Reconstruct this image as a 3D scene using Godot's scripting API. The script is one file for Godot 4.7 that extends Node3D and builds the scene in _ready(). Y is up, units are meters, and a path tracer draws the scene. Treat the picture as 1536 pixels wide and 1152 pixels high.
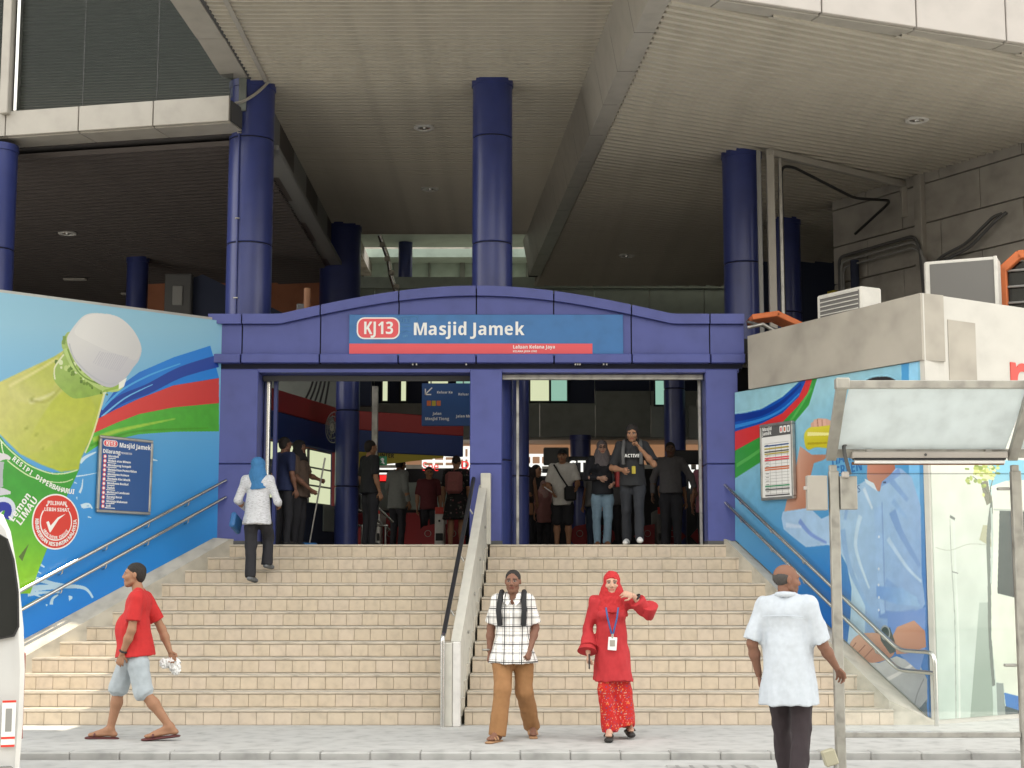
extends Node3D
# Entrance of an elevated railway station, seen from across the street.
# x right, y up, z towards the camera, metres. The camera stands at x = z = 0.

var M := {}
var tex := {}
var used := {}
const RISE := 0.1642
const TREAD := 0.3
const TOP := 1.97
const ZTOP := -19.9


func _ready() -> void:
	# --- camera, sky, sun, exposure
	var cam := Camera3D.new()
	cam.name = "camera"
	cam.fov = 28.12
	cam.position = Vector3(0, 1.6, 0)
	cam.rotation_degrees = Vector3(7.04, 0, 0)
	cam.far = 600.0
	add_child(cam)
	var sky_mat := ProceduralSkyMaterial.new()
	sky_mat.sky_top_color = Color(0.87, 0.87, 0.86)
	sky_mat.sky_horizon_color = Color(0.92, 0.89, 0.845)
	sky_mat.sky_curve = 0.18
	sky_mat.ground_bottom_color = Color(0.4, 0.4, 0.38)
	sky_mat.ground_horizon_color = Color(0.7, 0.7, 0.68)
	sky_mat.sky_energy_multiplier = 1.6
	var sky := Sky.new()
	sky.sky_material = sky_mat
	var env := Environment.new()
	env.background_mode = Environment.BG_SKY
	env.sky = sky
	env.tonemap_mode = Environment.TONE_MAPPER_LINEAR
	env.tonemap_exposure = 1.34
	env.sdfgi_enabled = true
	env.ssao_enabled = true
	env.ssil_enabled = true
	var we := WorldEnvironment.new()
	we.name = "environment"
	we.environment = env
	add_child(we)
	var sun := DirectionalLight3D.new()
	sun.name = "sun"
	sun.light_energy = 1.6
	sun.light_color = Color(1.0, 0.94, 0.84)
	sun.light_angular_distance = 0.5
	sun.shadow_enabled = true
	add_child(sun)
	# near-overhead noon sun: the canopy and the unseen high deck shade the steps and the pavement
	sun.look_at_from_position(Vector3.ZERO, -SUN_DIR, Vector3.UP)
	textures()
	materials()
	ground()
	stairs()
	portal()
	side_walls()
	canopy()
	columns_and_bridge()
	upper_right()
	hall()
	left_print()
	right_print()
	notices()
	rails()
	shelter()
	van()
	street_people()
	hall_people()
	small_things()

const SUN_DIR := Vector3(0.06, 1.0, -0.10)


func textures() -> void:
	tex.grime = noise_tex(7, 0.010, 5, [0.0, 0.90, 0.45, 0.965, 1.0, 1.0], 512)
	tex.stain = noise_tex(13, 0.006, 4, [0.0, 0.76, 0.35, 0.91, 0.6, 0.97, 1.0, 1.0], 512)
	tex.pave = noise_tex(17, 0.012, 7, [0.0, 0.80, 0.3, 0.93, 0.55, 0.97, 1.0, 1.0], 1024)
	tex.speck = noise_tex(19, 0.12, 3, [0.0, 0.75, 0.5, 0.92, 1.0, 1.0], 512)
	tex.grain = noise_tex(23, 0.09, 3, [0.0, 0.0, 1.0, 1.0], 256)
	tex.fold = noise_tex(29, 0.012, 2, [0.0, 0.0, 1.0, 1.0], 256)
	tex.cloth = noise_tex(31, 0.03, 3, [0.0, 0.93, 1.0, 1.0], 256)


func noise_tex(sd: int, freq: float, oct: int, ramp: Array, side: int) -> NoiseTexture2D:
	var n := FastNoiseLite.new()
	n.seed = sd
	n.frequency = freq
	n.fractal_octaves = oct
	n.noise_type = FastNoiseLite.TYPE_SIMPLEX_SMOOTH
	var t := NoiseTexture2D.new()
	t.width = side
	t.height = side
	t.seamless = true
	t.noise = n
	var g := Gradient.new()
	var offs := PackedFloat32Array()
	var cols := PackedColorArray()
	for i in range(0, ramp.size(), 2):
		offs.append(ramp[i])
		cols.append(Color(ramp[i + 1], ramp[i + 1], ramp[i + 1]))
	g.offsets = offs
	g.colors = cols
	t.color_ramp = g
	return t


# linear base colour, roughness, metallic, wear texture and its size in metres, relief texture, its size and depth in cm
func mat(key: String, r: float, g: float, b: float, rough := 0.7, metal := 0.0, wear := "", size := 2.0, relief := "", rsize := 0.5, depth := 0.0) -> StandardMaterial3D:
	var m := StandardMaterial3D.new()
	m.resource_name = key
	m.albedo_color = Color(r, g, b).linear_to_srgb()
	m.roughness = rough
	m.metallic = metal
	if wear != "" or relief != "":
		m.uv1_triplanar = true
		m.uv1_world_triplanar = true
		var s := size if wear != "" else rsize
		m.uv1_scale = Vector3.ONE / s
	if wear != "":
		m.albedo_texture = tex[wear]
	if relief != "":
		m.heightmap_enabled = true
		m.heightmap_texture = tex[relief]
		m.heightmap_scale = depth
	M[key] = m
	return m


func glass(key: String, r: float, g: float, b: float, a: float, rough := 0.05) -> StandardMaterial3D:
	var m := StandardMaterial3D.new()
	m.resource_name = key
	m.albedo_color = Color(r, g, b, a)
	m.transparency = BaseMaterial3D.TRANSPARENCY_ALPHA
	m.roughness = rough
	M[key] = m
	return m


func glow(key: String, c: Color, e: float) -> StandardMaterial3D:
	var m := StandardMaterial3D.new()
	m.resource_name = key
	m.albedo_color = Color(0.6, 0.6, 0.6)
	m.emission_enabled = true
	m.emission = c
	m.emission_energy_multiplier = e
	M[key] = m
	return m


func materials() -> void:
	mat("pavement", 0.50, 0.495, 0.475, 0.85, 0, "pave", 3.0)
	mat("asphalt", 0.06, 0.06, 0.062, 0.9, 0, "pave", 3.0)
	mat("road", 0.50, 0.50, 0.485, 0.9, 0, "pave", 4.0)
	mat("kerb", 0.48, 0.475, 0.455, 0.85, 0, "stain", 1.3)
	mat("far_ground", 0.09, 0.088, 0.08, 0.95, 0, "stain", 9.0)
	for i in 4:
		var k := 0.985 + 0.018 * i
		mat("tile_%d" % i, 0.61 * k, 0.515 * k, 0.392 * k * (1.0 + 0.03 * (i % 2)), 0.38, 0, "grime", 0.7)
	mat("tread", 0.60, 0.53, 0.43, 0.5, 0, "stain", 0.9)
	mat("nosing", 0.52, 0.49, 0.43, 0.55, 0, "stain", 0.6)
	mat("grout", 0.42, 0.37, 0.29, 0.9)
	mat("stringer", 0.60, 0.56, 0.47, 0.75, 0, "stain", 1.1)
	mat("cream_wall", 0.62, 0.60, 0.53, 0.7, 0, "grime", 1.2)
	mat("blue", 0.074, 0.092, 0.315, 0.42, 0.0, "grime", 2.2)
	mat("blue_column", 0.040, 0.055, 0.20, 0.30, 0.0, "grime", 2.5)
	mat("joint", 0.012, 0.013, 0.03, 0.8)
	mat("plaster", 0.44, 0.405, 0.345, 0.85, 0, "stain", 2.6, "grain", 0.4, 0.1)
	mat("white_wall", 0.58, 0.56, 0.51, 0.8, 0, "grime", 2.6)
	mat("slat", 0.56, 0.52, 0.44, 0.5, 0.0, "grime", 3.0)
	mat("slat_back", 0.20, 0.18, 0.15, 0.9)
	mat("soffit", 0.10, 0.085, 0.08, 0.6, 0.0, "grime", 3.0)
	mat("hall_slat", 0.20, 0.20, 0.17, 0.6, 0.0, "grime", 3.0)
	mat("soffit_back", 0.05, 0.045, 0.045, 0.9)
	mat("panel", 0.40, 0.375, 0.33, 0.45, 0.0, "grime", 2.4)
	mat("panel_white", 0.46, 0.425, 0.39, 0.4, 0.0, "grime", 3.4)
	mat("concrete", 0.40, 0.375, 0.335, 0.9, 0, "stain", 1.9, "grain", 0.5, 0.15)
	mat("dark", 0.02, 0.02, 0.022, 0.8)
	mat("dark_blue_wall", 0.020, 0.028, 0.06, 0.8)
	mat("green_panel", 0.34, 0.40, 0.35, 0.45, 0.0, "grime", 2.0)
	mat("mint", 0.42, 0.52, 0.46, 0.5, 0.0, "grime", 2.0)
	mat("grey_panel", 0.22, 0.24, 0.22, 0.5, 0.0, "grime", 2.0)
	mat("terracotta", 0.42, 0.16, 0.08, 0.7, 0, "grime", 2.5)  # warm bounced sunlight put into the wall colour
	mat("red_band", 0.30, 0.022, 0.020, 0.5)
	mat("red_wall", 0.26, 0.015, 0.02, 0.55)
	mat("blue_band", 0.012, 0.035, 0.16, 0.5)
	mat("yellow_band", 0.45, 0.36, 0.03, 0.5)
	mat("steel", 0.62, 0.62, 0.60, 0.24, 1.0)
	mat("dull_steel", 0.48, 0.47, 0.44, 0.45, 0.85, "stain", 0.7)
	mat("shelter_metal", 0.42, 0.405, 0.36, 0.5, 0.45, "stain", 0.8)
	mat("white_paint", 0.76, 0.74, 0.70, 0.5, 0, "grime", 0.9)
	mat("white_plain", 0.8, 0.8, 0.78, 0.5)
	mat("sign_blue", 0.035, 0.165, 0.42, 0.35, 0, "grime", 1.8)
	mat("sign_navy", 0.025, 0.085, 0.26, 0.35)
	mat("sign_red", 0.72, 0.085, 0.10, 0.4)
	mat("badge_red", 0.62, 0.04, 0.025, 0.4)
	mat("letter", 0.82, 0.82, 0.80, 0.5)
	mat("line_light", 0.10, 0.28, 0.5, 0.5)
	mat("black", 0.014, 0.014, 0.015, 0.6)
	mat("rubber", 0.02, 0.02, 0.021, 0.45)
	mat("grey_dark", 0.09, 0.09, 0.09, 0.7)
	mat("grey_mid", 0.25, 0.25, 0.24, 0.7)
	mat("grille", 0.16, 0.155, 0.145, 0.7)
	mat("ac_white", 0.70, 0.68, 0.62, 0.5, 0, "grime", 0.8)
	mat("yellow_grey", 0.45, 0.42, 0.30, 0.6)
	mat("orange", 0.62, 0.16, 0.045, 0.6, 0, "grime", 1.0)
	mat("van_white", 0.56, 0.56, 0.545, 0.28, 0, "grime", 3.0)
	M.van_white.clearcoat_enabled = true
	M.van_white.clearcoat = 0.6
	mat("van_glass", 0.012, 0.014, 0.014, 0.06)
	mat("lamp_red", 0.20, 0.015, 0.01, 0.2)
	mat("green_sign", 0.03, 0.28, 0.12, 0.5)
	mat("floor", 0.20, 0.17, 0.14, 0.35, 0, "grime", 2.0)
	mat("strap", 0.015, 0.015, 0.017, 0.8)
	mat("sole_black", 0.015, 0.013, 0.012, 0.6)
	mat("brown_leather", 0.22, 0.10, 0.045, 0.6)
	mat("sandal_tan", 0.36, 0.20, 0.10, 0.7)
	mat("sandal_maroon", 0.10, 0.025, 0.025, 0.6)
	mat("shoe_grey", 0.16, 0.17, 0.18, 0.8)
	mat("tower", 0.45, 0.43, 0.40, 0.8, 0, "stain", 8.0)
	glass("pane", 0.16, 0.20, 0.18, 0.25, 0.0)
	glass("shelter_glass", 0.70, 0.86, 0.80, 0.035, 0.0)
	var f := mat("frosted", 0.84, 0.90, 0.91, 0.5, 0, "grime", 1.4)
	f.backlight_enabled = true
	f.backlight = Color(0.9, 0.9, 0.9)
	M.pane.metallic_specular = 0.22
	glow("window_glow", Color(0.95, 0.98, 0.80), 0.55)
	glow("window_glow_green", Color(0.72, 0.95, 0.85), 0.4)
	glow("shop_glow", Color(1.0, 0.72, 0.50), 0.22)
	glow("tube_glow", Color(1.0, 0.90, 0.72), 0.8)
	glow("white_glow", Color(1, 1, 0.97), 0.8)
	glow("neon_red", Color(1.0, 0.06, 0.08), 0.7)


# ---------------------------------------------------------------- naming and grouping
func numbered(called: String) -> String:
	if not used.has(called):
		used[called] = 0
		return called
	used[called] += 1
	return "%s_%03d" % [called, used[called]]


func thing(called: String, label: String, category: String, at := Vector3.ZERO, turn := 0.0, group := "") -> Node3D:
	var o := Node3D.new()
	o.name = numbered(called)
	add_child(o)
	o.position = at
	o.rotation.y = turn
	tag(o, label, category, group)
	return o


func tag(o: Node, label: String, category: String, group := "") -> void:
	o.set_meta("label", label)
	o.set_meta("category", category)
	if group != "":
		o.set_meta("group", group)


func put(called: String, mesh: Mesh, m: Material, parent: Node = null, t := Transform3D()) -> MeshInstance3D:
	var o := MeshInstance3D.new()
	o.mesh = mesh
	if m:
		o.material_override = m
	o.transform = t
	if parent == null:
		o.name = numbered(called)
		add_child(o)
	else:
		o.name = called if not parent.has_node(called) else next_name(parent, called)
		parent.add_child(o, true)
	return o


func next_name(parent: Node, called: String) -> String:
	var key := "n_" + called
	var n: int = parent.get_meta(key, 0) + 1
	parent.set_meta(key, n)
	return "%s_%03d" % [called, n]


func struct(called: String, mesh: Mesh, m: Material) -> MeshInstance3D:
	var o := put(called, mesh, m)
	o.set_meta("kind", "structure")
	return o


# ---------------------------------------------------------------- mesh building
class MB:
	var v := PackedVector3Array()
	var n := PackedVector3Array()
	var uv := PackedVector2Array()
	var c := PackedColorArray()
	var colored := false
	var col := Color.WHITE

	func tri(a: Vector3, b: Vector3, d: Vector3, out: Vector3) -> void:
		var f := (b - a).cross(d - a)
		if f.length_squared() < 1e-16:
			return
		var nn := f.normalized()
		if f.dot(out) < 0.0:
			nn = -nn
			v.append(a); v.append(b); v.append(d)
		else:
			v.append(a); v.append(d); v.append(b)
		for i in 3:
			n.append(nn)
			uv.append(Vector2.ZERO)
			if colored:
				c.append(col)

	func quad(a: Vector3, b: Vector3, d: Vector3, e: Vector3, out: Vector3) -> void:
		tri(a, b, d, out)
		tri(a, d, e, out)

	# quad with smooth normals
	func squad(a: Vector3, b: Vector3, d: Vector3, e: Vector3, na: Vector3, nb: Vector3, nd: Vector3, ne: Vector3) -> void:
		stri(a, b, d, na, nb, nd)
		stri(a, d, e, na, nd, ne)

	func stri(a: Vector3, b: Vector3, d: Vector3, na: Vector3, nb: Vector3, nd: Vector3) -> void:
		var f := (b - a).cross(d - a)
		if f.length_squared() < 1e-18:
			return
		if f.dot(na + nb + nd) < 0.0:
			v.append(a); v.append(b); v.append(d)
			n.append(na); n.append(nb); n.append(nd)
		else:
			v.append(a); v.append(d); v.append(b)
			n.append(na); n.append(nd); n.append(nb)
		for i in 3:
			uv.append(Vector2.ZERO)
			if colored:
				c.append(col)

	# a box, its edges chamfered by ch
	func box(at: Vector3, size: Vector3, ch := 0.0, bs := Basis()) -> void:
		var h := size * 0.5
		if ch <= 0.0:
			for ax in 3:
				for s in [-1.0, 1.0]:
					var o := Vector3.ZERO
					o[ax] = s
					var u := Vector3.ZERO
					u[(ax + 1) % 3] = h[(ax + 1) % 3]
					var w := Vector3.ZERO
					w[(ax + 2) % 3] = h[(ax + 2) % 3]
					var ctr: Vector3 = o * h[ax]
					quad(at + bs * (ctr - u - w), at + bs * (ctr + u - w), at + bs * (ctr + u + w), at + bs * (ctr - u + w), bs * o)
			return
		ch = minf(ch, minf(h.x, minf(h.y, h.z)) * 0.9)
		for ax in 3:
			var a1 := (ax + 1) % 3
			var a2 := (ax + 2) % 3
			for s in [-1.0, 1.0]:
				var o := Vector3.ZERO
				o[ax] = s
				var u := Vector3.ZERO
				u[a1] = h[a1] - ch
				var w := Vector3.ZERO
				w[a2] = h[a2] - ch
				var ctr: Vector3 = o * h[ax]
				quad(at + bs * (ctr - u - w), at + bs * (ctr + u - w), at + bs * (ctr + u + w), at + bs * (ctr - u + w), bs * o)
			# edges along ax
			for s1 in [-1.0, 1.0]:
				for s2 in [-1.0, 1.0]:
					var l := Vector3.ZERO
					l[ax] = h[ax] - ch
					var p := Vector3.ZERO
					p[a1] = s1 * h[a1]
					p[a2] = s2 * (h[a2] - ch)
					var q := Vector3.ZERO
					q[a1] = s1 * (h[a1] - ch)
					q[a2] = s2 * h[a2]
					var o2 := Vector3.ZERO
					o2[a1] = s1
					o2[a2] = s2
					quad(at + bs * (p - l), at + bs * (p + l), at + bs * (q + l), at + bs * (q - l), bs * o2)
		for sx in [-1.0, 1.0]:
			for sy in [-1.0, 1.0]:
				for sz in [-1.0, 1.0]:
					var k := Vector3(sx, sy, sz)
					tri(at + bs * (k * Vector3(h.x, h.y - ch, h.z - ch)), at + bs * (k * Vector3(h.x - ch, h.y, h.z - ch)), at + bs * (k * Vector3(h.x - ch, h.y - ch, h.z)), bs * k)

	# polygon in the xy plane of t, extruded from z = z0 to z1
	func prism(poly: PackedVector2Array, z0: float, z1: float, t := Transform3D()) -> void:
		var idx := Geometry2D.triangulate_polygon(poly)
		var oz := t.basis * Vector3(0, 0, signf(z1 - z0))
		for i in range(0, idx.size(), 3):
			var a := poly[idx[i]]
			var b := poly[idx[i + 1]]
			var d := poly[idx[i + 2]]
			tri(t * Vector3(a.x, a.y, z1), t * Vector3(b.x, b.y, z1), t * Vector3(d.x, d.y, z1), oz)
			tri(t * Vector3(a.x, a.y, z0), t * Vector3(b.x, b.y, z0), t * Vector3(d.x, d.y, z0), -oz)
		var cw := Geometry2D.is_polygon_clockwise(poly)
		for i in poly.size():
			var a := poly[i]
			var b := poly[(i + 1) % poly.size()]
			var e := b - a
			var o := Vector3(e.y, -e.x, 0)
			if cw:
				o = -o
			quad(t * Vector3(a.x, a.y, z0), t * Vector3(b.x, b.y, z0), t * Vector3(b.x, b.y, z1), t * Vector3(a.x, a.y, z1), t.basis * o)

	# round bar along a path
	func tube(path: PackedVector3Array, r: float, seg := 10, r_end := -1.0, caps := true) -> void:
		var rings := []
		var norms := []
		var up := Vector3.UP
		for i in path.size():
			var d: Vector3
			if i == 0:
				d = path[1] - path[0]
			elif i == path.size() - 1:
				d = path[i] - path[i - 1]
			else:
				d = (path[i] - path[i - 1]).normalized() + (path[i + 1] - path[i]).normalized()
			d = d.normalized()
			if i == 0:
				up = Vector3.UP if absf(d.y) < 0.9 else Vector3.RIGHT
			var a := up.cross(d).normalized()
			up = d.cross(a).normalized()
			var rr := r if r_end < 0.0 else lerpf(r, r_end, float(i) / (path.size() - 1))
			var ring := PackedVector3Array()
			var nr := PackedVector3Array()
			for k in seg:
				var an := TAU * k / seg
				var o := a * cos(an) + up * sin(an)
				ring.append(path[i] + o * rr)
				nr.append(o)
			rings.append(ring)
			norms.append(nr)
		for i in path.size() - 1:
			for k in seg:
				var k2 := (k + 1) % seg
				squad(rings[i][k], rings[i][k2], rings[i + 1][k2], rings[i + 1][k], norms[i][k], norms[i][k2], norms[i + 1][k2], norms[i + 1][k])
		if caps:
			for e in [0, path.size() - 1]:
				var o: Vector3 = (path[0] - path[1]) if e == 0 else (path[e] - path[e - 1])
				for k in seg:
					tri(path[e], rings[e][k], rings[e][(k + 1) % seg], o)

	# profile of (radius, height) turned about the y axis at a place
	func lathe(at: Vector3, prof: PackedVector2Array, seg := 24) -> void:
		for i in prof.size() - 1:
			var e := prof[i + 1] - prof[i]
			if e.length() < 1e-6:
				continue
			var nn := Vector2(e.y, -e.x).normalized()
			for k in seg:
				var a0 := TAU * k / seg
				var a1 := TAU * (k + 1) / seg
				var d0 := Vector3(cos(a0), 0, sin(a0))
				var d1 := Vector3(cos(a1), 0, sin(a1))
				squad(at + d0 * prof[i].x + Vector3.UP * prof[i].y, at + d1 * prof[i].x + Vector3.UP * prof[i].y, at + d1 * prof[i + 1].x + Vector3.UP * prof[i + 1].y, at + d0 * prof[i + 1].x + Vector3.UP * prof[i + 1].y, d0 * nn.x + Vector3.UP * nn.y, d1 * nn.x + Vector3.UP * nn.y, d1 * nn.x + Vector3.UP * nn.y, d0 * nn.x + Vector3.UP * nn.y)

	func add_mesh(m: Mesh, t: Transform3D) -> void:
		for s in m.get_surface_count():
			var a := m.surface_get_arrays(s)
			var vs: PackedVector3Array = a[Mesh.ARRAY_VERTEX]
			var ns: PackedVector3Array = a[Mesh.ARRAY_NORMAL]
			var ix: PackedInt32Array = a[Mesh.ARRAY_INDEX] if a[Mesh.ARRAY_INDEX] != null else PackedInt32Array(range(vs.size()))
			for i in ix:
				v.append(t * vs[i])
				n.append((t.basis * ns[i]).normalized())
				uv.append(Vector2.ZERO)
				if colored:
					c.append(col)

	func mesh() -> ArrayMesh:
		var a := []
		a.resize(Mesh.ARRAY_MAX)
		a[Mesh.ARRAY_VERTEX] = v
		a[Mesh.ARRAY_NORMAL] = n
		a[Mesh.ARRAY_TEX_UV] = uv
		if colored:
			a[Mesh.ARRAY_COLOR] = c
		var m := ArrayMesh.new()
		m.add_surface_from_arrays(Mesh.PRIMITIVE_TRIANGLES, a)
		return m


func box_mesh(at: Vector3, size: Vector3, ch := 0.0, bs := Basis()) -> ArrayMesh:
	var b := MB.new()
	b.box(at, size, ch, bs)
	return b.mesh()


func tube_mesh(path: Array, r: float, seg := 10, r_end := -1.0) -> ArrayMesh:
	var b := MB.new()
	b.tube(PackedVector3Array(path), r, seg, r_end)
	return b.mesh()


func prism_mesh(poly: Array, z0: float, z1: float, t := Transform3D()) -> ArrayMesh:
	var b := MB.new()
	b.prism(PackedVector2Array(poly), z0, z1, t)
	return b.mesh()


# a path with its corners rounded
func rounded(path: Array, r: float, steps := 5) -> Array:
	var out := [path[0]]
	for i in range(1, path.size() - 1):
		var p: Vector3 = path[i]
		var a: Vector3 = (path[i - 1] - p)
		var b: Vector3 = (path[i + 1] - p)
		var k := minf(r, minf(a.length(), b.length()) * 0.45)
		var pa := p + a.normalized() * k
		var pb := p + b.normalized() * k
		for s in steps + 1:
			var t := float(s) / steps
			out.append(pa.lerp(p, t).lerp(p.lerp(pb, t), t))
	out.append(path[-1])
	return out


# a board of given corners (plan direction u), with a thickness: local x along, y up, z out
func frame_at(o: Vector3, u: Vector3) -> Transform3D:
	var x := u.normalized()
	return Transform3D(Basis(x, Vector3.UP, x.cross(Vector3.UP)), o)


var fonts := {}


func font(bold := false, face := "Droid Sans") -> SystemFont:
	var k := face + str(bold)
	if not fonts.has(k):
		var f := SystemFont.new()
		f.font_names = PackedStringArray([face])
		f.font_weight = 700 if bold else 400
		fonts[k] = f
	return fonts[k]


# lettering h metres tall (capitals), left end of its baseline at the transform's origin
func text_mesh(s: String, h: float, bold := false, depth := 0.004, centred := false) -> TextMesh:
	var t := TextMesh.new()
	t.text = s
	t.font = font(bold)
	t.font_size = 32
	t.pixel_size = h / 23.0
	t.depth = depth
	t.curve_step = 2.0
	t.horizontal_alignment = HORIZONTAL_ALIGNMENT_CENTER if centred else HORIZONTAL_ALIGNMENT_LEFT
	t.vertical_alignment = VERTICAL_ALIGNMENT_CENTER
	return t


# letters one by one round an arc of radius r about the origin of t, middle of the text at angle mid; inside = letters stand head inward
func arc_text(b: MB, t: Transform3D, s: String, h: float, r: float, mid: float, step: float, foot_in: bool) -> void:
	var half := (s.length() - 1) * 0.5
	for i in s.length():
		if s[i] == " ":
			continue
		var k := (i - half) * step
		var a := mid - k if foot_in else mid + k
		var p := Vector3(cos(a) * r, sin(a) * r, 0)
		var rot := a - PI / 2 if foot_in else a + PI / 2
		b.add_mesh(text_mesh(s[i], h, true, 0.003, true), t * Transform3D(Basis(Vector3(0, 0, 1), rot), p))


# ---------------------------------------------------------------- ground
func ground() -> void:
	struct("ground", box_mesh(Vector3(0, -0.35, -60), Vector3(900, 0.5, 900)), M.far_ground)
	struct("street_paving", box_mesh(Vector3(0, -0.08, -10.5), Vector3(120, 0.05, 7.0)), M.road)
	struct("road", box_mesh(Vector3(0, -0.085, 5.5), Vector3(120, 0.05, 24.9)), M.asphalt)  # out of view; dark, to keep bounced light off the deep ceiling
	struct("pavement", box_mesh(Vector3(0, -0.1, -27.3), Vector3(120, 0.2, 26.0)), M.pavement)
	var k := Node3D.new()
	k.name = "kerb"
	add_child(k)
	k.set_meta("kind", "structure")
	var shapes := []
	for i in 3:
		shapes.append(box_mesh(Vector3(0, -0.06, 0), Vector3(0.446, 0.13, 0.22 + 0.004 * i), 0.012))
	for i in 56:
		var o := put("kerb_stone", shapes[(i * 7) % 3], M.kerb, k)
		o.position = Vector3(-12.3 + 0.45 * i, 0.002 * ((i * 5) % 3), -14.18)
	var opp := [[-26.0, 20.0, 15.0, "cream_wall"], [-3.0, 24.0, 12.5, "plaster"], [24.0, 26.0, 17.0, "concrete"]]  # unseen blocks behind the camera, placed to cut light from the horizon
	for i in 3:
		var ob := put("shop_building", box_mesh(Vector3(opp[i][0], opp[i][2] * 0.5, 24.0), Vector3(opp[i][1], opp[i][2], 12.0), 0.1), M[opp[i][3]])
		tag(ob, ["cream building across the street behind the viewer, at left", "plastered building straight across the street behind the viewer", "tall grey building across the street behind the viewer, at right"][i], "building")
	# road surface patch joints near the kerb
	var d := MB.new()
	d.box(Vector3(1.72, -0.05, -13.42), Vector3(0.78, 0.012, 0.30), 0.004)
	var dc := put("drain_cover", d.mesh(), M.kerb)
	tag(dc, "flat grey slab cover set in the road beside the kerb", "drain cover")
	for i in 6:
		put("slot", box_mesh(Vector3(1.42 + 0.12 * i, -0.0425, -13.42), Vector3(0.03, 0.004, 0.2)), M.grey_mid, dc)


# ---------------------------------------------------------------- stairs
func stairs() -> void:
	flight("staircase", "left flight of beige tiled steps below the left doorway", true)
	flight("staircase", "right flight of beige tiled steps below the right doorway", false)
	stringers()
	divider()


func flight(called: String, label: String, left: bool) -> void:
	var f := thing(called, label, "staircase")
	var tiles := []
	for i in 4:
		tiles.append(box_mesh(Vector3(0, 0, 0), Vector3(0.1835, RISE - 0.034, 0.012), 0.0025))
	var rng := RandomNumberGenerator.new()
	rng.seed = 11 if left else 12
	for i in 12:
		var z := ZTOP + TREAD * i
		var y := TOP - RISE * i
		var x0: float
		var x1: float
		var zc := z + 0.15
		if left:
			x0 = -3.66 - 0.219 * i
			x1 = -0.60 - 0.066 * (z + 16.55) - 0.09
		else:
			x0 = -0.60 - 0.066 * (z + 16.55) + 0.09
			x1 = 2.78 + 0.116 * i
		# the body of the step, then its tread slab with a rounded nose
		var b := MB.new()
		var back := 1.2 if i == 0 else TREAD + 0.02
		b.box(Vector3((x0 + x1) * 0.5, y - RISE * 0.5 - 0.012, z - back * 0.5 - 0.008), Vector3(x1 - x0, RISE - 0.024, back))
		var step := put("step", b.mesh(), M.grout, f)
		put("tread", box_mesh(Vector3((x0 + x1) * 0.5, y - 0.0135, z - back * 0.5 + 0.012), Vector3(x1 - x0, 0.027, back), 0.007), M.tread, step)
		if i > 2:
			put("nosing_strip", box_mesh(Vector3((x0 + x1) * 0.5, y + 0.002, z - 0.012), Vector3(x1 - x0 - 0.01, 0.006, 0.04), 0.002), M.nosing, step)
		var x := x0 + 0.004 - rng.randf_range(0.0, 0.12)
		while x < x1 - 0.01:
			var a := maxf(x, x0 + 0.004)
			var e := minf(x + 0.1835, x1 - 0.004)
			if e - a > 0.02:
				var m: Mesh = tiles[0]
				if e - a < 0.18:
					m = box_mesh(Vector3.ZERO, Vector3(e - a, RISE - 0.034, 0.012), 0.0025)
				var t := put("riser_tile", m, M["tile_%d" % rng.randi_range(0, 3)], step)
				t.position = Vector3((a + e) * 0.5, y - 0.03 - (RISE - 0.034) * 0.5, z - 0.003 + rng.randf_range(-0.0015, 0.0015))
			x += 0.188


func stringer_top(z: float) -> float:
	return TOP + 0.07 - (z - ZTOP) / TREAD * RISE


# height at which the right kerb meets the poster wall
func right_foot(z: float) -> float:
	return clampf(TOP + 0.05 - (z + 19.95) * 0.62, 0.02, TOP + 0.07)


func stringers() -> void:
	for left in [true, false]:
		var b := MB.new()
		var prev := []
		var zs := [-20.0, -19.9]
		for i in 23:
			zs.append(-19.9 + 0.155 * (i + 1))
		for z in zs:
			if not left and z > -16.56:
				break
			var h: float = maxf(0.05, minf(stringer_top(z), TOP + 0.07))
			var xin: float
			var xo: float
			if left:
				xin = -3.66 - 0.219 * (z + 19.9) / 0.3 + 0.02
				xo = -3.82 - 0.78 * (z + 19.95) + 0.005
			else:
				xin = 2.78 + 0.116 * (z + 19.9) / 0.3 - 0.02
				xo = 2.89 + 0.5 * (z + 19.95) - 0.005
			var ho: float = h + 0.015 if left else right_foot(z)
			var cur := [Vector3(xin, -0.02, z), Vector3(xin, h, z), Vector3(xo, ho, z), Vector3(xo, -0.02, z)]
			if prev.size():
				var side := Vector3(1, 0, 0) if left else Vector3(-1, 0, 0)
				b.quad(prev[0], prev[1], cur[1], cur[0], side)
				b.quad(prev[1], prev[2], cur[2], cur[1], Vector3.UP)
				b.quad(prev[2], prev[3], cur[3], cur[2], -side)
			prev = cur
		b.quad(prev[0], prev[1], prev[2], prev[3], Vector3(0, 0, 1))
		var o := put("stair_kerb", b.mesh(), M.stringer)
		tag(o, "worn cream sloping kerb along the %s edge of the stairs under the %s" % (["left", "drink poster"] if left else ["right", "shirt poster"]), "kerb")


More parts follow.
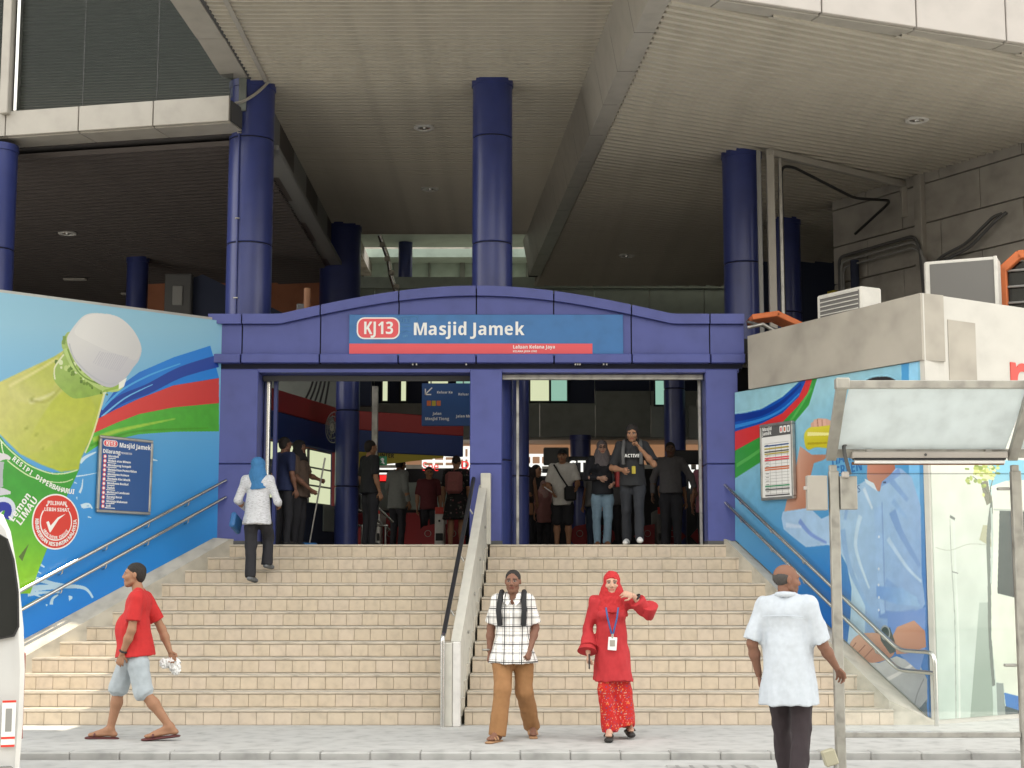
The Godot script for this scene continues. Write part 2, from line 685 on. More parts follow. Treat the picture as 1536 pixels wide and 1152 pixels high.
func divider() -> void:
	var d := thing("stair_divider", "white sloping divider wall between the two flights of steps", "wall", Vector3(-0.60, 0, -16.55), -atan(0.066))
	# local z runs up the stairs as negative z
	var lo := 0.72
	var poly := PackedVector2Array([Vector2(0.0, 0.0), Vector2(0.0, RISE + lo), Vector2(-3.3, TOP + lo), Vector2(-3.42, TOP + lo + 0.06), Vector2(-3.42, 1.9), Vector2(-3.0, 0.0)])
	var t := Transform3D(Basis(Vector3(0, 0, 1), Vector3.UP, Vector3(-1, 0, 0)), Vector3.ZERO)
	var b := MB.new()
	b.prism(poly, -0.055, 0.05, t)
	put("panel_wall", b.mesh(), M.cream_wall, d)
	# stepped skirting on the right side
	var sk := MB.new()
	for i in 12:
		sk.box(Vector3(0.058, TOP - RISE * i - 0.02 + 0.04, -3.35 + TREAD * i - 0.15), Vector3(0.02, RISE + 0.02, TREAD), 0.004)
	put("skirting", sk.mesh(), M.stringer, d)
	put("newel", box_mesh(Vector3(-0.065, 0.435, 0.09), Vector3(0.085, 0.87, 0.11), 0.008), M.cream_wall, d)
	put("newel", box_mesh(Vector3(0.022, 0.44, 0.085), Vector3(0.08, 0.88, 0.10), 0.008), M.white_paint, d)
	put("newel", box_mesh(Vector3(0.04, TOP + 0.46, -3.36), Vector3(0.13, 0.92, 0.10), 0.008), M.cream_wall, d)
	for i in 4:
		put("fixing", tube_mesh([Vector3(0.058, 0.95 + 0.41 * i, -0.75 - 0.75 * i), Vector3(0.075, 0.95 + 0.41 * i, -0.75 - 0.75 * i)], 0.018, 10), M.dull_steel, d)
	var h := thing("divider_handrail", "black handrail with steel post on the divider between the flights", "handrail", Vector3(-0.60, 0, -16.55), -atan(0.066))
	var slope := (TOP - RISE) / 3.3
	put("grip", tube_mesh([Vector3(-0.12, 0.95, 0.1), Vector3(-0.12, 0.95 + slope * 3.42, -3.36)], 0.026, 12), M.rubber, h)
	var post := rounded([Vector3(-0.12, 0.0, 0.18), Vector3(-0.12, 0.93, 0.18), Vector3(-0.12, 0.97, 0.06)], 0.05)
	put("post", tube_mesh(post, 0.024, 12), M.steel, h)
	for i in 3:
		var z := -0.5 - 1.1 * i
		put("bracket", tube_mesh([Vector3(-0.12, 0.94 - slope * z, z), Vector3(-0.07, 0.86 - slope * z, z)], 0.010, 8), M.dull_steel, h)


# ---------------------------------------------------------------- blue portal
func arch(x: float) -> float:
	var k := (x + 0.47) / 2.58
	if absf(k) >= 1.0:
		return 4.985
	return 4.985 + 0.375 * cos(k * PI * 0.5)


func portal() -> void:
	var p := thing("entrance_portal", "blue panelled entrance portal with arched top and three pillars", "portal")
	var zf := -19.95
	var edges := [-4.0, -3.55, -2.52, -1.49, -0.47, 0.55, 1.57, 2.6, 3.06]
	for k in 3:
		var pil: Array = [[-3.90, -3.33], [-0.55, -0.13], [2.54, 2.96]][k]
		var w: float = pil[1] - pil[0]
		var cx: float = (pil[0] + pil[1]) * 0.5
		var pl := put("pillar", box_mesh(Vector3(cx, 3.1, zf - 0.25), Vector3(w - 0.03, 2.3, 0.44)), M.joint, p)
		put("pillar_panel", box_mesh(Vector3(cx, 2.49, zf - 0.25), Vector3(w, 1.04, 0.5), 0.01), M.blue, pl)
		put("pillar_panel", box_mesh(Vector3(cx, 3.64, zf - 0.25), Vector3(w, 1.24, 0.5), 0.01), M.blue, pl)
		put("skirting", box_mesh(Vector3(cx, 1.995, zf - 0.25), Vector3(w + 0.01, 0.05, 0.51), 0.006), M.grey_dark, pl)
	# the beam behind the panels
	var body := PackedVector2Array([Vector2(-3.97, 4.27), Vector2(3.03, 4.27)])
	for i in 41:
		var x := 3.03 - 7.0 * i / 40.0
		body.append(Vector2(x, arch(x) - 0.02))
	put("beam", prism_mesh(Array(body), zf - 0.55, zf - 0.035), M.joint, p)
	for i in 8:
		var a: float = edges[i] + 0.009
		var e: float = edges[i + 1] - 0.009
		var poly := PackedVector2Array([Vector2(a, 4.455), Vector2(e, 4.455)])
		var top := PackedVector2Array()
		var cor := PackedVector2Array()
		for s in 11:
			var x := lerpf(e, a, s / 10.0)
			poly.append(Vector2(x, arch(x) - 0.135))
			top.append(Vector2(x, arch(x)))
			cor.append(Vector2(x, arch(x) - 0.13))
		cor.reverse()
		var b := MB.new()
		b.prism(poly, zf - 0.03, zf, Transform3D())
		put("frieze_panel", b.mesh(), M.blue, p)
		var c := MB.new()
		top.append_array(cor)
		c.prism(top, zf - 0.62, zf + 0.075, Transform3D())
		put("top_cornice", c.mesh(), M.blue, p)
		put("lower_cornice", box_mesh(Vector3((a + e) * 0.5, 4.392, zf - 0.05), Vector3(e - a, 0.118, 0.30), 0.008), M.blue, p)
	put("soffit", box_mesh(Vector3(-0.47, 4.245, zf - 0.26), Vector3(6.9, 0.045, 0.46)), M.blue, p)
	# tops of the two door openings
	put("door_head", box_mesh(Vector3(1.2, 4.18, zf - 0.22), Vector3(2.66, 0.07, 0.06), 0.005), M.dull_steel, p)
	put("door_head", box_mesh(Vector3(-1.94, 4.18, zf - 0.35), Vector3(2.76, 0.07, 0.06), 0.005), M.grey_dark, p)
	put("door_jamb", tube_mesh([Vector3(-3.27, 1.98, zf - 0.45), Vector3(-3.27, 4.2, zf - 0.45)], 0.05, 12), M.steel, p)
	put("door_jamb", box_mesh(Vector3(-3.17, 3.1, zf - 0.52), Vector3(0.05, 2.25, 0.1), 0.005), M.blue_column, p)
	put("door_jamb", box_mesh(Vector3(0.075, 3.1, zf - 0.46), Vector3(0.04, 2.25, 0.06), 0.005), M.dull_steel, p)
	put("door_jamb", box_mesh(Vector3(2.50, 3.1, zf - 0.4), Vector3(0.04, 2.25, 0.06), 0.005), M.dull_steel, p)
	put("bolt_row", bolts(), M.dull_steel, p)
	station_sign(zf)


func bolts() -> ArrayMesh:
	var b := MB.new()
	for x in [0.83, 0.86, 0.89, -1.3, -1.25, -0.6, 1.2, 1.24]:
		b.box(Vector3(x, 4.318, -19.9), Vector3(0.022, 0.03, 0.03), 0.004)
	return b.mesh()


func station_sign(zf: float) -> void:
	var s := thing("station_sign", "long blue station name sign with a red line strip above the doors", "sign", Vector3(-2.14, 4.43, zf))
	put("board", box_mesh(Vector3(1.8, 0.275, 0.02), Vector3(3.6, 0.55, 0.036), 0.004), M.sign_blue, s)
	put("line_strip", box_mesh(Vector3(1.60, 0.095, 0.040), Vector3(3.19, 0.135, 0.006)), M.sign_red, s)
	# white ringed red lozenge with the station code
	put("code_ring", prism_mesh(lozenge(0.10, 0.665, 0.222, 0.512, 0.10), 0.037, 0.041), M.letter, s)
	put("code_field", prism_mesh(lozenge(0.118, 0.647, 0.240, 0.494, 0.085), 0.040, 0.044), M.sign_red, s)
	var code := put("lettering", text_mesh("KJ13", 0.165, true, 0.004, true), M.letter, s)
	code.position = Vector3(0.383, 0.368, 0.046)
	code.scale = Vector3(0.86, 1, 1)
	var nm := put("lettering", text_mesh("Masjid Jamek", 0.165, true), M.letter, s)
	nm.position = Vector3(0.83, 0.355, 0.041)
	nm.scale = Vector3(0.99, 1, 1)
	var l1 := put("lettering", text_mesh("Laluan Kelana Jaya", 0.044, true), M.letter, s)
	l1.position = Vector3(2.15, 0.118, 0.045)
	var l2 := put("lettering", text_mesh("KELANA JAYA LINE", 0.026, true), M.letter, s)
	l2.position = Vector3(2.15, 0.060, 0.045)
	# outline drawing of a train, and the small letters under it
	var b := MB.new()
	for path in [[Vector3(0.64, 0.52, 0.042), Vector3(0.90, 0.52, 0.042), Vector3(0.90, 0.205, 0.042), Vector3(0.60, 0.205, 0.042), Vector3(0.585, 0.225, 0.042)],
			[Vector3(0.675, 0.44, 0.042), Vector3(0.69, 0.50, 0.042), Vector3(0.79, 0.50, 0.042), Vector3(0.80, 0.44, 0.042), Vector3(0.675, 0.44, 0.042)],
			[Vector3(0.67, 0.39, 0.042), Vector3(0.805, 0.39, 0.042)], [Vector3(0.67, 0.31, 0.042), Vector3(0.74, 0.335, 0.042), Vector3(0.805, 0.31, 0.042)],
			[Vector3(0.715, 0.50, 0.042), Vector3(0.715, 0.45, 0.042)], [Vector3(0.76, 0.50, 0.042), Vector3(0.76, 0.45, 0.042)]]:
		b.tube(PackedVector3Array(path), 0.0035, 4)
	b.add_mesh(text_mesh("LRT", 0.028, true, 0.003, true), Transform3D(Basis(), Vector3(0.738, 0.262, 0.041)))
	put("train_emblem", b.mesh(), M.line_light, s)


func lozenge(x0: float, x1: float, y0: float, y1: float, r: float) -> Array:
	var out := []
	for c in [[x1 - r, y1 - r, 0.0], [x0 + r, y1 - r, 90.0], [x0 + r, y0 + r, 180.0], [x1 - r, y0 + r, 270.0]]:
		for i in 7:
			var a := deg_to_rad(c[2] + 15.0 * i)
			out.append(Vector2(c[0] + cos(a) * r, c[1] + sin(a) * r))
	return out


# ---------------------------------------------------------------- walls beside the stairs
func left_frame() -> Transform3D:
	return frame_at(Vector3(-3.82, 0, -19.95), Vector3(0.78, 0, -1))


func right_frame() -> Transform3D:
	return frame_at(Vector3(2.89, 0, -19.95), Vector3(0.5, 0, 1))


func front_frame() -> Transform3D:
	return frame_at(Vector3(4.53, 0, -16.67), Vector3(1.44, 0, -0.96))


func side_walls() -> void:
	var lf := left_frame()
	var b := MB.new()
	b.prism(PackedVector2Array([Vector2(0.0, 0), Vector2(0.0, 4.90), Vector2(-4.6, 4.76), Vector2(-4.6, 0)]), -0.32, -0.05, lf)
	var w := put("side_wall", b.mesh(), M.plaster)
	tag(w, "plain wall behind the drink poster left of the stairs", "wall")
	var c := MB.new()
	c.prism(PackedVector2Array([Vector2(0.02, 4.905), Vector2(0.02, 4.94), Vector2(-4.62, 4.80), Vector2(-4.62, 4.765)]), -0.34, -0.045, lf)
	put("coping", c.mesh(), M.panel_white, w)
	# the plastered block right of the stairs: a splayed side and a street front
	var rf := right_frame()
	var ff := front_frame()
	var blk := thing("plaster_block", "cream plastered block with a sharp corner carrying the air conditioners", "building")
	var s := MB.new()
	s.prism(PackedVector2Array([Vector2(0.40, 3.95), Vector2(0.40, 4.64), Vector2(3.665, 4.67), Vector2(3.665, 3.925)]), -0.30, 0.03, rf)
	put("upper_side_wall", s.mesh(), M.plaster, blk)
	var s2 := MB.new()
	s2.prism(PackedVector2Array([Vector2(-0.1, 0), Vector2(-0.1, 3.949), Vector2(3.64, 3.924), Vector2(3.64, 0)]), -0.30, -0.04, rf)
	put("side_wall", s2.mesh(), M.white_wall, blk)
	var f := MB.new()
	f.prism(PackedVector2Array([Vector2(0.0, 0), Vector2(0.0, 4.67), Vector2(6.5, 4.67), Vector2(6.5, 0)]), -0.07, 0.0, ff)
	put("front_wall", f.mesh(), M.white_wall, blk)
	var r := MB.new()
	r.prism(PackedVector2Array([Vector2(3.15, 19.5), Vector2(4.5, 16.95), Vector2(9.5, 20.2), Vector2(9.5, 26.0), Vector2(3.15, 26.0)]), 4.40, 4.54, Transform3D(Basis(Vector3(1, 0, 0), Vector3(0, 0, -1), Vector3(0, 1, 0)), Vector3.ZERO))
	put("roof_slab", r.mesh(), M.concrete, blk)
	# stained panel where something was taken off the front
	put("repair_patch", box_mesh(Vector3(0.62, 4.05, 0.004), Vector3(0.46, 0.72, 0.006)), M.plaster, blk, ff)
	var txt := put("lettering", text_mesh("ra", 0.56, true, 0.01), M.badge_red, blk, ff * Transform3D(Basis(), Vector3(1.36, 3.84, 0.006)))
	txt.name = "lettering"


# ---------------------------------------------------------------- canopy
const C1 := 8.36
const C2 := 7.72


func beam_x(z: float) -> float:
	return 1.20 + 0.072 * (z + 17.5)


# hollow-backed slats of one ceiling field, laid along u, clipped to a plan outline (x, z)
func slat_field(outline: PackedVector2Array, u: Vector2, y: float, pitch: float) -> ArrayMesh:
	var b := MB.new()
	u = u.normalized()
	var w := Vector2(-u.y, u.x)   # turns towards the camera for u along +x
	if w.y < 0.0:
		w = -w
	var lo := 1e9
	var hi := -1e9
	for p in outline:
		lo = minf(lo, p.dot(w))
		hi = maxf(hi, p.dot(w))
	var k := lo + pitch * 0.5
	while k < hi:
		var line := PackedVector2Array([w * k - u * 80.0, w * k + u * 80.0])
		for seg in Geometry2D.intersect_polyline_with_polygon(line, outline):
			var a: Vector2 = seg[0]
			var e: Vector2 = seg[seg.size() - 1]
			var l := a.distance_to(e)
			if l < 0.05:
				continue
			var mid := (a + e) * 0.5
			var bs := Basis(Vector3(u.x, 0, u.y), Vector3.UP, Vector3(u.x, 0, u.y).cross(Vector3.UP))
			var c := Vector3(mid.x, y, mid.y)
			b.box(c + Vector3(0, 0.008, 0), Vector3(l, 0.016, pitch * 0.76), 0.0, bs)
			b.box(c + bs * Vector3(0, 0.022, pitch * 0.37), Vector3(l, 0.045, 0.012), 0.0, bs)
			b.box(c + bs * Vector3(0, 0.022, -pitch * 0.37), Vector3(l, 0.045, 0.012), 0.0, bs)
			b.box(c + bs * Vector3(0, -0.012, pitch * 0.33), Vector3(l, 0.026, 0.014), 0.0, bs)
		k += pitch
	return b.mesh()


func stuff(o: Node) -> Node:
	o.set_meta("kind", "stuff")
	return o


func plate(outline: Array, y0: float, y1: float) -> ArrayMesh:
	var b := MB.new()
	var poly := PackedVector2Array()
	for p in outline:
		poly.append(Vector2(p.x, -p.y))
	b.prism(poly, y0, y1, Transform3D(Basis(Vector3(1, 0, 0), Vector3(0, 0, -1), Vector3(0, 1, 0)), Vector3.ZERO))
	return b.mesh()


func edge_z(x: float) -> float:   # street edge of the canopy in plan
	return -15.86 - 0.39 * (x - 2.34)


func canopy() -> void:
	var c := thing("canopy", "large cream slatted canopy with a diagonal beam over the entrance", "canopy")
	# field over the stairs
	var o1 := [Vector2(-3.72, edge_z(-3.72) - 0.25), Vector2(beam_x(-15.0), edge_z(1.3) - 0.25), Vector2(beam_x(-30.2), -30.2), Vector2(-3.50, -30.2), Vector2(-3.60, -20.2)]
	stuff(put("ceiling_slats", slat_field(PackedVector2Array(o1), Vector2(1, 0), C1, 0.14), M.slat, c))
	put("ceiling_backing", plate(o1, C1 + 0.10, C1 + 0.30), M.slat_back, c)
	# left edge trim: panels, each a metre and a half long
	for i in 3:
		var z0 := -14.1 - 1.55 * i - 0.01 * i
		var za := z0 - 1.54
		put("edge_panel", plate([Vector2(-4.16 + 0.035 * (-14.1 - z0), z0), Vector2(-3.82 + 0.035 * (-14.1 - z0), z0), Vector2(-3.82 + 0.035 * (-14.1 - za), za), Vector2(-4.16 + 0.035 * (-14.1 - za), za)], C1 - 0.03, C1 + 0.5), M.panel, c)
	put("edge_panel", plate([Vector2(-3.99, -18.78), Vector2(-3.65, -18.78), Vector2(-3.62, -20.3), Vector2(-3.97, -20.3)], C1 - 0.03, C1 + 0.5), M.panel, c)
	put("trim_strip", plate([Vector2(-3.42, -14.1), Vector2(-3.36, -14.1), Vector2(-3.36, -20.6), Vector2(-3.42, -20.6)], C1 - 0.035, C1 - 0.005), M.panel, c)
	put("trim_strip", plate([Vector2(-3.80, -14.1), Vector2(-3.74, -14.1), Vector2(-3.58, -20.6), Vector2(-3.64, -20.6)], C1 - 0.012, C1 + 0.03), M.grey_dark, c)
	# downstand behind the left column, in panels
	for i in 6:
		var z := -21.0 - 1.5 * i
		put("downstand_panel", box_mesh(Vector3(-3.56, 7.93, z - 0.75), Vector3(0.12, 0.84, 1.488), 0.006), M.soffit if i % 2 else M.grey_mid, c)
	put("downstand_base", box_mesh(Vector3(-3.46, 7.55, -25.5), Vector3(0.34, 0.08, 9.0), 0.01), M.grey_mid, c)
	# the diagonal beam between the two fields, clad in plates
	var prof := [Vector2(0.0, C1 + 0.05), Vector2(0.13, 7.68), Vector2(0.36, 7.68), Vector2(0.36, C1 + 0.05)]
	var i := 0
	var z := edge_z(1.3) - 0.05
	var lens := [1.25, 1.35, 1.35, 1.4, 1.4, 1.5, 1.6, 1.7, 1.9, 2.1]
	for l in lens:
		var za: float = z
		var zb: float = maxf(z - l, -31.5)
		var b := MB.new()
		var taper := 1.0
		for k in 4:
			var p: Vector2 = prof[k]
			var q: Vector2 = prof[(k + 1) % 4]
			var e := q - p
			var out := Vector3(e.y, -e.x, 0)
			b.quad(Vector3(beam_x(za - 0.006) + p.x, p.y, za - 0.006), Vector3(beam_x(za - 0.006) + q.x, q.y, za - 0.006), Vector3(beam_x(zb + 0.006) + q.x, q.y, zb + 0.006), Vector3(beam_x(zb + 0.006) + p.x, p.y, zb + 0.006), out)
		put("beam_plate", b.mesh(), M.panel, c)
		z = zb
		i += 1
	put("beam_core", plate([Vector2(beam_x(-15.5) + 0.14, -15.55), Vector2(beam_x(-15.5) + 0.33, -15.55), Vector2(beam_x(-31.4) + 0.33, -31.4), Vector2(beam_x(-31.4) + 0.14, -31.4)], 7.72, C1), M.dark, c)
	# the lower field over the right doorway
	var o2 := [Vector2(beam_x(-15.6) + 0.36, edge_z(1.7) - 0.28), Vector2(9.5, edge_z(9.5) - 0.28), Vector2(9.5, -32.4), Vector2(beam_x(-32.4) + 0.36, -32.4)]
	stuff(put("ceiling_slats", slat_field(PackedVector2Array(o2), Vector2(1, -0.5), C2, 0.155), M.slat, c))
	put("ceiling_backing", plate(o2, C2 + 0.10, C2 + 0.30), M.slat_back, c)
	# street fascia of big pale plates with a soffit lip
	var x := -5.9
	while x < 9.4:
		var xe := x + 1.165
		var pa := Vector3(x, C2 + 0.02, edge_z(x))
		var pe := Vector3(xe, C2 + 0.02, edge_z(xe))
		var t := frame_at(pa, pe - pa)
		var l := pa.distance_to(pe)
		var y0 := 0.0 if x > 1.0 else C1 - C2 - 0.02
		put("fascia_panel", box_mesh(Vector3(l * 0.5, y0 + 1.1, -0.03), Vector3(l - 0.018, 2.2, 0.06), 0.008), M.panel_white, c, t)
		put("soffit_panel", box_mesh(Vector3(l * 0.5, y0 - 0.005, -0.17), Vector3(l - 0.018, 0.03, 0.22), 0.004), M.panel, c, t)
		x = xe
	put("fascia_frame", frame_plate(Vector3(-5.9, C2 + 0.3, edge_z(-5.9) - 0.1), Vector3(9.4, C2 + 0.3, edge_z(9.4) - 0.1), 1.0), M.dark, c)
	# unseen wing left of the stairs, placed to shade the pavement there
	put("left_wing", plate([Vector2(-12.0, edge_z(-12.0) - 0.1), Vector2(-4.2, edge_z(-4.2) - 0.1), Vector2(-4.15, -16.95), Vector2(-12.0, -16.95)], C1, C1 + 0.4), M.panel, c)
	# unseen deck, placed to shade the steps and pavement; then the upper storeys
	var vd := thing("viaduct", "concrete rail viaduct passing high over the street in front of the canopy", "viaduct")
	put("deck", box_mesh(Vector3(11.7, 30.0, -17.2), Vector3(28.6, 1.2, 6.6), 0.1), M.concrete, vd)
	put("deck", box_mesh(Vector3(-10.3, 30.0, -16.45), Vector3(15.38, 1.2, 5.1), 0.1), M.concrete, vd)
	put("parapet", box_mesh(Vector3(4.0, 31.1, -14.0), Vector3(44.0, 1.2, 0.2), 0.03), M.concrete, vd)
	put("parapet", box_mesh(Vector3(4.0, 31.1, -18.8), Vector3(44.0, 1.2, 0.2), 0.03), M.concrete, vd)
	put("upper_wall", box_mesh(Vector3(2.5, 12.5, -26.0), Vector3(13.0, 6.0, 6.0)), M.panel, c)
	downlights()


func frame_plate(a: Vector3, e: Vector3, h: float) -> ArrayMesh:
	var t := frame_at(a, e - a)
	return box_mesh(t * Vector3(a.distance_to(e) * 0.5, h * 0.5, -0.05), Vector3(a.distance_to(e), h, 0.06), 0.0, t.basis)


func downlights() -> void:
	var spots := [[-1.34, C1, -22.72, "nearer round downlight in the slatted ceiling beside the middle column"], [-1.45, C1, -26.47, "farther round downlight in the slatted ceiling beside the middle column"],
		[5.49, C2, -20.2, "round downlight in the right slatted ceiling near the concrete wall"], [2.22, C2, -29.14, "round downlight in the dark far end of the right ceiling"],
		[-7.75, 7.5, -26.2, "round downlight in the dark soffit near the far left column"]]
	for s in spots:
		var d := thing("downlight", s[3], "ceiling light", Vector3(s[0], s[1], s[2]), 0.0, "round downlights in the ceilings")
		var b := MB.new()
		b.lathe(Vector3.ZERO, PackedVector2Array([Vector2(0.10, 0.0), Vector2(0.155, -0.004), Vector2(0.16, -0.022), Vector2(0.15, -0.034), Vector2(0.115, -0.036), Vector2(0.10, -0.02)]), 24)
		put("trim_ring", b.mesh(), M.white_paint, d)
		var e := MB.new()
		e.lathe(Vector3.ZERO, PackedVector2Array([Vector2(0.105, -0.022), Vector2(0.07, -0.016), Vector2(0.05, -0.006), Vector2(0.0, -0.004)]), 20)
		e.lathe(Vector3.ZERO, PackedVector2Array([Vector2(0.0, -0.05), Vector2(0.03, -0.042), Vector2(0.036, -0.02), Vector2(0.03, 0.0)]), 14)
		put("reflector", e.mesh(), M.steel, d)


# ---------------------------------------------------------------- columns, footbridge
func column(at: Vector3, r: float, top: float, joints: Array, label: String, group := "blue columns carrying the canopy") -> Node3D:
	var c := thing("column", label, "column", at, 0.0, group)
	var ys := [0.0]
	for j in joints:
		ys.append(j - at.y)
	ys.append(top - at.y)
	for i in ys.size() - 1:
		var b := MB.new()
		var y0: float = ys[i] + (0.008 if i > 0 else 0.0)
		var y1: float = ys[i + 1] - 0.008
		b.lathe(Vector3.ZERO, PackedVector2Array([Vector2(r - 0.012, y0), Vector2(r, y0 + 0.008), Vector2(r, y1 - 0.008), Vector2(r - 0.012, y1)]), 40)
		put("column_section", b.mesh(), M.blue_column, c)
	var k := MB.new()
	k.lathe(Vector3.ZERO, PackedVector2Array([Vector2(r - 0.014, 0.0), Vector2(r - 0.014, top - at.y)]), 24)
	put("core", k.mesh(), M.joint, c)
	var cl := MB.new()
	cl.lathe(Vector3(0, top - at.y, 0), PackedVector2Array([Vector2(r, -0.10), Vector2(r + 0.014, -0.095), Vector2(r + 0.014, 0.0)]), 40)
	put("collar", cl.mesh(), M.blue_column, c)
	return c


func columns_and_bridge() -> void:
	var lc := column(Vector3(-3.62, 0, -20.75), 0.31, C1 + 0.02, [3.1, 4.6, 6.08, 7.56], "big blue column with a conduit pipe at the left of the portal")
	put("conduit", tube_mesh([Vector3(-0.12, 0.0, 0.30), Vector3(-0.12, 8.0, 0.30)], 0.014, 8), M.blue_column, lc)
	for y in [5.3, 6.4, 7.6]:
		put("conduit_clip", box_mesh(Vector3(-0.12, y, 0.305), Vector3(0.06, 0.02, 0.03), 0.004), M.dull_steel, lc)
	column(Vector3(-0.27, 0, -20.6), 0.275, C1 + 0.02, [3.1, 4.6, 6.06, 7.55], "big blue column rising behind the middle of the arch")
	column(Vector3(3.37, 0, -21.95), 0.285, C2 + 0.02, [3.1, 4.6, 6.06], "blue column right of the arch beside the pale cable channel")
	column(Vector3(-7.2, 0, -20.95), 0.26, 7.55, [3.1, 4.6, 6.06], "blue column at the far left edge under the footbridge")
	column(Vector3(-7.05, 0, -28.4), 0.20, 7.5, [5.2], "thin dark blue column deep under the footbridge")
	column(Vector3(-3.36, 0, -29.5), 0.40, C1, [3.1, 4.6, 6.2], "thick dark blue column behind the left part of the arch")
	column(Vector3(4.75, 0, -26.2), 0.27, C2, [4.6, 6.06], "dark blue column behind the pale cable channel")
	# low end of the footbridge: fascia plates, deck soffit and glass above
	var br := thing("footbridge", "glazed footbridge with cream fascia at upper left beside the big column", "footbridge")
	var a := Vector3(-3.80, 7.64, -20.02)
	var e := Vector3(-11.5, 7.64, -21.75)
	var t := frame_at(e, a - e)
	var l := a.distance_to(e)
	var n := 7
	for i in n:
		var x0 := l - (i + 1) * 1.112
		put("fascia_panel", box_mesh(Vector3(x0 + 0.556, 0.175, -0.02), Vector3(1.098, 0.35, 0.05), 0.006), M.panel, br, t)
		put("soffit_panel", box_mesh(Vector3(x0 + 0.556, -0.005, -0.30), Vector3(1.098, 0.03, 0.50), 0.004), M.panel, br, t)
		put("glass_pane", box_mesh(Vector3(x0 + 0.556, 1.9, -0.10), Vector3(1.108, 3.1, 0.012)), M.pane, br, t)
		put("glass_joint", box_mesh(Vector3(x0, 1.9, -0.10), Vector3(0.006, 3.1, 0.016)), M.grey_dark, br, t)
	put("deck_edge", box_mesh(Vector3(l * 0.5, 0.16, -0.32), Vector3(l, 0.28, 0.5)), M.grey_dark, br, t)
	put("corner_post", box_mesh(Vector3(l - 3.33, 2.0, 0.02), Vector3(0.13, 3.4, 0.14), 0.01), M.panel, br, t)
	put("corner_post", box_mesh(Vector3(l - 3.20, 2.0, -0.04), Vector3(0.05, 3.3, 0.10), 0.008), M.steel, br, t)
	# soffit under the deck
	var o := [Vector2(-14.0, -22.84), Vector2(-3.6, -20.5), Vector2(-3.6, -34.5), Vector2(-14.0, -34.5)]
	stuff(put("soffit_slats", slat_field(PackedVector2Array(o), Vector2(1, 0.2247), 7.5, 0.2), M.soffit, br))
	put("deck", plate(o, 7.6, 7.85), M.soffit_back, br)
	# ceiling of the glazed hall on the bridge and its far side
	var o3 := [Vector2(-14.0, -21.2), Vector2(-3.75, -18.9), Vector2(-3.75, -30.2), Vector2(-14.0, -31.5)]  # front eave, out of view, reaches forward to shade the upper steps
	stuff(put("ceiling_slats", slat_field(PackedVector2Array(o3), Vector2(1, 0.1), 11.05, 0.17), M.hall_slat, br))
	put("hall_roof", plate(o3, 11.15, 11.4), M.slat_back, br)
	for i in 6:
		put("far_mullion", box_mesh(Vector3(-4.2 - 1.5 * i, 9.4, -30.4 - 0.2 * i), Vector3(0.1, 3.4, 0.12), 0.01), M.panel, br)
	for i in 3:
		put("ceiling_lamp", box_mesh(Vector3(-4.55 - 0.6 * i, 8.75 + 0.02 * i, -27.5 - 0.4 * i), Vector3(0.26, 0.05, 0.12), 0.01), M.tube_glow, br)
	put("end_wall", box_mesh(Vector3(-3.7, 9.6, -25.4), Vector3(0.1, 3.4, 10.0)), M.grey_panel, br)
	# hanging white cable at the column head
	var w := []
	for i in 13:
		var k := i / 12.0
		w.append(Vector3(lerpf(-3.80, -3.36, k), 8.0 + 0.33 * k * k + 0.02 * k, -20.40 + 0.05 * sin(k * PI) - 0.12 * k))
	tag(put("cable", tube_mesh(w, 0.022, 8), M.panel), "white cable curving over the head of the left blue column", "cable")
	# things standing behind the left wall, under the soffit
	var wall := put("back_wall", box_mesh(Vector3(-5.4, 5.4, -31.0), Vector3(4.2, 4.3, 0.2)), M.terracotta)  # orange colour stands in for sunlight bounced up under the footbridge
	tag(wall, "rust coloured wall glowing behind the left columns", "wall")
	var vs := thing("sloping_stair_side", "dark sloping stair enclosure behind the left poster wall", "stair", Vector3(-5.7, 5.55, -27.0))
	put("side_panel", prism_mesh([Vector2(0.0, 0.0), Vector2(0.0, 1.3), Vector2(0.16, 1.36), Vector2(3.2, -0.1), Vector2(3.2, -1.0), Vector2(0, -1.0)], -0.2, 0.0), M.dark_blue_wall, vs)
	put("end_panel", box_mesh(Vector3(-0.24, 0.2, 0.0), Vector3(0.48, 2.3, 0.3), 0.02), M.grey_dark, vs)
	put("vent", box_mesh(Vector3(-0.24, 0.95, 0.16), Vector3(0.18, 0.35, 0.04), 0.01), M.grey_mid, vs)
	tag(put("back_wall", box_mesh(Vector3(-11.5, 4.5, -38.0), Vector3(9.0, 7.0, 0.2)), M.green_panel), "pale green wall far back under the footbridge at left", "wall")
	for i in 2:
		var lamp := put("tube_lamp", box_mesh(Vector3(-8.75 + 0.75 * i, 7.44, -30.2 - 1.6 * i), Vector3(0.45, 0.04, 0.12), 0.01), M.panel_white)
		tag(lamp, ["long pale batten lamp on the dark soffit above the drink poster", "shorter batten lamp on the dark soffit farther back above the drink poster"][i], "ceiling light")
	# camera and small spotlight on the arch
	var sl := thing("floodlight", "small dark spotlight standing behind the left shoulder of the arch", "spotlight", Vector3(-2.78, 4.98, -20.3))
	put("post", tube_mesh([Vector3(0, 0, 0), Vector3(0, 0.14, 0)], 0.02, 8), M.grey_dark, sl)
	put("lamp_body", tube_mesh([Vector3(0.03, 0.1, 0), Vector3(0.03, 0.42, 0.02)], 0.045, 12), M.brown_leather, sl)
	put("bracket", box_mesh(Vector3(-0.04, 0.16, 0), Vector3(0.14, 0.1, 0.05), 0.01), M.grey_dark, sl)


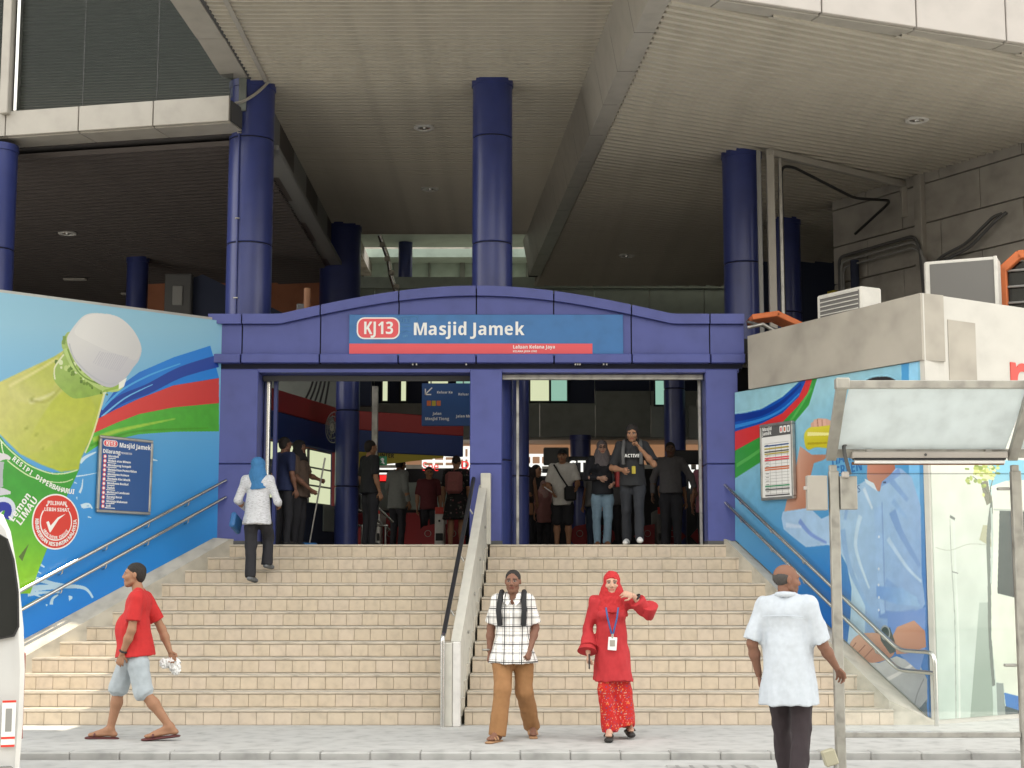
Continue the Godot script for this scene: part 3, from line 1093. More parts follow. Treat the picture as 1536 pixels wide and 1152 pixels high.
# ---------------------------------------------------------------- upper right: concrete wall, conduits, air conditioners
func upper_right() -> void:
	var w := thing("concrete_wall", "grey block wall with joints above the plastered block at right", "wall")
	var a := Vector3(5.30, 0, -24.85)
	var e := Vector3(8.4, 0, -19.45)
	var t := frame_at(a, e - a)
	var l := a.distance_to(e)
	put("core", box_mesh(t * Vector3(l * 0.5, 6.15, -0.2), Vector3(l, 3.3, 0.25), 0.0, t.basis), M.concrete, w)
	var row := 0
	var y := 4.45
	while y < C2:
		var h := minf(0.62, C2 + 0.06 - y)
		var x := 0.0 - 0.8 * (row % 2)
		while x < l:
			var x0 := maxf(x, 0.0)
			var x1 := minf(x + 1.6, l)
			if x1 - x0 > 0.05:
				put("block", box_mesh(Vector3((x0 + x1) * 0.5, y + h * 0.5, -0.04), Vector3(x1 - x0 - 0.012, h - 0.018, 0.08), 0.008), M.concrete, w, t)
			x += 1.6
		y += 0.62
		row += 1
	put("pilaster", box_mesh(Vector3(2.02, 6.1, 0.03), Vector3(0.16, 3.2, 0.12), 0.01), M.concrete, w, t)
	# pipes on the wall
	var pipes := thing("pipe_run", "dark pipes bending across the grey block wall at right", "pipe")
	for i in 3:
		var yy := 6.72 - 0.09 * i
		put("pipe", tube_mesh(rounded([t * Vector3(0.25 + 0.05 * i, 4.5, 0.10), t * Vector3(0.25 + 0.05 * i, yy, 0.10), t * Vector3(1.98, yy + 0.02, 0.14), t * Vector3(2.12 + 0.05 * i, yy - 0.2, 0.16), t * Vector3(2.16 + 0.05 * i, 5.3, 0.12)], 0.12), 0.026 - 0.004 * i, 10), M.grey_mid if i else M.grey_dark, pipes)
	put("pipe", tube_mesh(rounded([t * Vector3(2.2, 6.1, 0.12), t * Vector3(2.5, 6.32, 0.12), t * Vector3(3.0, 6.42, 0.12), t * Vector3(3.55, 6.72, 0.12), t * Vector3(3.62, 6.76, 0.02)], 0.12), 0.025, 8), M.grey_dark, pipes)
	put("pipe", tube_mesh(rounded([t * Vector3(2.2, 6.0, 0.16), t * Vector3(2.6, 6.24, 0.15), t * Vector3(3.1, 6.35, 0.14), t * Vector3(3.62, 6.66, 0.14), t * Vector3(3.70, 6.76, 0.02)], 0.12), 0.025, 8), M.grey_dark, pipes)
	put("junction_box", box_mesh(t * Vector3(0.08, 6.05, 0.1), Vector3(0.18, 0.28, 0.1), 0.01, t.basis), M.yellow_band, pipes)
	put("pipe", tube_mesh([t * Vector3(0.62, 4.5, 0.11), t * Vector3(0.62, 6.6, 0.11)], 0.07, 12), M.dark_blue_wall, pipes)
	# pale square channel from the column over to the wall
	var ch := thing("cable_channel", "pale angular cable channel beside the right blue column", "cable channel")
	var top := 7.60
	var pa := Vector3(3.72, 0, -21.55)
	var pb := Vector3(6.12, 0, -23.40)
	put("upright", box_mesh(Vector3(pa.x, 6.1, pa.z), Vector3(0.11, 3.1, 0.09), 0.008), M.panel, ch)
	put("upright", box_mesh(Vector3(pa.x - 0.17, 6.1, pa.z + 0.03), Vector3(0.06, 3.1, 0.05), 0.006), M.grey_mid, ch)
	put("upright", box_mesh(Vector3(pa.x + 0.15, 6.05, pa.z - 0.06), Vector3(0.05, 3.0, 0.05), 0.006), M.dull_steel, ch)
	var th := frame_at(pa, pb - pa)
	put("crosspiece", box_mesh(th * Vector3(pa.distance_to(pb) * 0.5, top + 0.03, 0), Vector3(pa.distance_to(pb) + 0.1, 0.10, 0.09), 0.008, th.basis), M.panel, ch)
	put("drop", box_mesh(Vector3(pb.x, top - 0.24, pb.z), Vector3(0.10, 0.5, 0.09), 0.008), M.panel, ch)
	put("cable", tube_mesh(rounded([Vector3(3.9, 4.6, -21.66), Vector3(3.9, 7.45, -21.66), Vector3(4.1, 7.5, -21.85), Vector3(5.2, 7.25, -22.75), Vector3(5.9, 7.35, -23.3), Vector3(5.5, 7.0, -24.1)], 0.15), 0.022, 8), M.black, ch)
	# dark wall at the back of this bay
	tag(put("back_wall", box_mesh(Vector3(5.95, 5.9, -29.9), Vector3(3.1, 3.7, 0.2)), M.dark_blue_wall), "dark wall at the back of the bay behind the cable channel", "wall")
	tag(put("ledge", box_mesh(Vector3(5.3, 4.98, -25.6), Vector3(1.6, 0.10, 0.3), 0.01), M.panel), "pale ledge behind the small air conditioner", "ledge")
	air_conditioner(Vector3(4.15, 4.46, -18.62), -1.05, 0.80, 0.55, "smaller air conditioner half hidden behind the sloping top of the plaster wall", false)
	air_conditioner(Vector3(5.48, 4.54, -18.35), -0.42, 0.86, 0.80, "larger white air conditioner standing on the corner of the plaster block", true)
	# orange window surround and the little orange gable
	var ow := thing("orange_window", "orange framed window at the right edge beside the larger air conditioner", "window", Vector3(6.02, 4.54, -18.5), -0.45)
	var fr := [Vector3(0.0, 0.0, 0), Vector3(0.0, 0.75, 0), Vector3(0.2, 0.92, 0), Vector3(1.8, 0.92, 0)]
	for i in 3:
		var p: Vector3 = fr[i]
		var q: Vector3 = fr[i + 1]
		var tt := frame_at(p, Vector3(1, 0, 0))
		var d := (q - p).normalized()
		put("surround", box_mesh((p + q) * 0.5, Vector3(p.distance_to(q) + 0.03, 0.10, 0.14), 0.01, Basis(d, Vector3(-d.y, d.x, 0), Vector3(0, 0, 1))), M.orange, ow)
	put("pane", box_mesh(Vector3(0.9, 0.42, -0.06), Vector3(1.75, 0.86, 0.02)), M.van_glass, ow)
	for i in 4:
		put("louvre", box_mesh(Vector3(0.9, 0.14 + 0.2 * i, -0.02), Vector3(1.7, 0.025, 0.05), 0.004), M.grey_mid, ow)
	var og := thing("orange_canopy", "small orange bent canopy edge between the arch and the plaster block", "canopy", Vector3(3.16, 4.83, -19.9))
	put("slope", box_mesh(Vector3(0.14, 0.10, 0.0), Vector3(0.36, 0.07, 0.5), 0.008, Basis(Vector3(0, 0, 1), 0.14)), M.orange, og)
	put("slope", box_mesh(Vector3(0.48, 0.03, 0.0), Vector3(0.42, 0.07, 0.5), 0.008, Basis(Vector3(0, 0, 1), -0.45)), M.orange, og)
	put("edge_tube", tube_mesh([Vector3(-0.1, 0.02, 0.2), Vector3(0.15, -0.05, 0.22), Vector3(0.4, -0.12, 0.2)], 0.02, 8), M.grey_dark, og)
	put("bundle", tube_mesh([Vector3(-0.1, -0.06, 0.22), Vector3(0.1, -0.02, 0.24), Vector3(0.3, -0.14, 0.22)], 0.025, 8), M.dull_steel, og)
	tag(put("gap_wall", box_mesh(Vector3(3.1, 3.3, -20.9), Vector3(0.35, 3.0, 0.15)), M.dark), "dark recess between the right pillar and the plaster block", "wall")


func air_conditioner(at: Vector3, turn: float, w: float, h: float, label: String, solid_front: bool) -> void:
	var a := thing("air_conditioner", label, "air conditioner", at, turn)
	var d := 0.34
	put("casing", box_mesh(Vector3(0, h * 0.5 + 0.03, 0), Vector3(w, h, d), 0.02), M.ac_white, a)
	for s in [-1, 1]:
		put("foot", box_mesh(Vector3(s * w * 0.34, 0.015, 0), Vector3(0.08, 0.05, d + 0.06), 0.006), M.grey_dark, a)
	put("front_grille", box_mesh(Vector3(0.02, h * 0.5 + 0.03, d * 0.5 + 0.004), Vector3(w - 0.10, h - 0.08, 0.012), 0.004), M.grille, a)
	if not solid_front:
		for i in 9:
			put("grille_bar", box_mesh(Vector3(0.02, 0.10 + (h - 0.12) * i / 8.0, d * 0.5 + 0.014), Vector3(w - 0.12, 0.012, 0.010)), M.ac_white, a)
		for i in 4:
			for j in 2:
				put("side_vent", box_mesh(Vector3(-w * 0.5 - 0.003, 0.12 + i * (h - 0.14) / 3.6, -0.08 + 0.15 * j), Vector3(0.01, (h - 0.14) / 4.8, 0.11), 0.003), M.grey_dark, a)
	else:
		put("edge_rail", box_mesh(Vector3(w * 0.5 - 0.02, h * 0.5 + 0.03, d * 0.5 + 0.014), Vector3(0.04, h, 0.02), 0.004), M.ac_white, a)
		put("rating_plate", box_mesh(Vector3(-w * 0.5 - 0.002, h * 0.74, 0.0), Vector3(0.008, 0.09, 0.12)), M.grey_mid, a)
		put("rating_plate", box_mesh(Vector3(-w * 0.5 - 0.002, h * 0.46, 0.0), Vector3(0.008, 0.10, 0.09)), M.grille, a)
		put("pipe", tube_mesh(rounded([Vector3(-w * 0.5 - 0.02, 0.04, 0.14), Vector3(-w * 0.5 - 0.06, 0.24, 0.10), Vector3(-w * 0.5 - 0.06, 0.26, -0.02), Vector3(-w * 0.5 - 0.03, 0.04, -0.1)], 0.12), 0.03, 10), M.grey_mid, a)


# ---------------------------------------------------------------- printed posters
class Pic:
	var im: Image
	var s0: float
	var h1: float
	var k: float     # pixels per metre

	func _init(sa: float, sb: float, ha: float, hb: float, kk: float) -> void:
		s0 = sa
		h1 = hb
		k = kk
		im = Image.create(int((sb - sa) * kk), int((hb - ha) * kk), false, Image.FORMAT_RGB8)

	func px(p: Vector2) -> Vector2:
		return Vector2((p.x - s0) * k, (h1 - p.y) * k)

	# fills an outline given in metres; a second colour fades in along the line from g0 to g1
	func poly(flat: Array, c: Color, c2 := Color(0, 0, 0, 0), g0 := Vector2.ZERO, g1 := Vector2.ZERO) -> void:
		var pts := PackedVector2Array()
		for i in range(0, flat.size(), 2):
			pts.append(px(Vector2(flat[i], flat[i + 1])))
		fill(pts, c, c2, px(g0), px(g1))

	func fill(pts: PackedVector2Array, c: Color, c2: Color, a: Vector2, b: Vector2) -> void:
		var lo := 1e9
		var hi := -1e9
		for p in pts:
			lo = minf(lo, p.y)
			hi = maxf(hi, p.y)
		var w := im.get_width()
		var ht := im.get_height()
		var d := b - a
		var dd := d.length_squared()
		var shade := c2.a > 0.0 and dd > 0.0
		for y in range(maxi(0, int(lo)), mini(ht, int(hi) + 1)):
			var xs := []
			var yy := y + 0.5
			for i in pts.size():
				var p := pts[i]
				var q := pts[(i + 1) % pts.size()]
				if (p.y <= yy) != (q.y <= yy):
					xs.append(p.x + (q.x - p.x) * (yy - p.y) / (q.y - p.y))
			xs.sort()
			for j in range(0, xs.size() - 1, 2):
				var xa := clampi(int(round(xs[j])), 0, w)
				var xb := clampi(int(round(xs[j + 1])), 0, w)
				if xb <= xa:
					continue
				if not shade:
					im.fill_rect(Rect2i(xa, y, xb - xa, 1), c)
				else:
					var x := xa
					while x < xb:
						var e := mini(x + 3, xb)
						var t := clampf(((x + 1.5 - a.x) * d.x + (yy - a.y) * d.y) / dd, 0.0, 1.0)
						im.fill_rect(Rect2i(x, y, e - x, 1), c.lerp(c2, t))
						x = e

	func smooth(flat: Array, steps := 6) -> Array:
		var n := flat.size() / 2
		var out := []
		for i in n:
			var p0 := Vector2(flat[((i + n - 1) % n) * 2], flat[((i + n - 1) % n) * 2 + 1])
			var p1 := Vector2(flat[i * 2], flat[i * 2 + 1])
			var p2 := Vector2(flat[((i + 1) % n) * 2], flat[((i + 1) % n) * 2 + 1])
			var p3 := Vector2(flat[((i + 2) % n) * 2], flat[((i + 2) % n) * 2 + 1])
			for s in steps:
				var v := p1.cubic_interpolate(p2, p0, p3, float(s) / steps)
				out.append(v.x)
				out.append(v.y)
		return out

	# a stroke of a given width through points in metres, tapering to w2
	func stroke(flat: Array, w1: float, w2: float, c: Color) -> void:
		var n := flat.size() / 2
		var cv := Curve2D.new()
		for i in n:
			var p := Vector2(flat[i * 2], flat[i * 2 + 1])
			var t := Vector2.ZERO
			if i > 0 and i < n - 1:
				t = (Vector2(flat[i * 2 + 2], flat[i * 2 + 3]) - Vector2(flat[i * 2 - 2], flat[i * 2 - 1])) / 6.0
			cv.add_point(p, -t, t)
		cv.bake_interval = 0.02
		var pts := cv.get_baked_points()
		var up := PackedVector2Array()
		var dn := PackedVector2Array()
		for i in pts.size():
			var d := (pts[mini(i + 1, pts.size() - 1)] - pts[maxi(i - 1, 0)]).normalized()
			var nn := Vector2(-d.y, d.x) * lerpf(w1, w2, float(i) / maxi(1, pts.size() - 1)) * 0.5
			up.append(px(pts[i] + nn))
			dn.append(px(pts[i] - nn))
		dn.reverse()
		up.append_array(dn)
		fill(up, c, Color(0, 0, 0, 0), Vector2.ZERO, Vector2.ZERO)

	func disc(x: float, y: float, r: float, c: Color, ry := -1.0) -> void:
		var f := []
		for i in 20:
			f.append(x + cos(TAU * i / 20.0) * r)
			f.append(y + sin(TAU * i / 20.0) * (r if ry < 0.0 else ry))
		poly(f, c)

	# soft mottling over what is already there, where it is close to a colour
	func mottle(near: Color, tol: float, nz: FastNoiseLite, amt: float) -> void:
		for y in im.get_height():
			for x in im.get_width():
				var c := im.get_pixel(x, y)
				if absf(c.r - near.r) + absf(c.g - near.g) + absf(c.b - near.b) < tol:
					var m := 1.0 + amt * nz.get_noise_2d(x, y)
					im.set_pixel(x, y, Color(c.r * m, c.g * m, c.b * m))

	# lets soft shading painted since the plain copy was taken spread inside the areas that had a given colour
	func soften(plain: Image, near: Color, tol: float, by: int) -> void:
		var w := im.get_width()
		var h := im.get_height()
		var soft: Image = im.duplicate()
		soft.resize(w / by, h / by, Image.INTERPOLATE_LANCZOS)
		soft.resize(w, h, Image.INTERPOLATE_CUBIC)
		im = plain
		for y in h:
			for x in w:
				var c := plain.get_pixel(x, y)
				if absf(c.r - near.r) + absf(c.g - near.g) + absf(c.b - near.b) < tol:
					im.set_pixel(x, y, soft.get_pixel(x, y))

	func material(rough: float) -> StandardMaterial3D:
		var m := StandardMaterial3D.new()
		m.albedo_texture = ImageTexture.create_from_image(im)
		m.texture_repeat = false
		m.albedo_color = Color(0.95, 0.95, 0.95)
		m.roughness = rough
		return m

	# the sheet that carries the print, within an outline in metres
	func sheet(flat: Array, z0: float, z1: float) -> ArrayMesh:
		var poly2 := PackedVector2Array()
		for i in range(0, flat.size(), 2):
			poly2.append(Vector2(flat[i], flat[i + 1]))
		var b := MB.new()
		b.prism(poly2, z0, z1)
		for i in b.v.size():
			b.uv[i] = Vector2((b.v[i].x - s0) * k / im.get_width(), (h1 - b.v[i].y) * k / im.get_height())
		return b.mesh()


func left_print() -> void:
	var p := Pic.new(-4.6, 0.02, 0.0, 4.95, 200.0)
	# sky blue fading down to deep blue
	p.poly([-4.7, 5, 0.1, 5, 0.1, -0.1, -4.7, -0.1], Color(0.56, 0.77, 0.87), Color(0.09, 0.50, 0.86), Vector2(-1.9, 4.6), Vector2(-1.5, 1.2))
	p.poly([-2.06, 3.33, -1.87, 3.58, -1.67, 3.84, -1.33, 4.08, -0.79, 4.33, -0.19, 4.55, -0.03, 4.14, -0.78, 3.97, -1.32, 3.75, -1.66, 3.59, -1.93, 3.45, -2.03, 3.36], Color(0.03, 0.36, 0.74), Color(0.05, 0.5, 0.86), Vector2(-1.8, 3.69), Vector2(-1, 4.1))
	p.stroke([-1.9, 3.48, -1.6, 3.71, -1.18, 3.89, -0.67, 4.15, -0.06, 4.36], 0.1, 0.16, Color(0.02, 0.24, 0.62))
	p.stroke([-1.87, 3.57, -1.6, 3.82, -1.19, 4.05, -0.68, 4.26], 0.03, 0.015, Color(0.3, 0.66, 0.9))
	p.stroke([-1.87, 3.48, -1.53, 3.74, -1.11, 3.95], 0.025, 0.01, Color(0.45, 0.74, 0.93))
	p.poly([-2.03, 3.36, -1.93, 3.45, -1.66, 3.59, -1.32, 3.75, -0.78, 3.97, -0.03, 4.14, -0.02, 3.81, -0.77, 3.69, -1.31, 3.56, -1.66, 3.42, -1.99, 3.27, -2.02, 3.25], Color(0.86, 0.26, 0.24), Color(0.8, 0.22, 0.2), Vector2(-1.8, 3.53), Vector2(-0.12, 4.02))
	p.poly([-2.02, 3.25, -1.99, 3.27, -1.66, 3.42, -1.31, 3.56, -0.77, 3.69, -0.02, 3.81, -0.01, 3.44, -0.76, 3.38, -1.3, 3.31, -1.65, 3.22, -1.89, 3.14, -2.08, 3.02], Color(0.36, 0.72, 0.25), Color(0.3, 0.66, 0.2), Vector2(-1.88, 3.28), Vector2(-0.11, 3.58))
	p.stroke([-1.99, 3.19, -1.65, 3.32, -1.31, 3.41, -0.73, 3.55], 0.07, 0.02, Color(0.62, 0.8, 0.28))
	p.stroke([-2.02, 3.12, -1.65, 3.26, -1.23, 3.36, -0.19, 3.47], 0.03, 0.02, Color(0.3, 0.62, 0.16))
	p.stroke([-2.24, 2.74, -2.1, 2.76, -1.91, 2.8], 0.02, 0.006, Color(0.8, 0.9, 0.96))
	p.stroke([-2.16, 2.91, -2.08, 2.98, -1.93, 3.05], 0.05, 0.015, Color(0.8, 0.9, 0.96))
	p.stroke([-2.12, 2.39, -2.02, 2.42, -1.96, 2.37], 0.05, 0.015, Color(0.8, 0.9, 0.96))
	p.stroke([-2.15, 2.55, -2.12, 2.62, -2.11, 2.72], 0.035, 0.0105, Color(0.8, 0.9, 0.96))
	p.stroke([-2.23, 2.67, -2.19, 2.66], 0.02, 0.006, Color(0.8, 0.9, 0.96))
	p.stroke([-2.19, 2.5, -2.18, 2.47], 0.02, 0.006, Color(0.8, 0.9, 0.96))
	p.stroke([-2.14, 2.93, -2.02, 3.02], 0.03, 0.009, Color(0.8, 0.9, 0.96))
	p.stroke([-2.09, 2.38, -1.97, 2.39], 0.03, 0.009, Color(0.8, 0.9, 0.96))
	p.stroke([-1.08, 3.01, -1, 3], 0.025, 0.0075, Color(0.8, 0.9, 0.96))
	p.stroke([-2.02, 2.27, -1.97, 2.26], 0.02, 0.006, Color(0.8, 0.9, 0.96))
	p.stroke([-2.7, 1.94, -2.7, 1.84], 0.06, 0.018, Color(0.8, 0.9, 0.96))
	p.stroke([-2.74, 1.84, -2.67, 1.78], 0.05, 0.015, Color(0.8, 0.9, 0.96))
	p.stroke([-2.86, 1.54, -2.69, 1.53, -2.46, 1.48, -2.26, 1.46], 0.07, 0.0245, Color(0.74, 0.87, 0.95))
	p.stroke([-2.83, 1.42, -2.56, 1.44, -2.25, 1.45, -2.02, 1.42, -1.91, 1.31], 0.08, 0.028, Color(0.74, 0.87, 0.95))
	p.stroke([-2.81, 1.36, -2.61, 1.38, -2.38, 1.38], 0.05, 0.0175, Color(0.74, 0.87, 0.95))
	p.stroke([-2.25, 1.31, -2.2, 1.32], 0.07, 0.0245, Color(0.74, 0.87, 0.95))
	p.stroke([-2.49, 1.24, -2.47, 1.31, -2.4, 1.35], 0.05, 0.0175, Color(0.74, 0.87, 0.95))
	p.stroke([-2.56, 1.23, -2.54, 1.24], 0.03, 0.0105, Color(0.74, 0.87, 0.95))
	p.stroke([-2.71, 1.93, -2.68, 1.8], 0.05, 0.0175, Color(0.74, 0.87, 0.95))
	p.stroke([-2.85, 1.72, -2.75, 1.74, -2.6, 1.67], 0.05, 0.0175, Color(0.74, 0.87, 0.95))
	p.stroke([-2.78, 1.78, -2.65, 1.76], 0.03, 0.0105, Color(0.74, 0.87, 0.95))
	p.stroke([-2.79, 1.66, -2.64, 1.6], 0.03, 0.0105, Color(0.74, 0.87, 0.95))
	p.stroke([-2.86, 1.49, -2.76, 1.38, -2.63, 1.33], 0.04, 0.014, Color(0.74, 0.87, 0.95))
	p.poly([-3.57, 3.57, -3.29, 3.77, -2.95, 3.95, -2.58, 4.14, -2.45, 4.23, -1.84, 3.77, -1.9, 3.55, -1.99, 3.26, -2.15, 2.94, -2.17, 2.82, -2.42, 2.78, -2.69, 2.85, -2.99, 2.96, -3.28, 3.18, -3.62, 3.53], Color(0.8, 0.8, 0.46), Color(0.7, 0.76, 0.26), Vector2(-3.1, 3.58), Vector2(-2.25, 2.94))
	var bare: Image = p.im.duplicate()
	p.poly(p.smooth([-3.17, 3.71, -2.82, 3.98, -2.48, 4.17, -2.55, 3.85, -2.64, 3.66, -2.82, 3.57, -3.09, 3.58]), Color(0.74, 0.77, 0.34), Color(0.8, 0.8, 0.48), Vector2(-2.76, 3.92), Vector2(-2.93, 3.59))
	p.poly(p.smooth([-2.52, 3.67, -2.26, 3.8, -2.01, 3.66, -2, 3.47, -2.32, 3.27, -2.67, 3.03, -2.91, 3.01, -2.77, 3.32]), Color(0.74, 0.78, 0.27), Color(0.76, 0.78, 0.38), Vector2(-2.47, 3.63), Vector2(-2.54, 3))
	p.stroke([-3.17, 3.73, -2.83, 3.93, -2.52, 4.13], 0.04, 0.02, Color(0.86, 0.85, 0.55))
	p.stroke([-2.89, 3.57, -2.7, 3.64, -2.55, 3.72], 0.06, 0.02, Color(0.84, 0.84, 0.58))
	p.stroke([-2.88, 3.59, -2.64, 3.61, -2.47, 3.78], 0.015, 0.01, Color(0.62, 0.62, 0.28))
	p.stroke([-2.88, 3.6, -2.83, 3.63], 0.012, 0.008, Color(0.5, 0.55, 0.15))
	p.stroke([-2.94, 3.25, -2.89, 3.28], 0.012, 0.008, Color(0.5, 0.55, 0.15))
	p.stroke([-2.7, 3.03, -2.66, 3.06], 0.012, 0.008, Color(0.5, 0.55, 0.15))
	p.stroke([-2.8, 3.19, -2.75, 3.21], 0.012, 0.008, Color(0.5, 0.55, 0.15))
	p.soften(bare, Color(0.76, 0.78, 0.36), 0.34, 5)
	p.stroke([-1.84, 3.77, -1.9, 3.55, -1.99, 3.26, -2.09, 3.03], 0.03, 0.02, Color(0.88, 0.89, 0.66))
	p.poly(p.smooth([-2.35, 4.45, -2.47, 4.35, -2.47, 4.26, -2.45, 4.21, -2.54, 4.05, -2.57, 3.87, -2.34, 3.69, -2.18, 3.68, -1.82, 3.78, -1.59, 3.86, -1.56, 3.95, -1.76, 3.95, -2.19, 4.05]), Color(0.66, 0.76, 0.42), Color(0.56, 0.7, 0.28), Vector2(-2.46, 4.39), Vector2(-2.1, 3.75))
	p.disc(-1.88, 3.86, 0.0179551, Color(0.86, 0.9, 0.72))
	p.disc(-2.36, 3.99, 0.0178666, Color(0.42, 0.56, 0.16))
	p.disc(-1.78, 3.9, 0.0139521, Color(0.74, 0.82, 0.5))
	p.disc(-2.33, 4.03, 0.0258902, Color(0.35, 0.48, 0.14))
	p.disc(-2.39, 4.02, 0.0155644, Color(0.86, 0.9, 0.72))
	p.disc(-2.04, 3.86, 0.0336764, Color(0.42, 0.56, 0.16))
	p.disc(-1.91, 3.87, 0.0180173, Color(0.74, 0.82, 0.5))
	p.disc(-2.32, 3.95, 0.013666, Color(0.35, 0.48, 0.14))
	p.disc(-2.29, 4.08, 0.0282108, Color(0.86, 0.9, 0.72))
	p.disc(-2.2, 4.01, 0.0319309, Color(0.42, 0.56, 0.16))
	p.disc(-2.11, 3.9, 0.0167403, Color(0.74, 0.82, 0.5))
	p.disc(-2.18, 3.88, 0.02271, Color(0.35, 0.48, 0.14))
	p.disc(-2.15, 3.92, 0.0152798, Color(0.86, 0.9, 0.72))
	p.disc(-2.3, 3.97, 0.0315347, Color(0.42, 0.56, 0.16))
	p.disc(-2.4, 4.02, 0.0336281, Color(0.74, 0.82, 0.5))
	p.disc(-1.89, 3.77, 0.0156343, Color(0.35, 0.48, 0.14))
	p.disc(-2.26, 3.99, 0.0222755, Color(0.86, 0.9, 0.72))
	p.disc(-2.1, 3.86, 0.0186614, Color(0.42, 0.56, 0.16))
	p.disc(-2.36, 4.05, 0.0165526, Color(0.74, 0.82, 0.5))
	p.disc(-2, 3.89, 0.0237643, Color(0.35, 0.48, 0.14))
	p.disc(-1.84, 3.79, 0.0328062, Color(0.86, 0.9, 0.72))
	p.disc(-2.36, 4, 0.0230193, Color(0.42, 0.56, 0.16))
	p.disc(-1.88, 3.9, 0.0349685, Color(0.74, 0.82, 0.5))
	p.disc(-1.8, 3.76, 0.0139217, Color(0.35, 0.48, 0.14))
	p.disc(-1.97, 3.94, 0.0349605, Color(0.86, 0.9, 0.72))
	p.disc(-2.19, 3.92, 0.0169231, Color(0.42, 0.56, 0.16))
	p.disc(-2.02, 3.92, 0.0258174, Color(0.74, 0.82, 0.5))
	p.disc(-2.02, 3.82, 0.0165173, Color(0.35, 0.48, 0.14))
	p.disc(-2.47, 4.02, 0.016095, Color(0.86, 0.9, 0.72))
	p.disc(-2.14, 3.86, 0.0186377, Color(0.42, 0.56, 0.16))
	p.disc(-2.16, 4.01, 0.0270336, Color(0.74, 0.82, 0.5))
	p.disc(-2.54, 4.08, 0.0277289, Color(0.35, 0.48, 0.14))
	p.disc(-2.48, 4.08, 0.0327049, Color(0.86, 0.9, 0.72))
	p.disc(-2.09, 3.87, 0.0183777, Color(0.42, 0.56, 0.16))
	p.stroke([-2.43, 4.25, -2.32, 4.07, -2.15, 3.95, -1.89, 3.83, -1.67, 3.83, -1.57, 3.9], 0.05, 0.05, Color(0.72, 0.82, 0.48))
	p.stroke([-2.39, 4.25, -2.27, 4.04, -2.1, 3.92, -1.8, 3.86], 0.018, 0.02, Color(0.44, 0.58, 0.2))
	p.stroke([-2.44, 4.4, -2.45, 4.3], 0.05, 0.04, Color(0.48, 0.62, 0.24))
	p.stroke([-2.55, 3.87, -2.56, 4.01, -2.44, 4.18], 0.02, 0.02, Color(0.88, 0.9, 0.74))
	p.poly([-1.89, 3.77, -1.63, 3.85, -1.55, 3.94, -1.59, 3.97, -1.68, 3.87, -1.85, 3.81], Color(0.6, 0.74, 0.3))
	p.poly(p.smooth([-1.97, 4.74, -2.14, 4.7, -2.26, 4.6, -2.39, 4.42, -2.4, 4.33, -2.34, 4.2, -2.23, 4.06, -2.02, 3.92, -1.81, 3.85, -1.67, 3.88, -1.52, 4, -1.42, 4.13, -1.34, 4.23, -1.3, 4.37, -1.36, 4.51, -1.5, 4.65, -1.7, 4.74]), Color(0.87, 0.87, 0.86), Color(0.76, 0.76, 0.79), Vector2(-1.93, 4.5), Vector2(-1.66, 3.91))
	p.poly(p.smooth([-1.97, 4.73, -2.14, 4.68, -2.25, 4.57, -2.3, 4.45, -2.12, 4.38, -1.83, 4.3, -1.58, 4.26, -1.39, 4.23, -1.31, 4.37, -1.37, 4.5, -1.51, 4.64, -1.71, 4.73]), Color(0.9, 0.9, 0.89), Color(0.82, 0.82, 0.82), Vector2(-2.04, 4.65), Vector2(-1.42, 4.27))
	p.stroke([-1.92, 4.28, -2.02, 4.12], 0.008, 0.006, Color(0.74, 0.74, 0.78))
	p.stroke([-1.89, 4.27, -1.99, 4.11], 0.008, 0.006, Color(0.74, 0.74, 0.78))
	p.stroke([-1.87, 4.27, -1.96, 4.1], 0.008, 0.006, Color(0.74, 0.74, 0.78))
	p.stroke([-1.84, 4.27, -1.94, 4.1], 0.008, 0.006, Color(0.74, 0.74, 0.78))
	p.stroke([-1.81, 4.27, -1.91, 4.09], 0.008, 0.006, Color(0.74, 0.74, 0.78))
	p.stroke([-1.78, 4.27, -1.88, 4.09], 0.008, 0.006, Color(0.74, 0.74, 0.78))
	p.stroke([-1.75, 4.27, -1.85, 4.08], 0.008, 0.006, Color(0.74, 0.74, 0.78))
	p.stroke([-1.72, 4.27, -1.83, 4.08], 0.008, 0.006, Color(0.74, 0.74, 0.78))
	p.stroke([-1.69, 4.27, -1.8, 4.07], 0.008, 0.006, Color(0.74, 0.74, 0.78))
	p.stroke([-1.66, 4.26, -1.77, 4.07], 0.008, 0.006, Color(0.74, 0.74, 0.78))
	p.stroke([-1.63, 4.26, -1.75, 4.07], 0.008, 0.006, Color(0.74, 0.74, 0.78))
	p.stroke([-1.6, 4.26, -1.72, 4.07], 0.008, 0.006, Color(0.74, 0.74, 0.78))
	p.stroke([-1.57, 4.26, -1.69, 4.06], 0.008, 0.006, Color(0.74, 0.74, 0.78))
	p.stroke([-1.53, 4.26, -1.67, 4.06], 0.008, 0.006, Color(0.74, 0.74, 0.78))
	p.stroke([-1.5, 4.26, -1.64, 4.06], 0.008, 0.006, Color(0.74, 0.74, 0.78))
	p.stroke([-2.37, 4.32, -2.29, 4.15, -2.06, 3.98, -1.81, 3.89, -1.65, 3.92], 0.02, 0.02, Color(0.74, 0.75, 0.78))
	p.poly([-1.63, 3.92, -1.51, 4, -1.55, 3.88, -1.63, 3.84], Color(0.96, 0.97, 0.93))
	p.poly([-3.4, 3.23, -3.26, 3.15, -3.16, 3.05, -3.05, 2.97, -2.89, 2.87, -2.72, 2.8, -2.54, 2.77, -2.37, 2.78, -2.17, 2.82, -2.33, 2.5, -2.5, 2.06, -2.66, 1.68, -2.78, 1.37, -3.68, 1.38], Color(0.24, 0.63, 0.19), Color(0.55, 0.8, 0.16), Vector2(-2.7, 2.52), Vector2(-2.66, 1.6))
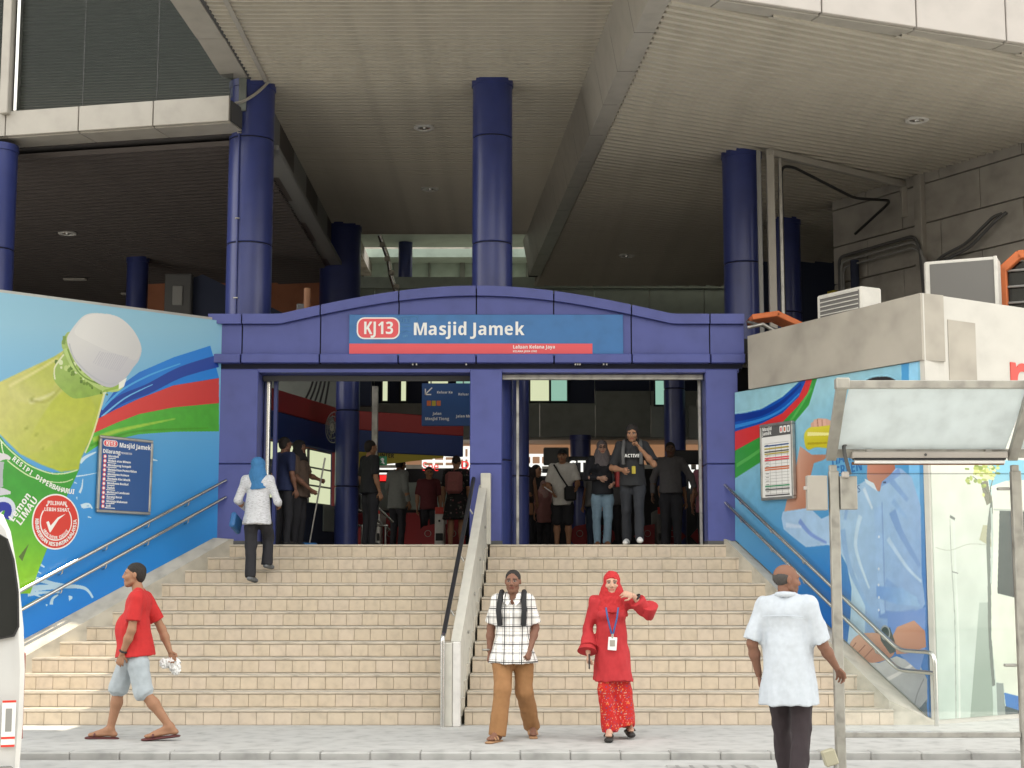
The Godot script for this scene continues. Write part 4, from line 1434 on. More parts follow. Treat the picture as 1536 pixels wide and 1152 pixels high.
	p.stroke([-3.29, 3.14, -3.16, 3.03, -3.05, 2.95, -2.88, 2.85, -2.7, 2.79, -2.54, 2.76, -2.37, 2.77, -2.19, 2.82], 0.016, 0.016, Color(0.82, 0.9, 0.7))
	p.stroke([-3.15, 2.88, -3.04, 2.81, -2.86, 2.72, -2.68, 2.68, -2.51, 2.66, -2.36, 2.67, -2.25, 2.71], 0.016, 0.012, Color(0.82, 0.9, 0.7))
	p.stroke([-3.24, 3.1, -3.22, 3, -3.19, 2.93], 0.02, 0.012, Color(0.88, 0.93, 0.82))
	p.stroke([-3.31, 2.9, -3.19, 2.92, -3.11, 2.9], 0.12, 0.03, Color(0.88, 0.86, 0.88))
	p.stroke([-3.29, 2.52, -3.17, 2.52, -3.09, 2.51], 0.12, 0.03, Color(0.82, 0.82, 0.86))
	p.stroke([-3.24, 2.86, -3.24, 2.73, -3.22, 2.57], 0.1, 0.06, Color(0.7, 0.72, 0.74))
	p.stroke([-3.28, 2.31, -3.21, 2.38, -3.12, 2.38, -3.08, 2.32, -3.12, 2.22], 0.17, 0.12, Color(0.84, 0.87, 0.93))
	p.stroke([-3.28, 2.3, -3.21, 2.35, -3.13, 2.35, -3.11, 2.3, -3.14, 2.22], 0.11, 0.08, Color(0.1, 0.16, 0.62))
	p.poly([-2.95, 1.79, -2.82, 1.94, -2.9, 1.74], Color(0.35, 0.45, 0.2))
	var nz := FastNoiseLite.new()
	nz.seed = 3
	nz.frequency = 0.03
	nz.fractal_octaves = 4
	p.mottle(Color(0.75, 0.77, 0.38), 0.42, nz, 0.05)
	p.mottle(Color(0.3, 0.68, 0.2), 0.45, nz, 0.05)
	var outline := [0.0, 2.04]
	outline.append_array([0.0, 4.90, -4.6, 4.76])
	outline.append_array([-4.6, 0.02])
	# its lower edge follows the stair kerb
	var e := []
	for i in 9:
		var s := -4.35 + 4.35 * i / 8.0
		var z := -19.95 - s / 1.2682
		e.append(s)
		e.append(maxf(0.06, minf(stringer_top(z), TOP + 0.07) + 0.012))
	outline.resize(6)
	outline = [0.0, 4.90, -4.6, 4.76, -4.6, 0.06] + e
	var o := put("drink_poster", p.sheet(outline, -0.05, 0.0), p.material(0.32), null, left_frame())
	tag(o, "huge blue printed poster of a lemon drink bottle left of the stairs", "poster")
	# lettering on the bottle's label, set along its curved edge
	var lt := MB.new()
	var msg := "RESIPI DIPERBAHARUI"
	for i in msg.length():
		if msg[i] == " ":
			continue
		var t := i / float(msg.length() - 1)
		var x := lerpf(-3.06, -2.24, t)
		var y := 2.92 - 0.34 * sin(t * PI * 0.5) - 0.02
		var rot := -0.62 + 0.55 * t
		lt.add_mesh(text_mesh(msg[i], 0.058, true, 0.002, true), Transform3D(Basis(Vector3(0, 0, 1), rot - 0.05), Vector3(x, y, 0.002)))
	lt.add_mesh(text_mesh("Lemon", 0.085, true, 0.002), Transform3D(Basis(Vector3(0, 0, 1), 0.93), Vector3(-3.08, 2.20, 0.002)))
	lt.add_mesh(text_mesh("LIMAU", 0.085, true, 0.002), Transform3D(Basis(Vector3(0, 0, 1), 0.93), Vector3(-2.98, 2.16, 0.002)))
	put("lettering", lt.mesh(), M.letter, o)
	# round health badge
	var bd := Node3D.new()
	bd.name = "round_badge"
	o.add_child(bd)
	bd.position = Vector3(-2.47, 2.20, 0)
	bd.set_meta("label", "round red and white health badge with a tick")
	for ring in [[0.325, M.letter, 0.003], [0.308, M.badge_red, 0.005], [0.222, M.letter, 0.007], [0.207, M.badge_red, 0.009]]:
		var c := []
		for i in 48:
			c.append(Vector2(cos(TAU * i / 48.0), sin(TAU * i / 48.0)) * float(ring[0]))
		put("disc", prism_mesh(c, -0.001, ring[2]), ring[1], bd)
	var gap := [Vector2(-0.17, 0.10), Vector2(0.17, 0.10), Vector2(0.20, 0.24), Vector2(0.0, 0.29), Vector2(-0.20, 0.24)]
	put("disc", prism_mesh(gap, 0.0, 0.0105), M.badge_red, bd)
	var b := MB.new()
	arc_text(b, Transform3D(Basis(), Vector3(0, 0, 0.0095)), "KEMENTERIAN KESIHATAN MALAYSIA", 0.045, 0.264, -PI / 2, 0.112, false)
	arc_text(b, Transform3D(Basis(), Vector3(0, 0, 0.0095)), "HEALTHIER CHOICE", 0.033, 0.186, -PI / 2, 0.13, false)
	b.add_mesh(text_mesh("PILIHAN", 0.047, true, 0.003, true), Transform3D(Basis(), Vector3(0, 0.215, 0.011)))
	b.add_mesh(text_mesh("LEBIH SIHAT", 0.042, true, 0.003, true), Transform3D(Basis(), Vector3(0, 0.14, 0.011)))
	for s in [-1, 1]:
		b.prism(PackedVector2Array([Vector2(s * 0.135, 0.20), Vector2(s * 0.15, 0.185), Vector2(s * 0.135, 0.17), Vector2(s * 0.12, 0.185)]), 0.009, 0.012)
	b.prism(PackedVector2Array([Vector2(-0.135, -0.01), Vector2(-0.105, 0.005), Vector2(-0.075, -0.05), Vector2(0.02, 0.05), Vector2(0.125, 0.095), Vector2(0.03, 0.025), Vector2(-0.075, -0.125), Vector2(-0.085, -0.125)]), 0.009, 0.012)
	put("lettering", b.mesh(), M.letter, bd)


func right_print() -> void:
	var p := Pic.new(-0.1, 3.62, -0.05, 4.0, 240.0)
	p.poly([-0.2, 4.1, 3.8, 4.1, 3.8, -0.2, -0.2, -0.2], Color(0.62, 0.82, 0.88), Color(0.07, 0.42, 0.76), Vector2(1.0, 3.5), Vector2(1.7, 1.0))
	p.poly([3.29, 3.97, 3.41, 3.96, 3.35, 2.76, 3.26, 2.77], Color(0.3, 0.62, 0.84))
	p.poly([3.41, 3.97, 3.56, 3.95, 3.5, 1.62, 3.3, 1.62], Color(0.6, 0.84, 0.97), Color(0.42, 0.7, 0.92), Vector2(3.48, 3.8), Vector2(3.55, 2.03))
	p.poly([-0.01, 3.64, 0.63, 3.67, 1.08, 3.78, 1.42, 3.93, 1.55, 3.94, 1.55, 3.93, 1.41, 3.75, 1.07, 3.58, 0.63, 3.49, -0.02, 3.43], Color(0.03, 0.33, 0.72))
	p.stroke([0.03, 3.61, 0.63, 3.62, 1.07, 3.72, 1.46, 3.9], 0.1, 0.03, Color(0.02, 0.2, 0.58))
	p.stroke([0.03, 3.5, 0.63, 3.54, 1.07, 3.63, 1.42, 3.79], 0.05, 0.02, Color(0.2, 0.55, 0.88))
	p.poly([1.55, 3.94, 1.55, 3.93, 1.41, 3.75, 1.07, 3.58, 0.63, 3.49, -0.02, 3.43, -0.03, 3.17, 0.62, 3.33, 1.07, 3.47, 1.37, 3.63, 1.58, 3.77, 1.69, 3.95], Color(0.86, 0.22, 0.22))
	p.poly([1.69, 3.95, 1.58, 3.77, 1.37, 3.63, 1.07, 3.47, 0.62, 3.33, -0.03, 3.17, -0.04, 2.81, 0.61, 3.01, 0.97, 3.19, 1.28, 3.43, 1.6, 3.63, 1.78, 3.95], Color(0.23, 0.62, 0.25))
	p.stroke([1.66, 3.83, 1.19, 3.44, 0.62, 3.17, 0.06, 2.99], 0.03, 0.05, Color(0.36, 0.72, 0.34))
	p.poly(p.smooth([2.63, 3.76, 2.74, 3.82, 3.03, 3.81, 3.21, 3.73, 3.27, 3.61, 3.29, 3.37, 3.25, 3.09, 2.61, 3.14, 2.58, 3.53]), Color(0.13, 0.12, 0.12))
	p.poly(p.smooth([2.69, 3.49, 3.17, 3.45, 3.17, 2.97, 3.09, 2.85, 2.91, 2.83, 2.72, 2.87, 2.66, 3.07]), Color(0.8, 0.6, 0.5), Color(0.68, 0.46, 0.38), Vector2(2.78, 3.27), Vector2(3.17, 3.08))
	p.poly([2.66, 2.89, 3.11, 2.86, 3.14, 2.72, 3.04, 2.67, 2.9, 2.61, 2.87, 2.52, 2.75, 2.54, 2.64, 2.69], Color(0.8, 0.56, 0.47), Color(0.7, 0.45, 0.36), Vector2(2.7, 2.81), Vector2(3.09, 2.64))
	p.poly([1.63, 3.02, 1.95, 3, 1.87, 2.95, 1.67, 2.92, 1.58, 2.72, 1.51, 2.47, 1.46, 2.25, 1.02, 2.26, 1.12, 2.49, 1.3, 2.84, 1.41, 3.14], Color(0.84, 0.66, 0.58), Color(0.72, 0.5, 0.4), Vector2(1.12, 2.74), Vector2(1.52, 2.56))
	p.poly([1.63, 3.4, 1.77, 3.45, 1.93, 3.43, 2.12, 3.36, 2.12, 3.23, 1.64, 3.32], Color(0.86, 0.68, 0.6))
	p.stroke([1.71, 3.44, 1.72, 3.35], 0.05, 0.045, Color(0.9, 0.72, 0.64))
	p.stroke([1.8, 3.43, 1.81, 3.34], 0.05, 0.045, Color(0.9, 0.72, 0.64))
	p.stroke([1.89, 3.43, 1.9, 3.34], 0.05, 0.045, Color(0.9, 0.72, 0.64))
	p.stroke([1.76, 3.44, 1.77, 3.35], 0.012, 0.01, Color(0.62, 0.38, 0.3))
	p.stroke([1.85, 3.43, 1.85, 3.34], 0.012, 0.01, Color(0.62, 0.38, 0.3))
	p.poly(p.smooth([1.5, 3.28, 1.6, 3.35, 1.77, 3.35, 2.12, 3.32, 2.11, 3.08, 1.88, 3.09, 1.72, 3.11, 1.57, 3.09, 1.51, 3.15]), Color(0.9, 0.86, 0.3), Color(0.8, 0.76, 0.16), Vector2(1.55, 3.37), Vector2(1.6, 3.12))
	p.stroke([1.56, 3.28, 2.04, 3.24], 0.05, 0.03, Color(0.96, 0.94, 0.62))
	p.stroke([1.56, 3.16, 2.04, 3.14], 0.03, 0.02, Color(0.7, 0.64, 0.1))
	p.poly([2.64, 2.67, 2.52, 2.63, 2.34, 2.58, 2.11, 2.33, 1.79, 2.25, 1.57, 2.39, 1.03, 2.36, 1, 2.28, 1.04, 2.14, 1.26, 2.02, 1.48, 1.91, 1.9, 1.93, 2.09, 1.89, 2.24, 1.69, 2.31, 1.43, 2.28, 1.12, 2.21, 0.8, 2.36, 0.71, 2.76, 0.72, 3.11, 0.84, 3.38, 1.09, 3.55, 1.27, 3.51, 1.59, 3.53, 2.32, 3.41, 2.62, 3.4, 2.65, 3.23, 2.76, 3.14, 2.77, 3.04, 2.7, 2.9, 2.63, 2.85, 2.51], Color(0.66, 0.79, 0.92), Color(0.52, 0.66, 0.86), Vector2(2.39, 2.37), Vector2(3.37, 1.6))
	p.poly([2.13, 1.85, 2.4, 1.58, 2.55, 1.28, 2.53, 0.92, 2.29, 0.81, 2.21, 0.8, 2.28, 1.12, 2.31, 1.43, 2.24, 1.69], Color(0.72, 0.84, 0.93))
	var bare: Image = p.im.duplicate()
	p.stroke([2.18, 2.11, 2.28, 1.69, 2.55, 1.28, 2.77, 0.93], 0.1, 0.04, Color(0.55, 0.7, 0.88))
	p.stroke([2.51, 2.26, 2.41, 1.9, 2.63, 1.43], 0.07, 0.03, Color(0.76, 0.86, 0.95))
	p.stroke([3.06, 2.29, 3.2, 2.03, 3.48, 1.68], 0.12, 0.05, Color(0.45, 0.6, 0.83))
	p.stroke([2.97, 1.99, 3.26, 1.68, 3.5, 1.51], 0.06, 0.03, Color(0.7, 0.81, 0.93))
	p.stroke([2.91, 1.51, 3.17, 1.39, 3.46, 1.29], 0.08, 0.04, Color(0.48, 0.63, 0.85))
	p.stroke([2.78, 1.15, 3.08, 1.14, 3.38, 1.19], 0.1, 0.05, Color(0.4, 0.56, 0.82))
	p.stroke([1.36, 2.24, 1.58, 2.07, 1.88, 1.96], 0.07, 0.03, Color(0.5, 0.62, 0.86))
	p.stroke([1.09, 2.19, 1.4, 2.16], 0.06, 0.03, Color(0.78, 0.86, 0.96))
	p.stroke([2.32, 2.53, 2.23, 2.22], 0.06, 0.05, Color(0.56, 0.7, 0.88))
	p.stroke([2.58, 2.57, 2.72, 2.33], 0.05, 0.03, Color(0.8, 0.88, 0.96))
	p.stroke([3.05, 2.64, 3.32, 2.4], 0.08, 0.05, Color(0.5, 0.65, 0.86))
	p.stroke([3.07, 2.41, 3.31, 2.19], 0.07, 0.04, Color(0.54, 0.69, 0.88))
	p.poly([2.75, 2.35, 2.88, 2.35, 2.89, 1.16, 2.81, 1.14, 2.76, 1.71], Color(0.6, 0.74, 0.91))
	p.stroke([2.89, 2.4, 2.89, 1.74, 2.89, 1.16], 0.012, 0.012, Color(0.42, 0.56, 0.8))
	p.poly([2.75, 1.46, 3.17, 1.44, 3.42, 1.34, 3.46, 1.24, 3.09, 1.26, 2.75, 1.33], Color(0.42, 0.6, 0.86), Color(0.56, 0.72, 0.9), Vector2(2.81, 1.41), Vector2(3.36, 1.27))
	p.soften(bare, Color(0.59, 0.73, 0.90), 0.34, 4)
	p.disc(2.82, 2.01, 0.016, Color(0.84, 0.88, 0.94))
	p.disc(2.8, 1.65, 0.016, Color(0.84, 0.88, 0.94))
	p.disc(2.79, 1.47, 0.016, Color(0.84, 0.88, 0.94))
	p.disc(2.79, 1.33, 0.016, Color(0.84, 0.88, 0.94))
	p.disc(2.78, 1.19, 0.016, Color(0.84, 0.88, 0.94))
	p.poly([2.6, 2.68, 2.76, 2.62, 2.82, 2.52, 2.85, 2.51, 2.75, 2.56, 2.62, 2.63], Color(0.86, 0.92, 0.97))
	p.poly([3.19, 2.77, 3.04, 2.7, 2.9, 2.63, 2.87, 2.57, 3.04, 2.62, 3.22, 2.69], Color(0.5, 0.64, 0.86))
	p.stroke([2.92, 2.62, 2.97, 2.62], 0.02, 0.02, Color(0.15, 0.2, 0.4))
	p.poly([2.2, 0.7, 2.44, 0.61, 2.75, 0.6, 3.06, 0.69, 3.43, 0.61, 3.54, 0.47, 3.53, 0.23, 3.4, 0.1, 3.25, 0.05, 2.74, 0.35, 2.36, 0.55], Color(0.78, 0.79, 0.8), Color(0.62, 0.63, 0.66), Vector2(2.89, 0.57), Vector2(3.31, 0.16))
	p.stroke([2.74, 0.37, 3.05, 0.49, 3.35, 0.63], 0.05, 0.03, Color(0.88, 0.88, 0.88))
	p.stroke([3.29, 0.07, 3.37, 0.29, 3.49, 0.47], 0.02, 0.015, Color(0.5, 0.5, 0.54))
	p.poly([3.29, 0.07, 3.44, 0.18, 3.52, 0.25, 3.53, -0.05, 3.43, -0.05], Color(0.3, 0.34, 0.42))
	p.poly([2.93, 1.16, 3.38, 1.19, 3.55, 1.24, 3.52, 0.76, 3.42, 0.54, 3.14, 0.69, 2.92, 0.93], Color(0.4, 0.56, 0.84))
	p.poly([3.36, 1.09, 3.53, 0.98, 3.54, 0.81, 3.25, 0.73, 3.06, 0.71, 2.98, 0.88, 3.08, 1.01], Color(0.84, 0.62, 0.5), Color(0.72, 0.48, 0.38), Vector2(3.08, 1.09), Vector2(3.33, 0.77))
	p.poly(p.smooth([2.27, 0.81, 2.41, 0.9, 2.61, 0.93, 2.92, 0.93, 3.05, 0.84, 2.99, 0.69, 2.75, 0.61, 2.52, 0.59, 2.36, 0.58, 2.24, 0.68]), Color(0.86, 0.66, 0.55), Color(0.74, 0.5, 0.4), Vector2(2.44, 0.88), Vector2(2.55, 0.62))
	p.stroke([2.37, 0.81, 2.24, 0.7], 0.014, 0.012, Color(0.58, 0.36, 0.28))
	p.stroke([2.53, 0.79, 2.32, 0.64], 0.014, 0.012, Color(0.58, 0.36, 0.28))
	p.stroke([2.68, 0.77, 2.44, 0.6], 0.014, 0.012, Color(0.58, 0.36, 0.28))
	p.poly([2.79, 0.96, 2.96, 1, 3.03, 0.86, 3.05, 0.74, 2.95, 0.71, 2.8, 0.85], Color(0.2, 0.22, 0.24))
	p.disc(2.88, 0.94, 0.085, Color(0.62, 0.64, 0.66))
	p.disc(2.88, 0.94, 0.065, Color(0.12, 0.16, 0.20))
	var nz := FastNoiseLite.new()
	nz.seed = 5
	nz.frequency = 0.02
	nz.fractal_octaves = 3
	p.mottle(Color(0.63, 0.76, 0.9), 0.4, nz, 0.05)
	var outline := [0.05, 3.945, 3.6, 3.92]
	var e := []
	for i in 9:
		var s := 3.55 * (1.0 - i / 8.0)
		var z := -19.95 + s / 1.118
		e.append(s)
		e.append(right_foot(z) + 0.012)
	outline.append_array(e)
	var o := put("shirt_poster", p.sheet(outline, -0.036, 0.0), p.material(0.32), null, right_frame())
	tag(o, "large printed poster of a seated figure in a pale blue shirt", "poster")
	var lt := MB.new()
	for row in [["HAIR", 2.35, 2.93, 0.13], ["SCREEN", 2.33, 2.78, 0.115]]:
		lt.add_mesh(text_mesh(row[0], row[3], true, 0.002), Transform3D(Basis(Vector3(0, 0, 1), 0.1), Vector3(row[1] - 0.35, row[2], 0.002)))
	put("lettering", lt.mesh(), M.sign_blue, o)
	var l2 := MB.new()
	for row in [["on TV", 2.28, 2.64, 0.08], ["TOPLUS", 2.28, 2.53, 0.08]]:
		l2.add_mesh(text_mesh(row[0], row[3], false, 0.002), Transform3D(Basis(Vector3(0, 0, 1), 0.1), Vector3(row[1] - 0.15, row[2], 0.002)))
	put("lettering", l2.mesh(), M.sign_navy, o)
	# the second print, on the street front
	var q := Pic.new(0.0, 3.4, 0.0, 3.3, 150.0)
	q.poly([-0.1, 3.4, 3.5, 3.4, 3.5, -0.1, -0.1, -0.1], Color(0.86, 0.87, 0.82), Color(0.74, 0.80, 0.76), Vector2(0.4, 3.0), Vector2(0.7, 0.4))
	q.poly([0.91, 2.86, 1.66, 2.89, 1.62, 2.2, 1.05, 2.34], Color(0.5, 0.76, 0.85))
	q.stroke([0.31, 2.19, 0.31, 1.7, 0.33, 1.07, 0.29, -0.06], 0.012, 0.016, Color(0.58, 0.62, 0.58))
	q.stroke([0.37, 2.19, 0.37, 1.7, 0.38, 0.92, 0.35, -0.07], 0.03, 0.03, Color(0.82, 0.86, 0.82))
	q.stroke([0.31, 2.22, 0.39, 2.19], 0.03, 0.03, Color(0.4, 0.42, 0.4))
	q.stroke([0.31, 1.62, 0.41, 1.6], 0.012, 0.012, Color(0.5, 0.52, 0.5))
	q.stroke([0.06, 1.88, 0.29, 1.85, 0.61, 1.92, 0.94, 1.91], 0.008, 0.008, Color(0.66, 0.68, 0.63))
	q.poly([0.74, 1.28, 0.92, 1.28, 0.9, -0.1, 0.5, -0.08], Color(0.68, 0.73, 0.69), Color(0.56, 0.62, 0.57), Vector2(0.71, 1.31), Vector2(0.89, 0.58))
	q.poly([0.85, 2.13, 0.97, 2.14, 0.98, 1.89, 0.78, 1.97], Color(0.68, 0.68, 0.56))
	q.stroke([1.05, 2.46, 0.94, 2.03, 0.92, 1.44, 0.9, 0.9, 0.93, 0.37], 0.07, 0.05, Color(0.4, 0.43, 0.4))
	q.stroke([0.89, 2.62, 0.93, 2.49, 0.98, 2.38], 0.1, 0.12, Color(0.46, 0.45, 0.38))
	q.stroke([0.98, 2.38, 1.01, 2.57, 1.11, 2.74], 0.02, 0.01, Color(0.36, 0.38, 0.3))
	q.stroke([0.95, 2.49, 0.85, 2.59, 0.71, 2.67], 0.02, 0.01, Color(0.36, 0.38, 0.3))
	q.stroke([0.97, 2.52, 0.94, 2.68], 0.02, 0.01, Color(0.36, 0.38, 0.3))
	q.disc(0.89, 2.69, 0.0318817, Color(0.8, 0.83, 0.52), 0.0147895)
	q.disc(1.01, 2.69, 0.0475387, Color(0.66, 0.72, 0.34), 0.0264081)
	q.disc(0.9, 2.77, 0.0361004, Color(0.86, 0.88, 0.66), 0.0169803)
	q.disc(0.92, 2.69, 0.026432, Color(0.52, 0.6, 0.26), 0.0286946)
	q.disc(1.01, 2.84, 0.0440134, Color(0.8, 0.83, 0.52), 0.0154818)
	q.disc(0.82, 2.62, 0.0419568, Color(0.66, 0.72, 0.34), 0.0273837)
	q.disc(0.93, 2.74, 0.0381756, Color(0.86, 0.88, 0.66), 0.0240906)
	q.disc(0.81, 2.72, 0.0342076, Color(0.52, 0.6, 0.26), 0.0136082)
	q.disc(1.14, 2.78, 0.0364292, Color(0.8, 0.83, 0.52), 0.0174044)
	q.disc(1.04, 2.77, 0.0464695, Color(0.66, 0.72, 0.34), 0.0272648)
	q.disc(0.76, 2.72, 0.0379674, Color(0.86, 0.88, 0.66), 0.0197588)
	q.disc(0.95, 2.67, 0.0443778, Color(0.52, 0.6, 0.26), 0.0127783)
	q.disc(1.07, 2.7, 0.028413, Color(0.8, 0.83, 0.52), 0.0216232)
	q.disc(0.77, 2.7, 0.0499184, Color(0.66, 0.72, 0.34), 0.0155203)
	q.disc(0.81, 2.69, 0.0389799, Color(0.86, 0.88, 0.66), 0.0169735)
	q.disc(0.75, 2.62, 0.0296201, Color(0.52, 0.6, 0.26), 0.0220535)
	q.disc(0.94, 2.74, 0.0218483, Color(0.8, 0.83, 0.52), 0.0161196)
	q.disc(0.91, 2.82, 0.0271225, Color(0.66, 0.72, 0.34), 0.0179592)
	q.disc(0.95, 2.65, 0.0212843, Color(0.86, 0.88, 0.66), 0.0245513)
	q.disc(1.16, 2.84, 0.0420463, Color(0.52, 0.6, 0.26), 0.0292776)
	q.disc(1, 2.72, 0.0489802, Color(0.8, 0.83, 0.52), 0.0259543)
	q.disc(0.62, 2.62, 0.0386153, Color(0.66, 0.72, 0.34), 0.0267227)
	q.disc(0.87, 2.67, 0.0333243, Color(0.86, 0.88, 0.66), 0.0144559)
	q.disc(0.64, 2.59, 0.0299392, Color(0.52, 0.6, 0.26), 0.0121691)
	q.disc(0.97, 2.71, 0.0435124, Color(0.8, 0.83, 0.52), 0.018529)
	q.disc(0.87, 2.69, 0.0494525, Color(0.66, 0.72, 0.34), 0.0196311)
	q.disc(0.9, 2.69, 0.0216581, Color(0.86, 0.88, 0.66), 0.0150361)
	q.disc(0.86, 2.75, 0.0212268, Color(0.52, 0.6, 0.26), 0.020832)
	q.disc(0.88, 2.47, 0.0236682, Color(0.8, 0.83, 0.52), 0.0215263)
	q.disc(0.92, 2.79, 0.0496297, Color(0.66, 0.72, 0.34), 0.0205997)
	q.disc(0.89, 2.65, 0.0211061, Color(0.86, 0.88, 0.66), 0.019582)
	q.disc(0.89, 2.57, 0.0449314, Color(0.52, 0.6, 0.26), 0.0209744)
	q.disc(0.99, 2.71, 0.0272717, Color(0.8, 0.83, 0.52), 0.0157452)
	q.disc(0.91, 2.58, 0.0242511, Color(0.66, 0.72, 0.34), 0.0129229)
	q.disc(1.05, 2.76, 0.0497171, Color(0.86, 0.88, 0.66), 0.0192533)
	q.disc(1.05, 2.78, 0.0437257, Color(0.52, 0.6, 0.26), 0.0254051)
	q.disc(0.83, 2.72, 0.0263276, Color(0.8, 0.83, 0.52), 0.0277285)
	q.disc(1.14, 2.82, 0.0300977, Color(0.66, 0.72, 0.34), 0.0238244)
	q.disc(0.95, 2.82, 0.0444448, Color(0.86, 0.88, 0.66), 0.0215044)
	q.disc(0.78, 2.8, 0.028049, Color(0.52, 0.6, 0.26), 0.0286104)
	q.disc(0.94, 2.73, 0.0491326, Color(0.8, 0.83, 0.52), 0.0293119)
	q.disc(0.87, 2.74, 0.0469691, Color(0.66, 0.72, 0.34), 0.0142974)
	q.disc(1.09, 2.75, 0.0218145, Color(0.86, 0.88, 0.66), 0.0150108)
	q.disc(0.78, 2.78, 0.0423948, Color(0.52, 0.6, 0.26), 0.0286947)
	q.disc(0.89, 2.71, 0.0476709, Color(0.8, 0.83, 0.52), 0.012236)
	q.disc(0.94, 2.74, 0.0442962, Color(0.66, 0.72, 0.34), 0.0260935)
	q.disc(1.02, 2.79, 0.0463612, Color(0.86, 0.88, 0.66), 0.0156301)
	q.disc(0.84, 2.77, 0.0467525, Color(0.52, 0.6, 0.26), 0.0259243)
	q.disc(0.73, 2.7, 0.0207918, Color(0.8, 0.83, 0.52), 0.0126153)
	q.disc(0.77, 2.76, 0.0459416, Color(0.66, 0.72, 0.34), 0.0229463)
	q.disc(0.97, 2.67, 0.0430274, Color(0.86, 0.88, 0.66), 0.0214138)
	q.disc(1.14, 2.72, 0.0448268, Color(0.52, 0.6, 0.26), 0.0135325)
	q.disc(0.77, 2.73, 0.0436216, Color(0.8, 0.83, 0.52), 0.017601)
	q.disc(0.9, 2.64, 0.0489884, Color(0.66, 0.72, 0.34), 0.0137122)
	q.disc(1.03, 2.66, 0.0465603, Color(0.86, 0.88, 0.66), 0.0212245)
	q.disc(0.65, 2.65, 0.0432976, Color(0.52, 0.6, 0.26), 0.0132045)
	q.disc(0.96, 2.75, 0.0290692, Color(0.8, 0.83, 0.52), 0.027056)
	q.disc(0.68, 2.65, 0.0250213, Color(0.66, 0.72, 0.34), 0.0277372)
	q.disc(0.92, 2.68, 0.0348277, Color(0.86, 0.88, 0.66), 0.0180945)
	q.disc(0.62, 2.75, 0.0413154, Color(0.52, 0.6, 0.26), 0.0121001)
	q.poly([1.01, 2.57, 1.27, 2.64, 1.74, 2.67, 1.58, 0.19, 1.11, 0.29, 1.09, 0.39, 0.97, 0.41, 0.92, 0.9, 0.95, 1.49, 1.03, 2.33], Color(0.88, 0.9, 0.84), Color(0.84, 0.87, 0.8), Vector2(1.16, 2.35), Vector2(1.06, 0.57))
	q.poly([1.14, 2.3, 1.72, 2.32, 1.65, 1.27, 1.34, 1.33, 1.05, 1.38], Color(0.24, 0.27, 0.27), Color(0.16, 0.18, 0.19), Vector2(1.16, 2.27), Vector2(1.11, 1.38))
	q.stroke([1, 2.33, 1, 1.97, 0.95, 1.49], 0.03, 0.03, Color(0.72, 0.78, 0.74))
	q.stroke([1.04, 2.31, 1.72, 2.31], 0.02, 0.02, Color(0.7, 0.74, 0.7))
	q.poly([1.1, 0.29, 1.58, 0.19, 1.57, 0.03, 1.32, 0.09, 1.12, 0.14], Color(0.12, 0.42, 0.72))
	q.poly([1, 0.15, 1.12, 0.14, 1.32, 0.09, 1.57, 0.03, 1.56, -0.15, 1.12, -0.12], Color(0.16, 0.22, 0.26))
	q.poly([0.97, 0.4, 1.09, 0.39, 1.12, -0.12, 0.98, -0.11], Color(0.52, 0.56, 0.54))
	nz.frequency = 0.012
	q.mottle(Color(0.8, 0.83, 0.79), 0.3, nz, 0.05)
	var f := put("street_poster", q.sheet([0.03, 0.05, 0.03, 3.25, 3.35, 3.25, 3.35, 0.05], 0.0, 0.010), q.material(0.4), null, front_frame())
	tag(f, "pale printed poster of a concrete wall, a tree and a white bus", "poster")


